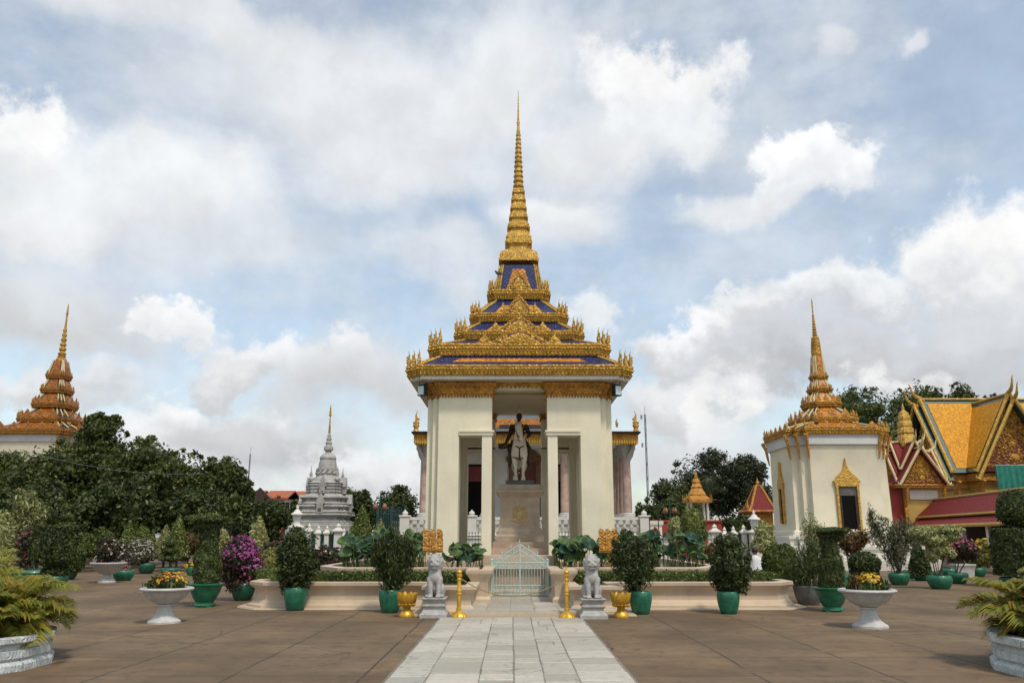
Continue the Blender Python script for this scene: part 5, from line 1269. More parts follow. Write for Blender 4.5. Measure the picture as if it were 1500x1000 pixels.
potted('potted_shrub', 'dark conical glossy shrub in a low green bowl behind the oleander', 'shrub', (1352, 850.5), ('bowl', 14.5, 12.5, GG), [('k', 1348, 842, 17, 50), ('e', 1348, 826, 14, 14)], 6, 'leaf_dark', 1900, 71, amp=.12)
potted('cloud_bonsai', 'golden cream cloud pruned bonsai in a bright green bowl at right', 'bonsai', (1378, 863), ('bowl', 17.5, 19, GG), [('e', 1352, 778, 19, 9), ('e', 1367, 790, 22, 8), ('e', 1388, 776, 17, 7), ('e', 1390, 786, 15, 9), ('e', 1378, 804, 17, 9), ('e', 1366, 812, 10, 12), ('e', 1390, 812, 11, 5), ('e', 1406, 776, 7, 3)], 5.5, 'leaf_cream', 3400, 72, amp=.14, core=.6, stems=6)
potted('potted_bougainvillea', 'pink flowering bougainvillea bonsai in a squat green bowl at right', 'bougainvillea', (1405, 855), ('bowl', 14, 15.5, GG), [('e', 1407, 802, 17, 13), ('e', 1420, 810, 15, 13), ('e', 1394, 808, 9, 12)], 6, 'leaf_bronze', 1500, 73, amp=.2, shell=.6, core=.5, stems=3, flowers=[('pink_blossoms', 170, 4.6, 'petal_pink', [0, 2], .0)])
potted('yellow_shrub', 'yellow flowering leafy bush in a round green pot before the red roofed gallery', 'shrub', (1433, 845), ('bowl', 11.5, 13, GG), [('e', 1440, 808, 15, 16), ('e', 1434, 818, 14, 11), ('e', 1450, 815, 9, 12)], 7, 'leaf_yellow', 1500, 74, amp=.2, shell=.6, core=.5, stems=3, flowers=[('yellow_flowers', 34, 5, 'petal_yellow', [0], .1)])
potted('cloud_topiary', 'big dark cloud pruned topiary at the right edge of the frame', 'topiary', (1488, 861), ('bowl', 21, 15, GD), [('e', 1492, 745, 32, 28), ('e', 1478, 752, 18, 16), ('d', 1487, 842, 27, 66), ('e', 1487, 800, 29, 32), ('e', 1490, 776, 12, 12)], 6.5, 'leaf_dark', 6000, 75, amp=.08, shell=.25, core=.82)
for i, (px, py, r, h, d) in enumerate(((1372, 846, 9, 9, 'empty round green pot between the oleander and the cloud bonsai'), (1337, 847, 14, 12, 'green bowl half hidden behind the oleander pot'), (1392, 845, 11, 12, 'small green bowl behind the pink bougainvillea pot'), (1238, 866, 8, 26, 'green jar half hidden behind the right topiary column'))):
    p = G(px, py); s = p.y / ray(px, py)[1]; t = thing('green_pot', d, 'pot', p); pot(t, 'bowl' if i < 3 else 'vase', p, r * s, h * s, GG)
p = G(1424, 846); s = p.y / ray(1424, 846)[1]; t = thing('stone_trough', 'low white stone trough behind the pink bougainvillea pot', 'planter', p)
mb = MB(); mb.loft([[(p.x + a * x * 15 * s, p.y + .6 + a * y * 8 * s, z * 19 * s) for x, y in ((-1, -1), (1, -1), (1, 1), (-1, 1))] for a, z in ((.82, 0), (.9, .5), (1.0, .85), (1.06, .88), (1.06, 1), (.9, 1), (.88, .9))], True); obj('trough', mb, 'white_marble', t)
# clipped hedges on the beds
def hedge(label, x0, x1, y0, y1, z0, z1, n, seed):
    t = tag(foliage('clipped_hedge', [('b', ((x0 + x1) / 2, (y0 + y1) / 2, (z0 + z1) / 2), ((x1 - x0) / 2, (y1 - y0) / 2, (z1 - z0) / 2))], n, .065, 'leaf_hedge', None, seed, .2, .25, .55, .9), label, 'hedge', 'clipped low hedges in the stone beds')
hedge('low clipped green hedge along the front of the left stone bed', -5.4, -1.0, 19.72, 20.3, .50, .755, 7000, 81); hedge('low clipped green hedge along the front of the right stone bed', 1.35, 5.85, 19.72, 20.3, .50, .755, 7000, 82)
hedge('clipped hedge running back along the outer end of the left bed', -6.3, -5.3, 20.9, 23.0, .5, .78, 3600, 83); hedge('clipped hedge running back along the outer end of the right bed', 5.75, 6.75, 20.9, 23.0, .5, .66, 3600, 84)
# lotus
def lotus(label, px0, px1, pyt, pyb, Y, n, seed):
    rg = random.Random(seed); c = W((px0 + px1) / 2, pyb, Y); t = thing('lotus_clump', label, 'lotus', (c.x, Y, .76), 'lotus clumps in the pond')
    stm = MB(); petg = MB()
    for i in range(n):
        px = rg.uniform(px0, px1); zt = W(px, rg.uniform(pyt, pyt + (pyb - pyt) * .8), Y).z; y = Y + rg.uniform(-.35, .6); x = W(px, pyb, Y).x; r = rg.uniform(.09, .18)
        tilt = Euler((rg.uniform(-.15, 1.05), rg.uniform(-.55, .55), 0)).to_matrix(); mb = MB(); ctr = Vector((x, y, zt)); m_ = 16; rings = []
        for f, dz in ((.06, -.02), (.5, .02), (.85, .05), (1.0, .03)):
            ring = []
            for k in range(m_):
                a = 2 * math.pi * k / m_; rr_ = r * f * (1 + .06 * math.sin(3 * a + i)); q = tilt @ Vector((math.cos(a) * rr_, math.sin(a) * rr_, dz * (1 + f * 1.2 * math.sin(2 * a + i * 1.7)))); ring.append(ctr + q)
            rings.append(ring)
        mb.loft(rings, False, capb=True); o = obj('leaf', mb, 'leaf_lotus', t, 60)
        stm.tube([(x + rg.uniform(-.1, .1), y + rg.uniform(-.05, .1), .76), (x, y, (.76 + zt) / 2), ctr - Vector((0, 0, .02))], .010, 5)
    obj('stems', stm, 'leaf_bright', t)
lotus('lush lotus leaves rising beside the egg shaped topiary on the far left of the pond', 500, 556, 786, 826, 22.6, 70, 1)
lotus('dark lotus leaves behind the left jar shrub', 552, 622, 780, 822, 22.6, 64, 2)
lotus('sparse lotus leaves before the left pier, one leaf yellowing', 652, 708, 800, 824, 22.0, 30, 3)
lotus('lotus leaves just right of the gate before the right pier', 812, 892, 792, 826, 22.0, 74, 4)
lotus('tall lotus leaves right of the pavilion behind the right jar shrubs', 915, 1035, 782, 826, 22.6, 99, 5)

# ------------------------------------------------------------------ the two tall-spired white shrines
def shrine(label, tipx, tipy, xcYf, Yf, a, s, py_eave, py_foot, tiers, spire, matr, doorpx=None, gm='gold_old', am='tile_amber'):
    """tiers: (half px, py_bot, py_top) read at the axis; xcYf is X/Y of the front face centre"""
    h = a + 2 * s; Yc = Yf + h; xc = xcYf * Yf; C = (xc, Yc)
    t = thing('spired_shrine', label, 'shrine', (xc, Yc, 0), 'white shrines with tiered gold spires')
    def z_(py, Y=None): return W(750, py, Y or Yc).z
    def hw(px, py): 
        f = ray(750, py)[1]; return px / f * Yc
    ze = z_(py_eave, Yf); zb = z_(py_foot, Yf)
    # stepped podium
    mb = MB(); d = zb
    prof = [(1.5, 0), (1.5, d * .28), (1.4, d * .30), (1.4, d * .36), (.9, d * .38), (.9, d * .55), (1.0, d * .58), (1.0, d * .66), (.5, d * .68), (.5, d * .84), (.58, d * .87), (.58, d * .94), (.25, d * .95), (.25, d)]
    mb.loft([redent(h + o, s, 2, C, z) for o, z in prof], True); obj('podium', mb, 'white_plaster', t)
    mb = MB(); q = (ze - zb)
    mb.loft([redent(h + o, s, 2, C, z) for o, z in ((.14, zb - .01), (.14, zb + .12), (.03, zb + .2), (.0, zb + .3), (-.04, ze - .55), (-.02, ze - .5))], True); obj('wall', mb, 'cream', t)
    mb = MB(); mb.loft([redent(h + o, s, 2, C, z) for o, z in ((.0, ze - .55), (.10, ze - .5), (.10, ze - .1), (.2, ze - .02))], True); obj('frieze', mb, 'grey_white', t)
    # gold brackets at each outer corner
    for x, y, r, k in corners(h, s):
        mb = MB(); d = Vector((x, y, 0)).normalized(); p = Vector((xc + x, Yc + y, 0))
        mb.tube([p + d * .02 + Vector((0, 0, ze - 1.25)), p + d * .10 + Vector((0, 0, ze - .8)), p + d * .16 + Vector((0, 0, ze - .4)), p + d * .34 + Vector((0, 0, ze))], [.03, .07, .08, .11], 6)
        obj('bracket', mb, 'gold_orange', t)
    # doors and windows: front door, side windows
    def opening(k, w, z0, z1, zp, door):
        def pt(u, v, z):
            x, y = u, -h - v
            for _ in range(k): x, y = -y, x
            return (xc + x, Yc + y, z)
        ax = Vector(pt(1, 0, 0)) - Vector(pt(0, 0, 0)); up = Vector((0, 0, 1))
        mb = MB(); o = .11
        for x0, x1, za_, zb_ in ((-w - o, -w, z0, z1), (w, w + o, z0, z1), (-w - o * 1.3, w + o * 1.3, z1, z1 + o)):
            mb.prism([(x0, za_), (x1, za_), (x1, zb_), (x0, zb_)], pt(0, -.05, 0), ax, up, .17)
        fr = obj('door' if door else 'window', mb, 'gold', t)
        PT = [(1.0, 0), (1.15, .12), (.98, .15), (.85, .28), (.62, .36), (.40, .46), (.22, .58), (.10, .72), (.05, .86), (.0, 1.0)]; PT = PT + [(-x, z) for x, z in PT[-2::-1]]
        mb = MB(); mb.prism([(x * (w + o * 1.2), (zp - z1 - o) * z + z1 + o) for x, z in PT], pt(0, -.04, 0), ax, up, .16); obj('pediment', mb, 'gold', fr)
        mb = MB(); mb.prism([(-w, z0), (w, z0), (w, z1), (-w, z1)], pt(0, -.04, 0), ax, up, .06); obj('opening', mb, 'unlit_interior', fr)  # solid black sheet on the wall: interior darkness painted, no hole cut
        if door:
            mb = MB(); mb.prism([(-w, z1 - (z1 - z0) * .2), (w, z1 - (z1 - z0) * .2), (w, z1), (-w, z1)], pt(0, .02 - .06, 0), ax, up, .08); obj('fanlight', mb, 'dark_stone', fr)
            for sg in (-1, 1):
                mb = MB(); a0, a1 = sorted((sg * w, sg * w * .72)); mb.prism([(a0, z0), (a1, z0), (a1, z1 - (z1 - z0) * .2), (a0, z1 - (z1 - z0) * .2)], pt(0, -.03, 0), ax, up, .10); obj('door_leaf', mb, 'dark_wood', fr)
    if doorpx:
        opening(0, *doorpx); opening(2, *doorpx); w, z0, z1, zp, _ = doorpx; opening(1, w * .5, z0 + .5, z1, zp, False); opening(3, w * .5, z0 + .5, z1, zp, False)
    fin = flame_mesh('finial', gm, .42, .075)
    for i, (px, pb, pt_, ss) in enumerate(tiers):
        hh = hw(px, (pb + pt_) / 2); z0 = z_(pb, Yc - hh * .5) if i else ze; z1 = z0 + max(.16, (pb - pt_) / ray(750, pb)[1] * Yc * .9)
        tr = obj('roof_tier', MB().loft([redent(hh - .1, ss, 2, C, z) for z in (z0 + .01, z1 + .01)]), gm, t)
        cornice(tr, hh, ss, z0, z1, C, gm, bead=.16)
        if i + 1 < len(tiers): pn, pbn, ptn, sn = tiers[i + 1]; hn = hw(pn, pbn); zt = z_(pbn, Yc - hn * .5) + .03
        else: hn = hw(spire[0][1] * 1.0, spire[0][0]); sn = ss * .5; zt = z_(spire[0][0]) + .05
        ra = redent(hh - .08, ss, 2, C, z1 - .01); rb = redent(hn * (.74 if i > 0 else .86) if i + 1 < len(tiers) else hn, sn * .8, 2, C, zt)
        mb = MB(); mb.loft([ra, rb], False, uv=True, capb=False); obj('tile_slope', mb, matr, tr, smooth=0)
        edge_ribs(tr, ra, rb, .05, 'rib_cream')
        for k in range(4):      # amber tile strip up the middle of each face
            def pm(u, v):
                hb, ht = abs(ra[0][0] - xc), abs(rb[0][0] - xc); fb = ra[0][1] - Yc; ft = rb[0][1] - Yc
                x, y, z = u * (fb + (ft - fb) * v), -(hb + (ht - hb) * v) - .03, ra[0][2] + (rb[0][2] - ra[0][2]) * v + .01
                for _ in range(k): x, y = -y, x
                return (xc + x, Yc + y, z)
            mb = MB(); mb.quad(pm(-.72, .0), pm(.72, .0), pm(.72, .98), pm(-.72, .98)); obj('amber_tile_field', mb, am, tr, 0)
        # gablets along every face and finials on the corners
        for k in range(4):
            m_ = (5, 3, 3, 1, 1, 1)[min(i, 5)]; wv = (hh - 2 * ss) * 2 / m_
            for j in range(m_):
                def pt2(u, v, z):
                    x, y = u, -hh + .06 + v
                    for _ in range(k): x, y = -y, x
                    return (xc + x, Yc + y, z)
                ax = Vector(pt2(1, 0, 0)) - Vector(pt2(0, 0, 0)); u = -(hh - 2 * ss) + wv * (j + .5); g = min(wv * .46, .55); gh = min(.75, (zt - z1) * .75) if i < 3 else (zt - z1) * .55
                mb = MB(); mb.prism([(u - g, z1 - .02), (u + g, z1 - .02), (u, z1 + gh)], pt2(0, .06, 0), ax, (0, 0, 1), .06)
                o = obj('gablet', mb, gm, tr)
                mb = MB(); mb.prism([(u - g * .62, z1 + .0), (u + g * .62, z1 + .0), (u, z1 + gh * .68)], pt2(0, .03, 0), ax, (0, 0, 1), .05); obj('tile_panel', mb, am, o)
        for x, y, r, k in corners(hh - .06, ss): inst('finial', fin, tr, (xc + x, Yc + y, z1), r * math.pi / 2 + math.pi / 4, (1.0, .9, .75, .6, .5, .4)[min(i, 5)] * Yc / 44)
    mb = MB(); mb.lathe([(hw(px, py), z_(py)) for py, px in spire], (xc, Yc, 0), 20); obj('spire', mb, 'gold_old', t)
    return t
def bulbs(y0, y1, r0, r1, n):
    L = []
    for k in range(n):
        a = y0 + (y1 - y0) * k / n; b = y0 + (y1 - y0) * (k + 1) / n; r = r0 + (r1 - r0) * k / n
        for t, m_ in ((0, .7), (.25, 1.0), (.55, 1.0), (.8, .62)): L.append((a + (b - a) * t, r * m_))
    return L
sp_r = [(524, 7.2), (521, 7.6), (519, 5.6), (516, 6.8)] + [(513, 7.3), (506, 7.2), (505.5, 6.6), (500, 6.4), (499.5, 5.9), (494, 5.5)] + bulbs(493, 462, 3.6, 1.5, 7) + [(455, 1.2), (442, 1.0), (441, 1.4), (439, .6), (418, .2)]
sp_r = [(524, 6.2), (522, 7.0), (516, 7.4), (511, 6.9), (510.5, 7.1), (505, 6.5), (504.5, 6.7), (499, 5.8), (498.5, 5.9), (494, 5.2), (493, 3.2)] + bulbs(492, 460, 3.7, 1.3, 8) + [(458, .9), (444, .8), (443, 1.1), (441, .7), (437, .3)]
shrine('white shrine with golden tiered spire and a gold framed black doorway, right of the pavilion', 0, 0, .403, 42.0, 1.76, .36, 636, 782,
       [(72, 637, 626, .36), (41, 621, 612, .24), (24, 597, 588, .14), (15.5, 575, 568, .10), (11.3, 556, 549, .07)], sp_r, 'tile_dark', (.47, 1.75, W(0, 712, 42).z, W(0, 671, 42).z, True))
sp_l = [(530, 7.6), (526, 7.2), (524, 5), (522, 6)] + bulbs(521, 480, 5.5, 2.2, 6) + [(478, 1.6), (462, 1.1)] + bulbs(461, 448, 1.7, .9, 4) + [(445, .3)]
shrine('white shrine with orange tiered spire rising behind the dark trees at far left', 0, 0, -.590, 60.0, 2.1, .42, 636, 782,
       [(64, 637, 628, .42), (38, 620, 612, .28), (25, 598, 590, .18), (18, 576, 568, .13), (14, 555, 547, .09)], sp_l, 'tile_dark', (.6, 2.2, W(0, 712, 60).z, W(0, 681, 60).z, True), 'gold_rust', 'tile_rust')

# ------------------------------------------------------------------ grey stone stupa
Ys = 62.0; cs = W(476, 760, Ys); Cs = (cs.x, Ys)
t = thing('stupa', 'grey carved stone stupa with slender spire behind the white fence on the left', 'stupa', (cs.x, Ys, 0))
def zs(py): return W(750, py, Ys).z
def ws(px, py): return px / ray(750, py)[1] * Ys
mb = MB(); mb.loft([redent(ws(a, p), .3, 2, Cs, zs(p)) for p, a in ((812, 48), (776, 48), (775, 45), (770, 45), (769, 41), (765, 41))], True); obj('terrace', mb, 'stupa_stone', t)
mb = MB(); L = []
for p0, p1, a0, a1 in ((766, 752, 36, 37), (752, 740, 37, 35), (740, 727, 33, 32)):
    d = p1 - p0; L += [(p0, a0), (p0 + d * .15, a0 + 1.2), (p0 + d * .28, a0 - 2.5), (p0 + d * .55, a0 - 4), (p0 + d * .7, a0 - 1.5), (p0 + d * .82, a1 + 1.5), (p0 + d * .98, a1 + .5)]
mb.loft([redent(ws(a, p), ws(4, p), 2, Cs, zs(p)) for p, a in L], True); obj('tiered_base', mb, 'stupa_stone', t)
mb = MB(); L = [(727, 27)]
for p in (723, 718.5, 714, 709.5): L += [(p + 1.5, 25), (p + .3, 23.2), (p - .8, 23.2), (p - 1.6, 24.6)]
L += [(708, 25), (706, 23), (704, 20)]
mb.loft([redent(ws(a, p), ws(3, p), 2, Cs, zs(p)) for p, a in L], True); obj('drum', mb, 'stupa_stone', t)
mb = MB(); mb.lathe([(ws(a, p), zs(p)) for p, a in ((705, 21), (703, 21), (701, 18.5), (698, 16), (690, 14.2), (680, 12.7), (673, 11.3), (672, 12), (670.5, 12), (668, 10.8), (664.5, 7.8), (663, 4.5), (661, 4.2))], (cs.x, Ys, 0), 28); bl = obj('bell', mb, 'stupa_stone', t)
mb = MB()
for k in range(12):
    for j in range(9):
        a = 2 * math.pi * k / 12 + .26 * math.sin(math.pi * j / 8 - 1.57); p = 697 - j * .9 - 5 * abs(j - 4) / 4 * .6; r = ws(16.2 - (697 - p) * .19, p); mb.bead((cs.x + math.cos(a) * r, Ys + math.sin(a) * r, zs(p)), .11)
obj('relief_garland', mb, 'stupa_stone', bl)
mb = MB(); mb.lathe([(ws(a, p), zs(p)) for p, a in ((661.5, 3.5), (660, 5), (659, 6.8), (656, 7), (653.5, 6.2), (652, 4), (650, 4.5), (648, 4.9), (646, 3), (644, 3.6), (642, 3.9), (640.5, 2.4), (638, 3), (636, 2.2), (634.5, 1.6))], (cs.x, Ys, 0), 20); obj('spire', mb, 'stupa_stone', t)
mb = MB(); mb.lathe([(ws(a, p), zs(p)) for p, a in [(635, 1.5), (633, 1.7), (612, .8), (610, .6)] + bulbs(609, 596, 2.0, .9, 4) + [(592, .2)]], (cs.x, Ys, 0), 12); obj('finial', mb, 'gold_old', t)
for k in range(4):
    for nm, p0, p1, w, off in (('niche', 752, 729, 4.5, 34), ('niche', 723, 704, 3.8, 24.5)):
        ang = k * math.pi / 2
        def pt(u, v, z):
            x, y = u, -v
            for _ in range(k): x, y = -y, x
            return (cs.x + x, Ys + y, z)
        ax = Vector(pt(1, 0, 0)) - Vector(pt(0, 0, 0)); d = ws(off, p0); wv = ws(w, p0); z0, z1 = zs(p0), zs(p1)
        mb = MB(); mb.prism([(-wv, z0), (wv, z0), (wv, z1 - .5), (wv * 1.5, z1 - .45), (wv * .8, z1 - .1), (0, z1 + .25), (-wv * .8, z1 - .1), (-wv * 1.5, z1 - .45), (-wv, z1 - .5)], pt(0, d - .5, 0), ax, (0, 0, 1), .75); o = obj(nm, mb, 'stupa_stone', t)
        mb = MB(); mb.prism([(-wv * .55, z0 + .1), (wv * .55, z0 + .1), (wv * .55, z1 - .8), (-wv * .55, z1 - .8)], pt(0, d + .2, 0), ax, (0, 0, 1), .07); obj('recess_shade', mb, 'dark_stone', o)  # dark slab on the niche face, its shade put in as colour
for x, y, r, k in corners(ws(22, 704), ws(3, 704)):
    if k == 1: mb = MB(); mb.lathe([(.2, 0), (.22, .15), (.1, .3), (.12, .45), (.04, .7), (.01, 1.1)], (cs.x + x, Ys + y, zs(705)), 8); obj('pinnacle', mb, 'stupa_stone', t)

pbr('door_frame', (.16, .075, .03), .6, var=.3, nscale=5, orn=.015)
# ------------------------------------------------------------------ the great hall behind the pavilion
HX = W(770, 700, 50).x
t = thing('great_hall', 'great hall with pinkish marble colonnade and gilded eaves seen behind the pavilion', 'hall', (HX, 58, 0))
def zh(py, Y): return W(750, py, Y).z
HFL = 2.45
mb = MB(); mb.loft([[(HX + x, y, z) for x, y in ((-7.6 - o, 47.2 - o), (7.6 + o, 47.2 - o), (7.6 + o, 92), (-7.6 - o, 92))] for o, z in ((.5, 0), (.5, .3), (.3, .36), (.3, 1.4), (.45, 1.5), (.45, 1.65), (0, 1.66), (0, HFL - .3), (.08, HFL - .2), (.08, HFL))], True); obj('terrace', mb, 'white_plaster', t)
ztop = zh(655, 50)
def column(x, y):
    mb = MB(); mb.lathe([(.44, 0), (.44, .12), (.36, .16), (.42, .26), (.42, .34), (.34, .38), (.36, .44), (.31, .5)], (x, y, HFL), 20); c = obj('column', MB().lathe([(.27, .48), (.27, 1.2), (.235, ztop - HFL - .4), (.235, ztop - HFL)], (x, y, HFL), 18), 'pink_marble', t)
    obj('column_base', mb, 'white_marble', c)
    mb = MB(); mb.lathe([(.26, -.5), (.30, -.44), (.27, -.36), (.30, -.2), (.36, -.05), (.40, .3)], (x, y, ztop), 18); obj('capital', mb, 'grey_stone', c)
colx = [-6.1, -3.9, 2.36 - .0, -2.36, 3.9, 6.1]
for x in colx: column(HX + x, 50)
for y in (51.75, 53.5, 55.3, 57.1, 59, 61):
    for s in (-1, 1): column(HX + s * 6.1, y)
# cella
mb = MB(); mb.bb(HX - 4.9, HX + 4.9, 54, 88, HFL, 9.2); obj('wall', mb, 'grey_white', t)
zl = zh(672, 54)
for x in (0.0,):
    w = .74; zd = zh(676, 54)
    mb = MB(); mb.bb(HX + x - w - .3, HX + x - w, 53.85, 54.0, HFL, zd); mb.bb(HX + x + w, HX + x + w + .3, 53.85, 54, HFL, zd); mb.bb(HX + x - w - .45, HX + x + w + .45, 53.8, 54, zd, zd + .3)
    mb.prism([(-w - .4, 0), (w + .4, 0), (.45, .55), (.2, .75), (0, 1.25), (-.2, .75), (-.45, .55)], (HX + x, 54 - .0, zd + .3), (1, 0, 0), (0, 0, 1), .18)
    d = obj('door', mb, 'door_frame', t)
    mb = MB(); mb.bb(HX + x - w, HX + x + w, 53.92, 53.995, HFL, zd); obj('door_leaf', mb, 'red_carve', d)
    mb = MB()
    for k in range(6): mb.bb(HX + x - w + .12 + k * .24, HX + x - w + .2 + k * .24, 53.89, 53.925, HFL + .4, zd - .3)
    obj('lattice', mb, 'dark_wood', d)
for x in (-3.3, 3.3):
    mb = MB(); mb.bb(HX + x - 1.25, HX + x + 1.25, 53.9, 53.99, HFL, zh(680, 54)); o = obj('niche', mb, 'unlit_interior', t)  # flat black slabs on the wall paint the dark of the open hall
    mb = MB(); mb.bb(HX + x - 1.25, HX + x + 1.25, 53.86, 53.9, zh(705, 54), zh(683, 54)); obj('valance', mb, 'red_carve', o)
# porch ceiling, beam, fringed eave and roofs
mb = MB(); mb.bb(HX - 6.5, HX + 6.5, 49.4, 90, ztop + .28, ztop + .42); obj('ceiling', mb, 'grey_white', t)
ze0, ze1 = zh(646, 48.8), zh(632, 48.8)
ex0, ex1 = W(603, 640, 48.8).x, W(938, 640, 48.8).x
mb = MB()
mb.bb(ex0 + .12, ex1 - .12, 48.9, 49.3, ze0 - .1, ze1 - .02); mb.bb(ex0 + .12, ex0 + .5, 49.3, 90, ze0 - .1, ze1 - .02); mb.bb(ex1 - .5, ex1 - .12, 49.3, 90, ze0 - .1, ze1 - .02); obj('eave_beam', mb, 'gold_orange', t)
mb = MB(); n = 90
for k in range(n):
    x = ex0 + .2 + (ex1 - ex0 - .4) * k / (n - 1); mb.bead((x, 48.86, ze0 - .02), (.07, .03, .22))
obj('eave_fringe', mb, 'gold_bright', t)
def slope(a, b, c, d, mat, par, name='roof_slope', th=.12):
    a, b, c, d = map(Vector, (a, b, c, d)); n = (b - a).cross(d - a).normalized() * th
    mb = MB(); mb.quad(a, b, c, d)
    mb.add([a - n, b - n, c - n, d - n], [(3, 2, 1, 0)], [[(0, 0)] * 4])
    for p, q in ((a, b), (b, c), (c, d), (d, a)): mb.add([q, p, p - n, q - n], [(0, 1, 2, 3)], [[(0, 0)] * 4])
    return obj(name, mb, mat, par, 0)
zr = zh(608, 52)
tilemat('tile_brown', (.07, .045, .03), .16, edge=(.02, .015, .01), rough=.7)
slope((ex0, 48.6, ze1), (ex1, 48.6, ze1), (ex1 - 3.5, 53.5, ze1 + .62), (ex0 + 3.5, 53.5, ze1 + .62), 'tile_brown', t); slope((ex0, 90, ze1), (ex0, 48.6, ze1), (ex0 + 3.5, 53.5, ze1 + .62), (ex0 + 3.5, 90, ze1 + .62), 'tile_brown', t); slope((ex1, 48.6, ze1), (ex1, 90, ze1), (ex1 - 3.5, 90, ze1 + .62), (ex1 - 3.5, 53.5, ze1 + .62), 'tile_brown', t)
# inner gable roof, hidden in front but standing there
slope((HX - 3.9, 52.5, zr + .5), (HX - 3.9, 88, zr + .5), (HX, 88, zr + 5.2), (HX, 52.5, zr + 5.2), 'tile_amber', t); slope((HX + 3.9, 88, zr + .5), (HX + 3.9, 52.5, zr + .5), (HX, 52.5, zr + 5.2), (HX, 88, zr + 5.2), 'tile_amber', t)
mb = MB(); mb.bb(HX - 4.3, HX + 4.3, 53.2, 89, 9.0, zr + .55); obj('clerestory', mb, 'grey_white', t)
mb = MB(); mb.prism([(-3.9, 0), (3.9, 0), (0, 4.7)], (HX, 53.0, zr + .5), (1, 0, 0), (0, 0, 1), .3); obj('gable', mb, 'red_carve', t)
# low porch roof strips seen over the rider: orange slope, dark lip
yp = 47.6; px0, px1 = W(738, 625, yp).x, W(795, 625, yp).x
fine = flame_mesh('finial', 'gold_old', 1.15, .16)
for s, x in ((-1, ex0 + .25), (1, ex1 - .25)):
    o = inst('finial', fine, t, (x, 48.8, ze1), (0 if s < 0 else math.pi)); o.scale = (1, 1, 1.05)
    for k, (dx, sc) in enumerate(((1.05, .48), (1.9, .42))): inst('finial', fine, t, (x - s * dx, 49.2 + dx * .2, ze1 + .35 + .25 * k), (0 if s < 0 else math.pi), sc)
    for k in range(4): inst('finial', fine, t, (x, 53 + k * 4, ze1), math.pi / 2, .5)
    # kinnara brackets
    mb = MB(); mb.tube([(x - s * .45, 50, ztop - 1.5), (x - s * .5, 50, ztop - 1.0), (x - s * .25, 49.7, ztop - .5), (x - s * .05, 49.4, ztop + .1)], [.08, .16, .17, .09], 8); mb.ell((x - s * .1, 49.5, ztop - .1), (.14, .14, .18)); obj('bracket_figure', mb, 'grey_stone', t)
# portico in front of the door: dark lip and two fringed tile strips over the rider
po = obj('portico_roof', MB().prism([(-2.0, 0), (2.0, 0), (1.7, .55), (-1.7, .55)], (HX - .02, 48.55, zh(627, 48.4)), (1, 0, 0), (0, 0, 1), .15), 'tile_amber', t)
mb = MB(); mb.bb(HX - 1.55, HX + 1.35, 48.1, 48.4, zh(627, 48.2), zh(622, 48.2)); obj('eave_lip', mb, 'dark_wood', t)
# balustrade
t = thing('balustrade', 'white turned balustrade along the great hall terrace, corner posts with bun caps', 'balustrade', (HX, 46.5, 0))
YB = 46.4; zb0, zb1 = zh(785, YB), zh(757, YB); bx0, bx1 = W(589, 770, YB).x, W(948, 770, YB).x
mb = MB(); mb.bb(bx0, bx1, YB - .35, YB + .35, 0, zb0); mb.bb(bx0 - .1, bx1 + .1, YB - .42, YB + .42, zb0 - .12, zb0 + .04); obj('plinth', mb, 'white_plaster', t)
mb = MB(); mb.bb(bx0, bx1, YB - .16, YB + .16, zb1 - .16, zb1); mb.bb(bx0, bx1, YB - .14, YB + .14, zb0 + .05, zb0 + .18); obj('rail', mb, 'white_plaster', t)
bal = MB().lathe([(.05, 0), (.08, .04), (.06, .1), (.11, .24), (.10, .36), (.05, .50), (.06, .56), (.09, .62), (.09, .66)], (0, 0, 0), 12).mesh('baluster'); bal.materials.append(MATS['white_marble']); bal.polygons.foreach_set('use_smooth', [True] * len(bal.polygons))
n = 34
for k in range(n): inst('baluster', bal, t, (bx0 + .5 + (bx1 - bx0 - 1.0) * k / (n - 1), YB, zb0 + .16), 0, (1, 1, (zb1 - zb0 - .3) / .66))
for px in (593, 641, 691, 843, 890, 944):
    x = W(px, 770, YB).x; mb = MB(); mb.bb(x - .26, x + .26, YB - .26, YB + .26, zb0, zb1 + .02); mb.bb(x - .31, x + .31, YB - .31, YB + .31, zb1 + .02, zb1 + .1); mb.lathe([(.2, .1), (.12, .14), (.17, .2), (.12, .3), (.04, .34), (.03, .38), (.005, .42)], (x, YB, zb1), 12); obj('post', mb, 'white_plaster', t)

# ------------------------------------------------------------------ fences
def picket(label, px0, px1, Y, pyt, pyb, group=None):
    x0, x1 = W(px0, 780, Y).x, W(px1, 780, Y).x; z1, z0 = W(0, pyt, Y).z, W(0, pyb, Y).z
    t = thing('iron_fence', label, 'fence', ((x0 + x1) / 2, Y, 0), group)
    mb = MB(); mb.bb(x0, x1, Y - .15, Y + .15, 0, z0); obj('kerb', mb, 'white_plaster', t)
    mb = MB(); mb.bb(x0, x1, Y - .02, Y + .02, z1 - .16, z1 - .12); mb.bb(x0, x1, Y - .02, Y + .02, z0 + .08, z0 + .12); obj('rail', mb, 'black_iron', t)
    b = MB(); b.tube([(0, 0, 0), (0, 0, z1 - z0)], .014, 6); b.lathe([(.014, -.02), (.03, .02), (.002, .1)], (0, 0, z1 - z0), 6); me = b.mesh('bar'); me.materials.append(MATS['black_iron'])
    n = min(96, int((x1 - x0) / .15))
    for k in range(n): inst('bar', me, t, (x0 + .05 + (x1 - x0 - .1) * k / max(1, n - 1), Y, z0))
picket('low black iron fence before the hall terrace, left of the pavilion', 575, 640, 42, 781, 803, 'low black iron fences before the hall terrace')
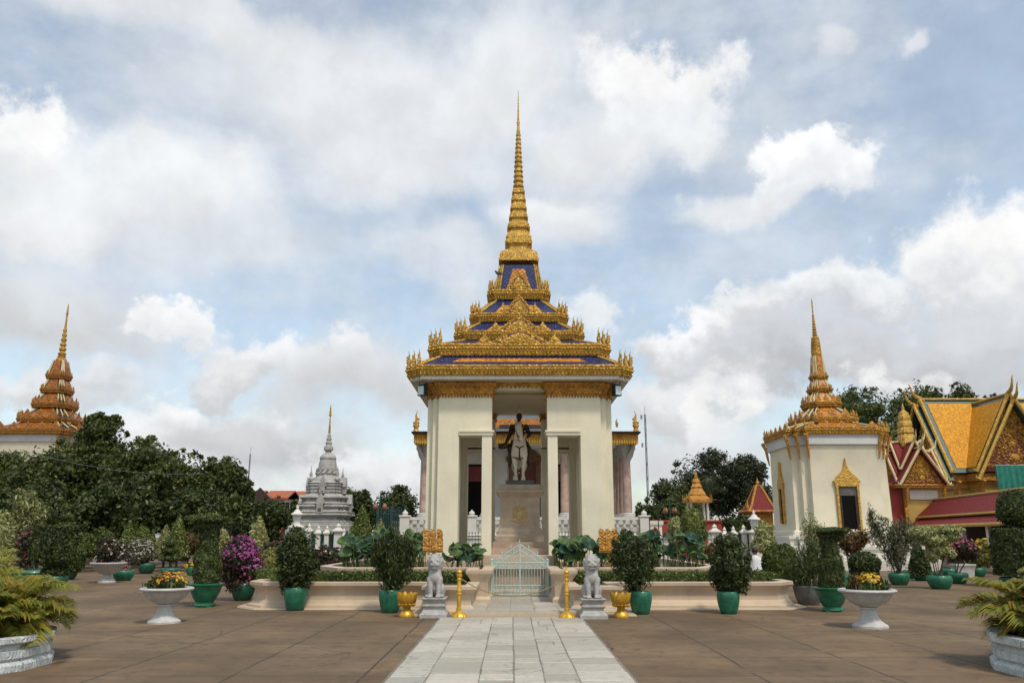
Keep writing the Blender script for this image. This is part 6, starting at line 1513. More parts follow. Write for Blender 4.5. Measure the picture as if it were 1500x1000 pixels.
picket('low black iron fence seen under the pavilion behind its pedestal', 672, 852, 42, 781, 806, 'low black iron fences before the hall terrace')
picket('low black iron fence before the hall terrace, right of the pavilion', 886, 957, 42, 781, 803, 'low black iron fences before the hall terrace')
def post_fence(label, posts, Y, pan=True, capy=770):
    xs_ = [W(p[0], 790, Y).x for p in posts]; t = thing('post_fence', label, 'fence', (sum(xs_) / len(xs_), Y, 0), 'white post fences with green panels')
    for (px, pyt, w), x in zip(posts, xs_):
        zt = W(0, pyt, Y).z; mb = MB(); mb.bb(x - w, x + w, Y - w, Y + w, 0, zt - .42)
        p = obj('post', mb, 'white_plaster', t, bevel=.01)
        mb = MB(); mb.loft([[(x + a * sx, Y + a * sy, zt + z) for sx, sy in ((-1, -1), (1, -1), (1, 1), (-1, 1))] for a, z in ((w, -.43), (w * 1.5, -.38), (w * 1.55, -.32), (w * .9, -.25), (w * .55, -.18))], True); mb.lathe([(w * .5, -.2), (w * .75, -.12), (w * .4, -.06), (w * .1, .0)], (x, Y, zt), 10); obj('cap', mb, 'white_plaster', p)
    if pan:
        for a, b, pa, pb_ in zip(xs_[:-1], xs_[1:], posts[:-1], posts[1:]):
            zt = W(0, 778, Y).z; mb = MB(); a1, b1 = a + pa[2] + .01, b - pb_[2] - .01; n = max(2, int((b1 - a1) / .10))
            for k in range(n): x = a1 + (b1 - a1) * (k + .5) / n; mb.bb(x - .028, x + .028, Y - .012, Y + .012, .1, zt)
            for z in (.15, zt - .2, zt * .55): mb.bb(a1, b1, Y - .02, Y + .02, z, z + .06)
            o = obj('panel', mb, 'green_iron', t)
            mb = MB(); mb.bb(a1, b1, Y + .02, Y + .03, .1, zt - .1); obj('backing', mb, 'net' if False else 'green_iron', o)
YF = 38
post_fence('white capped fence posts with dark green panels before the grey stupa', [(452, 766, .11), (466, 769, .10), (478.5, 769, .10), (495, 766, .16), (503.5, 773, .08), (512, 776, .08)], YF)
post_fence('white capped fence posts with dark green panels before the red roofed kiosk', [(1040, 776, .08), (1047.5, 767, .16), (1062, 771, .10), (1075, 770, .11), (1090, 768, .12), (1104, 770, .12)], YF)
post_fence('short white spiked fence posts beside the dark green gate left of the hall', [(574, 781, .06), (581, 781, .06), (588, 781, .06), (572 - 5, 781, .06)][::-1], 40, False)
def lantern(label, px, pyt, Y):
    x = W(px, 760, Y).x; zt = W(0, pyt, Y).z; t = thing('lantern_post', label, 'lamp', (x, Y, 0), 'white lantern posts at the fence ends')
    mb = MB(); mb.bb(x - .22, x + .22, Y - .22, Y + .22, 0, zt - 1.1); mb.loft([[(x + a * math.cos(q), Y + a * math.sin(q), zt + z) for q in [math.pi / 4 * i for i in range(8)]] for a, z in ((.2, -1.12), (.36, -1.05), (.36, -1.0), (.16, -.9), (.14, -.82))], True); obj('pillar', mb, 'white_plaster', t)
    mb = MB(); mb.lathe([(.12, -.83), (.19, -.5), (.20, -.48)], (x, Y, zt), 6); obj('glass', mb, 'glass_lamp', t)
    mb = MB()
    for k in range(6): a = math.pi / 3 * k; mb.tube([(x + .125 * math.cos(a), Y + .125 * math.sin(a), zt - .83), (x + .205 * math.cos(a), Y + .205 * math.sin(a), zt - .47)], .018, 5)
    mb.lathe([(.29, -.48), (.29, -.44), (.14, -.33), (.12, -.28), (.05, -.22), (.07, -.15), (.02, -.08), (.005, 0)], (x, Y, zt), 12); obj('hood', mb, 'white_plaster', t)
lantern('white lantern topped pillar before the grey stupa', 435, 738, 38); lantern('white lantern topped pillar at the right end of the green panelled fence', 1104.5, 745, 37.5)
def globe_lamp(label, px, pyt, Y):
    x = W(px, 740, Y).x; zt = W(0, pyt, Y).z; t = thing('street_lamp', label, 'street lamp', (x, Y, 0), 'dark lamp posts with orange globes')
    mb = MB(); mb.lathe([(.16, 0), (.16, .3), (.08, .4), (.055, 1.2), (.05, zt - .9), (.07, zt - .85), (.03, zt - .6), (.04, zt - .3), (.01, zt)], (x, Y, 0), 10); obj('pole', mb, 'green_iron', t)
    for k in range(4):
        a = math.pi / 4 + k * math.pi / 2; dx, dy = math.cos(a) * .34, math.sin(a) * .34
        mb = MB(); mb.tube([(x, Y, zt - 1.0), (x + dx * .6, Y + dy * .6, zt - 1.1), (x + dx, Y + dy, zt - .92)], .022, 6); o = obj('arm', mb, 'green_iron', t)
        mb = MB(); mb.ell((x + dx, Y + dy, zt - .72), (.10, .10, .14), 12, 8); mb.lathe([(.06, .12), (.02, .2)], (x + dx, Y + dy, zt - .72), 8); obj('globe', mb, 'globe', o)
globe_lamp('dark lamp post with orange globes left of the hall by the green gate', 557, 722, 44); globe_lamp('dark lamp post with orange globes right of the hall balustrade', 981, 728, 44)
# dark green gate left of hall
x0, x1 = W(553, 770, 47).x, W(593, 770, 47).x; zt = W(0, 748, 47).z
t = thing('green_gate', 'tall dark green iron gate before the trees left of the hall', 'gate', ((x0 + x1) / 2, 47, 0)); mb = MB()
for k in range(16): x = x0 + (x1 - x0) * k / 15; mb.bb(x - .025, x + .025, 46.98, 47.02, 0, zt + .25 * math.sin(math.pi * (k % 8) / 7))
obj('bars', mb, 'green_iron', t)
mb = MB()
for z in (.2, 1.2, zt - .2): mb.bb(x0, x1, 46.97, 47.03, z, z + .08)
obj('rails', mb, 'green_iron', t)
for x in (x0, (x0 + x1) / 2, x1): mb = MB(); mb.bb(x - .07, x + .07, 46.9, 47.1, 0, zt + .3); obj('gate_post', mb, 'green_iron', t)
# maroon cloth on the right fence
x = W(959.5, 780, 41.5).x; z1, z0 = W(0, 773, 41.5).z, W(0, 797, 41.5).z
t = thing('hanging_cloth', 'maroon cloth hanging folded on a stand at the end of the black fence', 'cloth', (x, 41.5, 0)); mb = MB(); pts = []
mb.loft([[(x + w * math.cos(a) * (1 + .12 * math.cos(5 * a)), 41.5 + .09 * math.sin(a) * (1 + .2 * math.cos(5 * a)), z0 + (z1 - z0) * f) for a in [2 * math.pi * i / 20 for i in range(20)]] for f, w in ((0, .16), (.3, .17), (.7, .165), (.92, .13), (1.0, .07))], True); obj('drape', mb, 'maroon_cloth', t)
mb = MB()
for s in (-1, 1): mb.tube([(x, 41.42, z1 + .1), (x + s * .16, 41.4, z1 - .12), (x + s * .26, 41.42, z1 - .22)], .022, 5)
obj('straps', mb, 'tan_strap', t); mb = MB(); mb.tube([(x, 41.5, 0), (x, 41.5, z1 + .1)], .03, 6)
for s in (-1, 1): mb.tube([(x + s * .22, 41.7, 0), (x + s * .22, 41.7, z1 + .55)], .025, 6)
obj('stand', mb, 'black_iron', t)

# ------------------------------------------------------------------ right hand temple buildings
def chofa(par, p, s, L=1.0, mat='gold_bright', d=(1, 0)):
    p = Vector(p); dx, dy = d[0] * s, d[1] * s; mb = MB()
    pts = [p + Vector((dx * a * L, dy * a * L, b * L)) for a, b in ((-.25, -.25), (0, 0), (.30, .12), (.52, .36), (.60, .66), (.66, .92), (.78, 1.15))]
    mb.tube(pts, [.14 * L, .16 * L, .15 * L, .11 * L, .07 * L, .05 * L, .015 * L], 7); mb.bead(pts[4], (.09 * L, .06 * L, .12 * L)); return obj('chofa', mb, mat, par)
def gable_roof(par, axis, r0, r1, half, zr_, ze_, mat, border, fasc, L, name='roof', ends=(1, 1), sag=.0, tiers=1, pedmat='red_carve', bw=.35):
    """ridge from r0 to r1 (points), eaves half away; axis 'x' or 'y'"""
    r0, r1 = Vector(r0), Vector(r1); sd = Vector((0, 1, 0)) if axis == 'x' else Vector((1, 0, 0)); al = (r1 - r0).normalized()
    roof = None
    for s in (-1, 1):
        e0 = Vector((r0.x, r0.y, ze_)) + sd * s * half; e1 = Vector((r1.x, r1.y, ze_)) + sd * s * half; a0 = Vector((r0.x, r0.y, zr_)); a1 = Vector((r1.x, r1.y, zr_))
        q = (e0, e1, a1, a0)
        if (e1 - e0).cross(a0 - e0).z < 0: q = (e1, e0, a0, a1)
        o = slope(*q, border, roof or par, 'roof' if roof is None else 'roof_slope')
        if roof is None: roof = o
        # field inside the border
        n_ = (q[1] - q[0]).cross(q[3] - q[0]).normalized(); u = (q[1] - q[0]).normalized(); v = (q[3] - q[0]).normalized(); Lu = (q[1] - q[0]).length; Lv = (q[3] - q[0]).length; b = bw
        f = [q[0] + u * b + v * b, q[1] - u * b + v * b, q[2] - u * b - v * b, q[3] + u * b - v * b]; f = [k + n_ * .03 for k in f]
        if Lu > 2 * b + .1: mb = MB(); mb.quad(*f); obj('tile_field', mb, mat, roof, 0)
    mb = MB(); mb.tube([Vector((r0.x, r0.y, zr_ + .05)), Vector((r1.x, r1.y, zr_ + .05))], .12 * L, 8); obj('ridge', mb, fasc, roof)
    for en, (r, sg) in zip(ends, ((r0, -1), (r1, 1))):
        if not en: continue
        for s in (-1, 1):
            a = Vector((r.x, r.y, zr_ + .1)) + al * sg * .05; b = Vector((r.x, r.y, ze_ - .05)) + sd * s * (half + .05) + al * sg * .05
            mb = MB(); mid = a.lerp(b, .5) - Vector((0, 0, sag)); pts = [a, a.lerp(b, .3) - Vector((0, 0, sag * .8)), mid, a.lerp(b, .75) - Vector((0, 0, sag * .8)), b, b + sd * s * .18 * L + Vector((0, 0, .10 * L)), b + sd * s * .25 * L + Vector((0, 0, .38 * L))]
            mb.tube(pts, [.17 * L, .16 * L, .16 * L, .16 * L, .17 * L, .11 * L, .03 * L], 6)
            n = int((b - a).length / (.24 * L))
            for k in range(n): q = a.lerp(b, (k + .5) / n) + Vector((0, 0, .15 * L)) - Vector((0, 0, sag * math.sin(math.pi * (k + .5) / n))); mb.bead(q, (.07 * L, .07 * L, .11 * L))
            obj('bargeboard', mb, fasc, roof)
        chofa(roof, Vector((r.x, r.y, zr_ + .1)), sg, 1.25 * L, fasc, (al.x, al.y))
        if en == 2:     # carved pediment set in the gable
            nrm = al * sg; base = Vector((r.x, r.y, ze_)) - nrm * .35; ax = Vector((0, 0, 1)).cross(nrm) * -1
            ax = sd if sd.cross(Vector((0, 0, 1))).dot(nrm) > 0 else -sd
            hz_ = zr_ - ze_
            mb = MB(); mb.prism([(-half * .95, .0), (half * .95, 0), (0, hz_ * .94)], base, ax, (0, 0, 1), .12); pdm = obj('pediment', mb, pedmat, roof)
            rg = random.Random(int(r.x * 10)); mb = MB()
            for _ in range(800):
                zf_ = rg.uniform(.04, .80); xx = rg.uniform(-1, 1) * half * .86 * (1 - zf_ / .94); q = base + ax * xx + Vector((0, 0, zf_ * hz_)) + nrm * .13; k = rg.uniform(.06, .13) * L
                mb.bead(q, (k, k, k * 1.2))
            for zf_, rr_ in ((.18, .3), (.36, .24), (.52, .17), (.66, .1)): q = base + Vector((0, 0, zf_ * hz_)) + nrm * .13; mb.ell(q, (rr_ * L * (abs(ax.x) + .3), rr_ * L * (abs(ax.y) + .3), rr_ * L * 1.1), 8, 6)
            for s in (-1, 1):
                for tt in np.linspace(.05, .95, 16): q = base + ax * s * half * .88 * (1 - tt) + Vector((0, 0, tt * hz_ * .86)) + nrm * .12; mb.bead(q, .11 * L)
            obj('carving', mb, 'gold_old', pdm)['kind'] = 'stuff'
    return roof
# gold roofed hall
t = thing('gold_roofed_hall', 'yellow temple hall with steep gold tiled roofs edged in green at the right edge', 'temple', (31, 55, 0))
RZ, EZ = 10.75, 5.55
gable_roof(t, 'x', (28.2, 56, 0), (41, 56, 0), 3.1, RZ, EZ, 'tile_gold', 'tile_teal', 'gold_smooth', .72, ends=(2, 0), bw=.34)
gable_roof(t, 'x', (27.75, 56, 0), (28.15, 56, 0), 3.25, RZ - .45, EZ - .5, 'tile_gold', 'tile_teal', 'gold_smooth', .68, ends=(1, 0), bw=.34)
gable_roof(t, 'y', (31.65, 51.6, 0), (31.65, 56, 0), 2.62, RZ - .35, EZ, 'tile_gold', 'tile_teal', 'gold_smooth', .72, ends=(2, 0), bw=.34)
gable_roof(t, 'y', (31.65, 51.15, 0), (31.65, 51.55, 0), 2.8, RZ - .8, EZ - .5, 'tile_gold', 'tile_teal', 'gold_smooth', .68, ends=(1, 0), bw=.34)
mb = MB(); mb.bb(28.5, 41, 53.5, 58.5, 0, 5.6); mb.bb(29.4, 33.9, 52.3, 53.5, 0, 5.6); obj('wall', mb, 'ochre', t)
mb = MB(); mb.bb(28.2, 41, 53.2, 58.8, 5.0, 5.45); mb.bb(29.1, 34.2, 52.0, 53.2, 5.0, 5.45); mb.bb(28.35, 41, 53.35, 58.6, 4.55, 4.62); obj('entablature', mb, 'gold_orange', t)
for x, y in ((28.5, 53.5), (29.4, 52.3), (31.0, 52.3), (33.0, 52.3)):
    mb = MB(); mb.tube([(x, y - .05, 3.6), (x, y - .3, 4.2), (x, y - .35, 4.6), (x, y - .75, 5.0)], [.08, .2, .18, .1], 7); mb.bb(x - .12, x + .12, y - .12, y, 0, 3.7); obj('bracket_pilaster', mb, 'gold_orange', t)
# green netting screen
a, b = W(1461, 700, 51.0), W(1512, 700, 51.0); z1, z0 = W(0, 681, 51).z, W(0, 722, 51).z
t = thing('netting_screen', 'green builders netting hung on poles below the carved pediment at the right edge', 'netting', (a.x, 51, 0)); mb = MB(); n = 30
mb.loft([[(a.x + (b.x - a.x) * k / n, 51 + .06 * math.sin(k * 1.3) * (1 if z == z0 else .4) - d, z) for k in range(n + 1)] + [(a.x + (b.x - a.x) * k / n, 51.02 + .06 * math.sin(k * 1.3) * (1 if z == z0 else .4) - d, z) for k in range(n, -1, -1)] for z, d in ((z0, 0), ((z0 + z1) / 2, .03), (z1, 0))], True); obj('net', mb, 'net', t)
mb = MB()
for k in range(4): x = a.x + (b.x - a.x) * k / 3; mb.tube([(x, 51.08, 0), (x, 51.08, z1 + .1)], .035, 6)
mb.tube([(a.x, 51.08, z1), (b.x, 51.08, z1)], .035, 6); obj('poles', mb, 'grey_iron', t)
# red roofed porch with little spire
t = thing('porch_shrine', 'small red roofed porch with crossed gables, carved pediment and a little gold turret', 'shrine', (24.3, 51.3, 0))
gable_roof(t, 'x', (23.35, 51.5, 0), (26.2, 51.5, 0), 1.45, 6.75, 4.62, 'tile_maroon', 'tile_maroon', 'rib_cream', .5, ends=(2, 2), bw=.12)
gable_roof(t, 'y', (24.55, 49.4, 0), (24.55, 51.5, 0), 1.42, 6.75, 4.62, 'tile_maroon', 'tile_maroon', 'rib_cream', .5, ends=(2, 0), bw=.12)
gable_roof(t, 'x', (23.75, 51.5, 0), (25.6, 51.5, 0), 1.0, 7.3, 5.6, 'tile_maroon', 'tile_maroon', 'rib_cream', .45, ends=(1, 1), bw=.12)
gable_roof(t, 'y', (24.55, 50.1, 0), (24.55, 51.5, 0), .95, 7.2, 5.6, 'tile_maroon', 'tile_maroon', 'rib_cream', .45, ends=(1, 0), bw=.12)
mb = MB()
def zt_(p): return W(0, p, 51.5).z
L = [(655, 11), (640, 10.5), (636, 8.2), (634, 9.6), (628, 9.2), (626, 7.4), (624, 8.4), (618, 8.0), (616, 6.4), (614, 7.2), (609, 6.6), (607, 5.6), (605, 5.8), (603, 3.6), (600, 1.5), (598, 1.7), (590, .3)]
tx = W(1326, 630, 51.5).x
mb.loft([redent(px / ray(0, p)[1] * 51.5, .06 * px / 10, 2, (tx, 51.5), zt_(p)) for p, px in L], True); obj('turret', mb, 'gold_smooth', t)
mb = MB(); mb.bb(23.72, 25.85, 50.2, 53, 0, 4.5); obj('wall', mb, 'ochre', t)
mb = MB(); mb.bb(23.95, 25.65, 50.12, 50.196, 3.75, 4.3); obj('white_band', mb, 'white_plaster', t)
mb = MB(); mb.bb(23.0, 26.3, 49.7, 53, 4.42, 4.55); mb.bb(22.9, 26.4, 49.6, 53, 4.55, 4.64); obj('entablature', mb, 'gold_orange', t)
for x in (23.66, 25.9): mb = MB(); mb.tube([(x, 50.15, 3.2), (x, 50.0, 3.7), (x, 49.85, 4.0), (x, 49.7, 4.45)], [.05, .13, .12, .07], 7); mb.bb(x - .1, x + .1, 50.05, 50.2, 0, 3.3); obj('bracket_pilaster', mb, 'gold_orange', t)
# red wall
mb = MB(); mb.bb(W(1280, 720, 50.6).x, 23.70, 50.5, 50.8, 0, W(0, 707, 50.6).z); mb.bb(W(1280, 720, 50.6).x, 22.85, 50.45, 50.85, W(0, 707, 50.6).z, W(0, 704.5, 50.6).z)
tag(obj('red_wall', mb, 'red_paint', None), 'plain bright red wall between the white shrine and the red roofed porch', 'wall')
# gallery
t = thing('gallery', 'long open gallery with two step maroon tiled roof running forward on the right', 'gallery', (24, 42, 0))
ga = [Vector((25.7, 52.0, 0)), Vector((22.4, 30.0, 0))]; gd = (ga[1] - ga[0]).normalized(); gn = Vector((gd.y, -gd.x, 0)); gn = gn if gn.x < 0 else -gn
zR, zM0, zM1, zE = 3.72, 2.75, 2.62, 2.22
up = Vector((0, 0, 1))
for s in (1, -1):
    n_ = gn * s
    A = [ga[0] + gd * 1.0 + up * zR, ga[1] + up * zR, ga[1] + n_ * 1.15 + up * zM0, ga[0] - gd * 0.2 + n_ * 1.15 + up * zM0]
    B = [ga[0] - gd * .1 + n_ * 1.0 + up * zM1, ga[1] + n_ * 1.0 + up * zM1, ga[1] + n_ * 1.75 + up * zE, ga[0] - gd * .8 + n_ * 1.75 + up * zE]
    for Q in (A, B):
        q = (Q[3], Q[2], Q[1], Q[0])
        if (q[1] - q[0]).cross(q[3] - q[0]).z < 0: q = (Q[2], Q[3], Q[0], Q[1])
        slope(*q, 'tile_maroon', t)
    mb = MB(); mb.tube([A[3] - up * .06, A[2] - up * .06], .07, 6); mb.tube([B[3] - up * .08, B[2] - up * .08], .10, 6); obj('fascia', mb, 'ochre', t)
q = [ga[0] - gd * .2 + gn * 1.15 + up * zM0, ga[0] + gd * 1.0 + up * zR, ga[0] - gd * .2 - gn * 1.15 + up * zM0]
mb = MB(); mb.add(q, [(0, 1, 2), (2, 1, 0)], [[(0, 0), (1, 1), (2, 0)], [(2, 0), (1, 1), (0, 0)]]); obj('hip', mb, 'tile_maroon', t, 0)
mb = MB(); mb.tube([ga[0] + gd * 1.0 + up * (zR + .04), ga[1] + up * (zR + .04)], .07, 6); mb.tube([ga[0] + gd * 1.0 + up * (zR + .04), ga[0] - gd * .2 + gn * 1.15 + up * (zM0 + .04)], .06, 6); obj('ridge', mb, 'ochre', t)
for k in range(8):
    p = ga[0].lerp(ga[1], k / 7) + gn * 1.35; mb = MB(); mb.bb(p.x - .1, p.x + .1, p.y - .1, p.y + .1, 0, zE + .15); obj('post', mb, 'white_plaster', t)
mb = MB(); p, q = ga[0] - gn * 1.4, ga[1] - gn * 1.4; mb.loft([[(p.x, p.y, z), (q.x, q.y, z), (q.x + .15, q.y, z), (p.x + .15, p.y, z)] for z in (0, 2.4)], True); obj('shadow_back_wall', mb, 'dark_wood', t)  # near black wall: the shadow under the gallery put in as colour
mb = MB(); p, q = ga[0], ga[1]; mb.loft([[tuple(v) for v in (p + gn * 1.5 + up * z, p - gn * 1.5 + up * z, q - gn * 1.5 + up * z, q + gn * 1.5 + up * z)] for z in (0, .14)], True); obj('floor', mb, 'beige_stone', t)
# small orange roofed pavilion on white columns
Yk = 72.0; c = W(1021, 730, Yk)
t = thing('small_pavilion', 'small open pavilion with orange tiered roof on white columns before the big dark trees', 'pavilion', (c.x, Yk, 0))
def zk(p, Y=Yk): return W(0, p, Y).z
def wk(px, p, Y=Yk): return px / ray(0, p)[1] * Y
mb = MB(); mb.loft([[(c.x + a * x, Yk + a * y, z) for x, y in ((-1, -1), (1, -1), (1, 1), (-1, 1))] for a, z in ((1.6, 0), (1.6, 1.3), (1.75, 1.4), (1.75, zk(764)))], True); obj('base', mb, 'white_plaster', t)
for x, y in ((-1, -1), (1, -1), (-1, 1), (1, 1)):
    mb = MB(); d = wk(12, 740); mb.lathe([(.16, zk(764)), (.16, zk(762)), (.11, zk(761)), (.10, zk(738)), (.2, zk(734))], (c.x + x * d, Yk + y * d, 0), 12); obj('column', mb, 'white_plaster', t)
mb = MB(); mb.loft([redent(wk(a, p), wk(1.5, p), 2, (c.x, Yk), zk(p)) for p, a in ((736, 18), (734, 18.5), (731, 18), (728, 14), (725, 10.5), (724.5, 11.5), (722, 10.8), (715, 7), (713, 7.6), (708, 5), (705, 5.4), (702, 3.8), (699, 2.8))], True); obj('roof', mb, 'gold_orange', t)
mb = MB(); mb.lathe([(wk(a, p), zk(p)) for p, a in ((700, 2.6), (698, 2.9), (697, 1.8), (695, 2.2), (694, 1.3), (692, .7), (688, .2))], (c.x, Yk, 0), 12); obj('spire', mb, 'gold_orange', t)
for x, y, r, k in corners(wk(18, 734), wk(1.5, 734)):
    if k != 1: inst('finial', fine, t, (c.x + x, Yk + y, zk(733)), r * math.pi / 2, .5)
# red hipped kiosk
Yk2 = 66.0; c = W(1112, 745, Yk2)
t = thing('red_kiosk', 'orange kiosk with steep red hipped roof and gold knob, left of the white shrine', 'kiosk', (c.x, Yk2, 0))
def zq(p): return W(0, p, Yk2).z
def wq(px, p): return px / ray(0, p)[1] * Yk2
def sqr(a, z): return [(c.x + a * x, Yk2 + a * y, z) for x, y in ((-1, -1), (1, -1), (1, 1), (-1, 1))]
mb = MB(); mb.loft([sqr(wq(15, 760), 0), sqr(wq(15, 760), zq(748))], True); obj('wall', mb, 'gold_orange', t)
mb = MB(); ra, rb, rc = sqr(wq(23, 748), zq(749)), sqr(wq(17, 745), zq(745)), sqr(wq(3, 712), zq(711)); mb.loft([ra, rb, rc], True, uv=True); obj('roof', mb, 'tile_maroon', t, 0)
mb = MB()
for i in range(4): mb.tube([ra[i], rb[i], rc[i]], .10, 6); mb.tube([ra[i], ra[(i + 1) % 4]], .09, 6)
obj('hip_ribs', mb, 'gold_orange', t)
mb = MB(); mb.lathe([(wq(a, p), zq(p)) for p, a in ((712, 3), (710, 3.4), (709, 2), (707, 2.6), (705, 2.3), (703, .9), (699, .3))], (c.x, Yk2, 0), 12); obj('knob', mb, 'gold_orange', t)
inst('finial', fine, t, ra[0], R(200), .75)
# boundary wall
mb = MB(); a, b = W(940, 770, 69), W(1084, 770, 69); z = W(0, 764, 69).z; mb.bb(a.x, b.x, 68.8, 69.2, 0, z); mb.bb(a.x, b.x, 68.7, 69.3, z, z + .14); tag(obj('boundary_wall', mb, 'red_paint', None), 'long red boundary wall in front of the large trees right of the hall', 'wall')
# red and orange roofed houses on the left
def house(label, px0, px1, py_r, py_e, py_b, Y, mat, gablepx=None):
    x0, x1 = W(px0, py_e, Y).x, W(px1, py_e, Y).x; zr_, ze_ = W(0, py_r, Y).z, W(0, py_e, Y).z
    t = thing('roofed_house', label, 'house', ((x0 + x1) / 2, Y, 0)); d = 3.5
    mb = MB(); mb.bb(x0 + .5, x1 - .5, Y + .6, Y + 6.4, 0, ze_); obj('wall', mb, 'white_plaster', t)
    slope((x0, Y, ze_), (x1, Y, ze_), (x1, Y + d, zr_), (x0, Y + d, zr_), mat, t, 'roof'); slope((x1, Y + 2 * d, ze_), (x0, Y + 2 * d, ze_), (x0, Y + d, zr_), (x1, Y + d, zr_), mat, t, 'roof')
    for x in (x0, x1):
        mb = MB(); mb.add([(x, Y + .4, ze_), (x, Y + 2 * d - .4, ze_), (x, Y + d, zr_ - .2)], [(0, 1, 2), (2, 1, 0)]); obj('gable', mb, 'dark_wood', t, 0)
    mb = MB(); n = max(2, int((x1 - x0) / 3))
    for k in range(n): x = x0 + (x1 - x0) * (k + .5) / n; mb.bb(x - .9, x + .9, Y + .5, Y + .596, .3, ze_ - .5)
    obj('dark_opening_slabs', mb, 'unlit_interior', t); mb = MB(); mb.bb(x0 - .05, x1 + .05, Y - .08, Y + .02, ze_ - .2, ze_ + .02); obj('fascia', mb, 'red_paint', t)  # black slabs on the wall paint the unlit inside of doors and windows
    return t
house('low bright red roofed building beside the grey stupa', 374, 432, 758, 780, 800, 78, 'roof_red'); house('orange tiled roof rising behind the trees left of the stupa', 383, 421, 716, 729, 790, 100, 'roof_orange'); house('orange tiled roof with ridge just left of the stupa body', 420, 520, 717, 737, 790, 108, 'roof_orange'); house('strip of orange roof at the end of the big dark trees', 352, 380, 716, 727, 780, 112, 'roof_orange')
# gable facing us on the orange roof
xg = W(383, 725, 99).x
mb = MB(); zz0, zz1 = W(0, 735, 98).z, W(0, 713.5, 98).z; mb.prism([(-1.6, 0), (1.8, 0), (0, zz1 - zz0)], (xg, 98.5, zz0), (1, 0, 0), (0, 0, 1), .3)
tag(obj('dormer_gable', mb, 'dark_wood', None), 'dark wooden gable at the left end of the orange roofs', 'gable')
# radio masts
for px, pyt, pyb, Y, lab, w in ((363.5, 665, 712, 140, 'thin distant radio mast left of the stupa above the roofs', .12), (950.5, 607, 765, 120, 'tall thin lattice radio mast right of the hall', .15)):
    a, b = W(px, pyb, Y), W(px, pyt, Y); t = thing('radio_mast', lab, 'mast', (a.x, Y, 0)); mb = MB(); n = int(b.z / 2)
    for sx, sy in ((-1, -1), (1, -1), (0, 1)): mb.tube([(a.x + sx * w, Y + sy * w, 0), (a.x + sx * w * .6, Y + sy * w * .6, b.z)], .05, 5)
    for k in range(n): z = b.z * k / n; mb.tube([(a.x - w, Y - w, z), (a.x + w, Y - w, z + b.z / n), (a.x, Y + w, z), (a.x - w, Y - w, z + b.z / n)], .022, 4)
    obj('lattice', mb, 'grey_iron', t); mb = MB(); mb.tube([(a.x, Y, b.z), (a.x, Y, b.z + 1.2)], .03, 5); obj('antenna', mb, 'grey_iron', t)
    if w > .13:
        for py in (614, 655): z = W(0, py, Y).z; mb = MB(); mb.bb(a.x - .7, a.x - .45, Y - .4, Y - .25, z, z + .6); obj('dish_panel', mb, 'grey_iron', t)

# ------------------------------------------------------------------ people
p = W(1108, 830, 25.5); z0 = 0.0
t = thing('person', 'person in white shirt seated with back turned behind the right stone bed', 'person', (p.x, 25.5, 0))
seat = .36; zt = W(0, 801, 25.5).z; k = (zt - seat) / .88
mb = MB(); mb.loft([[(p.x + x, 25.5 + y, z) for x, y in ((-.5, -.22), (.5, -.22), (.5, .22), (-.5, .22))] for z in (0, seat - .09)], True); tag(obj('stone_bench', mb, 'white_plaster', None, bevel=.015), 'low white stone seat under the person in white', 'bench')
def q3(x, y, z): return (p.x + x * k, 25.5 + y * k, seat + z * k)
body = [('e', q3(0, .0, .06), (.19 * k, .15 * k, .13 * k)), ('l', [q3(-.01, 0, .10), q3(-.01, .03, .30), q3(.0, .07, .48)], [.155 * k, .15 * k, .165 * k]), ('e', q3(0, .08, .54), (.20 * k, .10 * k, .08 * k)),
        ('l', [q3(.01, .10, .58), q3(.02, .13, .66)], [.052 * k, .05 * k]), ('e', q3(.03, .16, .76), (.075 * k, .092 * k, .112 * k)), ('e', q3(.035, .255, .74), (.014 * k, .02 * k, .022 * k)), ('e', q3(-.05, .16, .76), (.012 * k, .02 * k, .03 * k)), ('e', q3(.108, .16, .76), (.012 * k, .02 * k, .03 * k)),
        ('l', [q3(-.2, .08, .52), q3(-.25, .12, .28), q3(-.16, .32, .16)], [.062 * k, .05 * k, .036 * k]), ('l', [q3(.2, .08, .52), q3(.25, .14, .30), q3(.16, .34, .20)], [.062 * k, .05 * k, .036 * k]),
        ('l', [q3(-.1, .06, .04), q3(-.13, .45, .06), q3(-.12, .47, -.36)], [.09 * k, .07 * k, .045 * k]), ('l', [q3(.1, .06, .04), q3(.13, .45, .06), q3(.12, .47, -.36)], [.09 * k, .07 * k, .045 * k]), ('e', q3(-.12, .53, -.385), (.045 * k, .11 * k, .035 * k)), ('e', q3(.12, .53, -.385), (.045 * k, .11 * k, .035 * k))]
for s in (-1, 1):
    body.append(('e', q3(s * .13, .36, .17), (.04 * k, .05 * k, .025 * k)))
    for f in range(4): body.append(('l', [q3(s * (.10 + .018 * f), .38, .17), q3(s * (.09 + .018 * f), .43 + .008 * (f % 3), .165), q3(s * (.085 + .017 * f), .46, .145)], [.010, .009, .008]))
    body.append(('l', [q3(s * .09, .35, .18), q3(s * .055, .385, .185)], [.011, .009]))
bd = blob('body', body, 'skin', t, .014, 2)
sh = [('l', [q3(-.01, -.01, .04), q3(-.01, 0, .14), q3(-.01, .025, .30), q3(.0, .065, .48)], [.185 * k, .18 * k, .175 * k, .18 * k]), ('e', q3(0, .08, .53), (.225 * k, .115 * k, .085 * k)), ('l', [q3(-.2, .08, .52), q3(-.25, .12, .28), q3(-.19, .25, .20)], [.082 * k, .07 * k, .055 * k]), ('l', [q3(.2, .08, .52), q3(.25, .14, .30), q3(.19, .27, .23)], [.082 * k, .07 * k, .055 * k])]
blob('shirt', sh, 'white_cloth', bd, .016, 3)
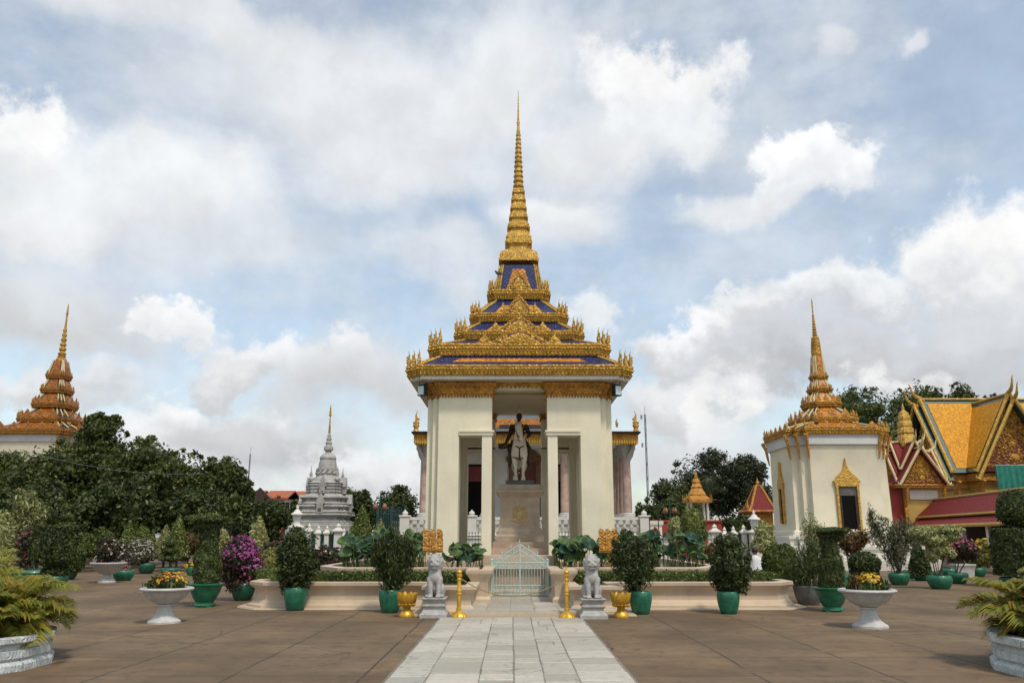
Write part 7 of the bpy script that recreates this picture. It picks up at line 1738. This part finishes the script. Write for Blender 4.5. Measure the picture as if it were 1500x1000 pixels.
blob('trousers', [('e', q3(0, 0, .04), (.20 * k, .17 * k, .12 * k)), ('l', [q3(-.1, .06, .04), q3(-.13, .45, .06), q3(-.12, .47, -.30)], [.105 * k, .088 * k, .065 * k]), ('l', [q3(.1, .06, .04), q3(.13, .45, .06), q3(.12, .47, -.30)], [.105 * k, .088 * k, .065 * k])], 'dark_cloth', bd, .016, 3)
mb = MB(); mb.ell(q3(.028, .145, .79), (.084 * k, .095 * k, .10 * k), 12, 8); obj('hair', mb, 'hair', bd)

# ------------------------------------------------------------------ trees
def tree(label, px, py_t, py_b, wpx, Y, mat, n, seed, leaf=.34, nc=16, group=None, trunkz=None, name='tree', shell=.75, gap=.0, clump=.42, flat=.9, core=.55, droop=.4):
    rg = random.Random(seed); zt, zb = W(0, py_t, Y).z, max(.3, W(0, py_b, Y).z); c = W(px, (py_t + py_b) / 2, Y); hx_ = wpx / ray(0, py_t)[1] * Y; hz_ = (zt - zb) / 2; zc = (zt + zb) / 2
    t = thing(name, label, 'tree', (c.x, Y, 0), group); sh = []
    for i in range(nc):
        u = rg.uniform(-.9, 1); a = rg.uniform(0, 2 * math.pi); r = rg.uniform(.5, 1.0) ** .5; q = math.sqrt(1 - u * u)
        rx = hx_ * clump * rg.uniform(.7, 1.25); rz_ = min(rx * flat, hz_ * .75) * rg.uniform(.8, 1.1)
        x = c.x + math.cos(a) * q * r * (hx_ - rx * .8); y = Y + math.sin(a) * q * r * (hx_ - rx * .8) * .8; z = zc + u * r * (hz_ - rz_ * .8)
        sh.append(('e', (x, y, z), (rx, rx, rz_)))
    if not gap: sh.append(('e', (c.x, Y, zc), (hx_ * .80, hx_ * .65, hz_ * .84)))
    # a loose fringe of small sprays breaks the outline
    for i in range(nc):
        a = rg.uniform(0, 2 * math.pi); u = rg.uniform(-.2, 1); q = math.sqrt(max(0, 1 - u * u)); r = hx_ * clump * rg.uniform(.18, .34); sh.append(('e', (c.x + math.cos(a) * q * hx_ * .90, Y + math.sin(a) * q * hx_ * .75, zc + u * hz_ * .90), (r, r, r * .8)))
    foliage('crown', sh, n, leaf, mat, t, seed, shell, .16, .5, core, droop)
    mb = MB(); tz = trunkz or zc; rt = max(.16, hx_ * .07); mb.tube([(c.x, Y, -.1), (c.x + .1, Y, .6), (c.x - .1, Y + .05, tz * .6), (c.x, Y, tz)], [rt * 1.5, rt, rt * .8, rt * .55], 9)
    for q in sh[:min(9, nc)]: b = Vector((c.x, Y, tz * .75)); e = Vector(q[1]); mb.tube([b, b.lerp(e, .5) + Vector((0, 0, .2)), e], [rt * .5, rt * .32, rt * .12], 6)
    obj('trunk', mb, 'bark', t); return t
GL = 'dark garden trees massed on the left'
for i, a in enumerate((
 ('broad dark tree at the far left edge beneath the left shrine', 12, 652, 800, 80, 46, 'leaf_tree', 8500), ('dark leafy tree under the left shrine spire', 92, 634, 795, 60, 49, 'leaf_tree', 7500), ('tallest wispy topped tree of the left mass', 145, 596, 790, 50, 50, 'leaf_tree', 9000),
 ('round dark tree filling the left mass right of the tallest one', 205, 634, 795, 62, 47, 'leaf_tree', 8000), ('dark rounded tree in the middle of the left mass', 262, 651, 795, 58, 50, 'leaf_tree', 7500), ('dense tree near the right end of the left mass', 318, 662, 792, 48, 52, 'leaf_tree', 7500),
 ('low dark bushy tree behind the topiary cones at left', 175, 690, 815, 60, 43, 'leaf_dark', 6500), ('low dark bushy tree behind the barrel shaped shrub', 60, 700, 825, 70, 41, 'leaf_dark', 6500), ('low dark bushy tree behind the flared topiary column', 290, 705, 815, 55, 44, 'leaf_dark', 6000), ('slender tree closing the right end of the left mass', 348, 678, 795, 26, 50, 'leaf_dark', 3800))):
    tree(a[0], *a[1:6], a[6], a[7] * 2, 300 + i, .25, 20, GL, clump=.38)
GM = 'trees between the left mass and the hall'
tree('small dark tree before the orange roofs', 398, 722, 795, 34, 68, 'leaf_dark', 3500, 320, .34, 10, GM); tree('small tree tucked against the stupa on its left', 432, 728, 795, 20, 72, 'leaf_tree', 2500, 321, .34, 8, GM)
tree('rounded dark tree just right of the stupa', 527, 715, 790, 30, 70, 'leaf_dark', 4000, 322, .34, 12, GM, shell=.5, clump=.5); tree('large dome shaped dark tree left of the hall', 581, 709, 795, 36, 66, 'leaf_dark', 6500, 323, .30, 14, GM, shell=.45, clump=.55); tree('low distant tree line crest behind the stupa', 510, 711, 780, 26, 95, 'leaf_dark', 2500, 324, .4, 8, GM)
tree('palm like tree in front of the left mass near the cream pyramid', 340, 722, 775, 18, 42, 'leaf_mid', 1300, 325, .5, 6, GM, shell=.9, core=0)
GR_ = 'large trees behind the red wall on the right'
for i, a in enumerate((('big open crowned dark tree behind the small orange pavilion', 1035, 656, 770, 62, 92, 'leaf_grey', 9500, .42, 22), ('tall dark tree just left of the white shrine', 1095, 664, 770, 42, 90, 'leaf_grey', 7500, .42, 18), ('spreading dark tree beside the radio mast', 985, 700, 775, 42, 88, 'leaf_dark', 7000, .40, 16), ('low broad green tree behind the dark globe lamp', 1000, 722, 790, 40, 78, 'leaf_mid', 5000, .40, 12), ('small dark tree at the right end of the hall balustrade', 945, 733, 780, 20, 82, 'leaf_dark', 2600, .40, 9), ('bushy tree beside the red kiosk', 1085, 750, 800, 28, 60, 'leaf_dark', 3200, .34, 9))):
    tree(a[0], *a[1:6], a[6], int(a[7] * 1.5), 340 + i, a[8] * .8, a[9], GR_, shell=.8, clump=.33, core=.45)
GB = 'tall trees behind the right temple buildings'
for i, a in enumerate((('broad rounded tree rising right behind the white shrine', 1272, 552, 760, 64, 82, 'leaf_tree', 15000, .40, 30, .4), ('tall tree with ragged top behind the little gold turret', 1352, 548, 760, 52, 84, 'leaf_tree', 11000, .42, 26, .36), ('thin open branched tree above the gold roof', 1415, 552, 720, 38, 88, 'leaf_tree', 5200, .42, 30, .32), ('sparse tree top at the right edge above the gold roof', 1462, 570, 700, 30, 86, 'leaf_tree', 3600, .42, 22, .32), ('dense dark tree between white shrine and porch', 1300, 620, 780, 40, 74, 'leaf_dark', 6500, .36, 14, .4))):
    tree(a[0], *a[1:6], a[6], int(a[7] * 1.5), 360 + i, a[8] * .8, a[9], GB, shell=.75, clump=a[10], core=.5 if a[10] > .35 else 0, gap=(1 if a[10] < .35 else 0))
# overhead cable across the left trees
a, b = W(40, 662, 40), W(300, 694, 44); mb = MB(); mb.tube([a.lerp(b, k / 12) - Vector((0, 0, .35 * math.sin(math.pi * k / 12))) for k in range(13)], .007, 5); tag(obj('overhead_cable', mb, 'grey_iron', None), 'thin pale overhead cable slung across the dark trees at left', 'cable')
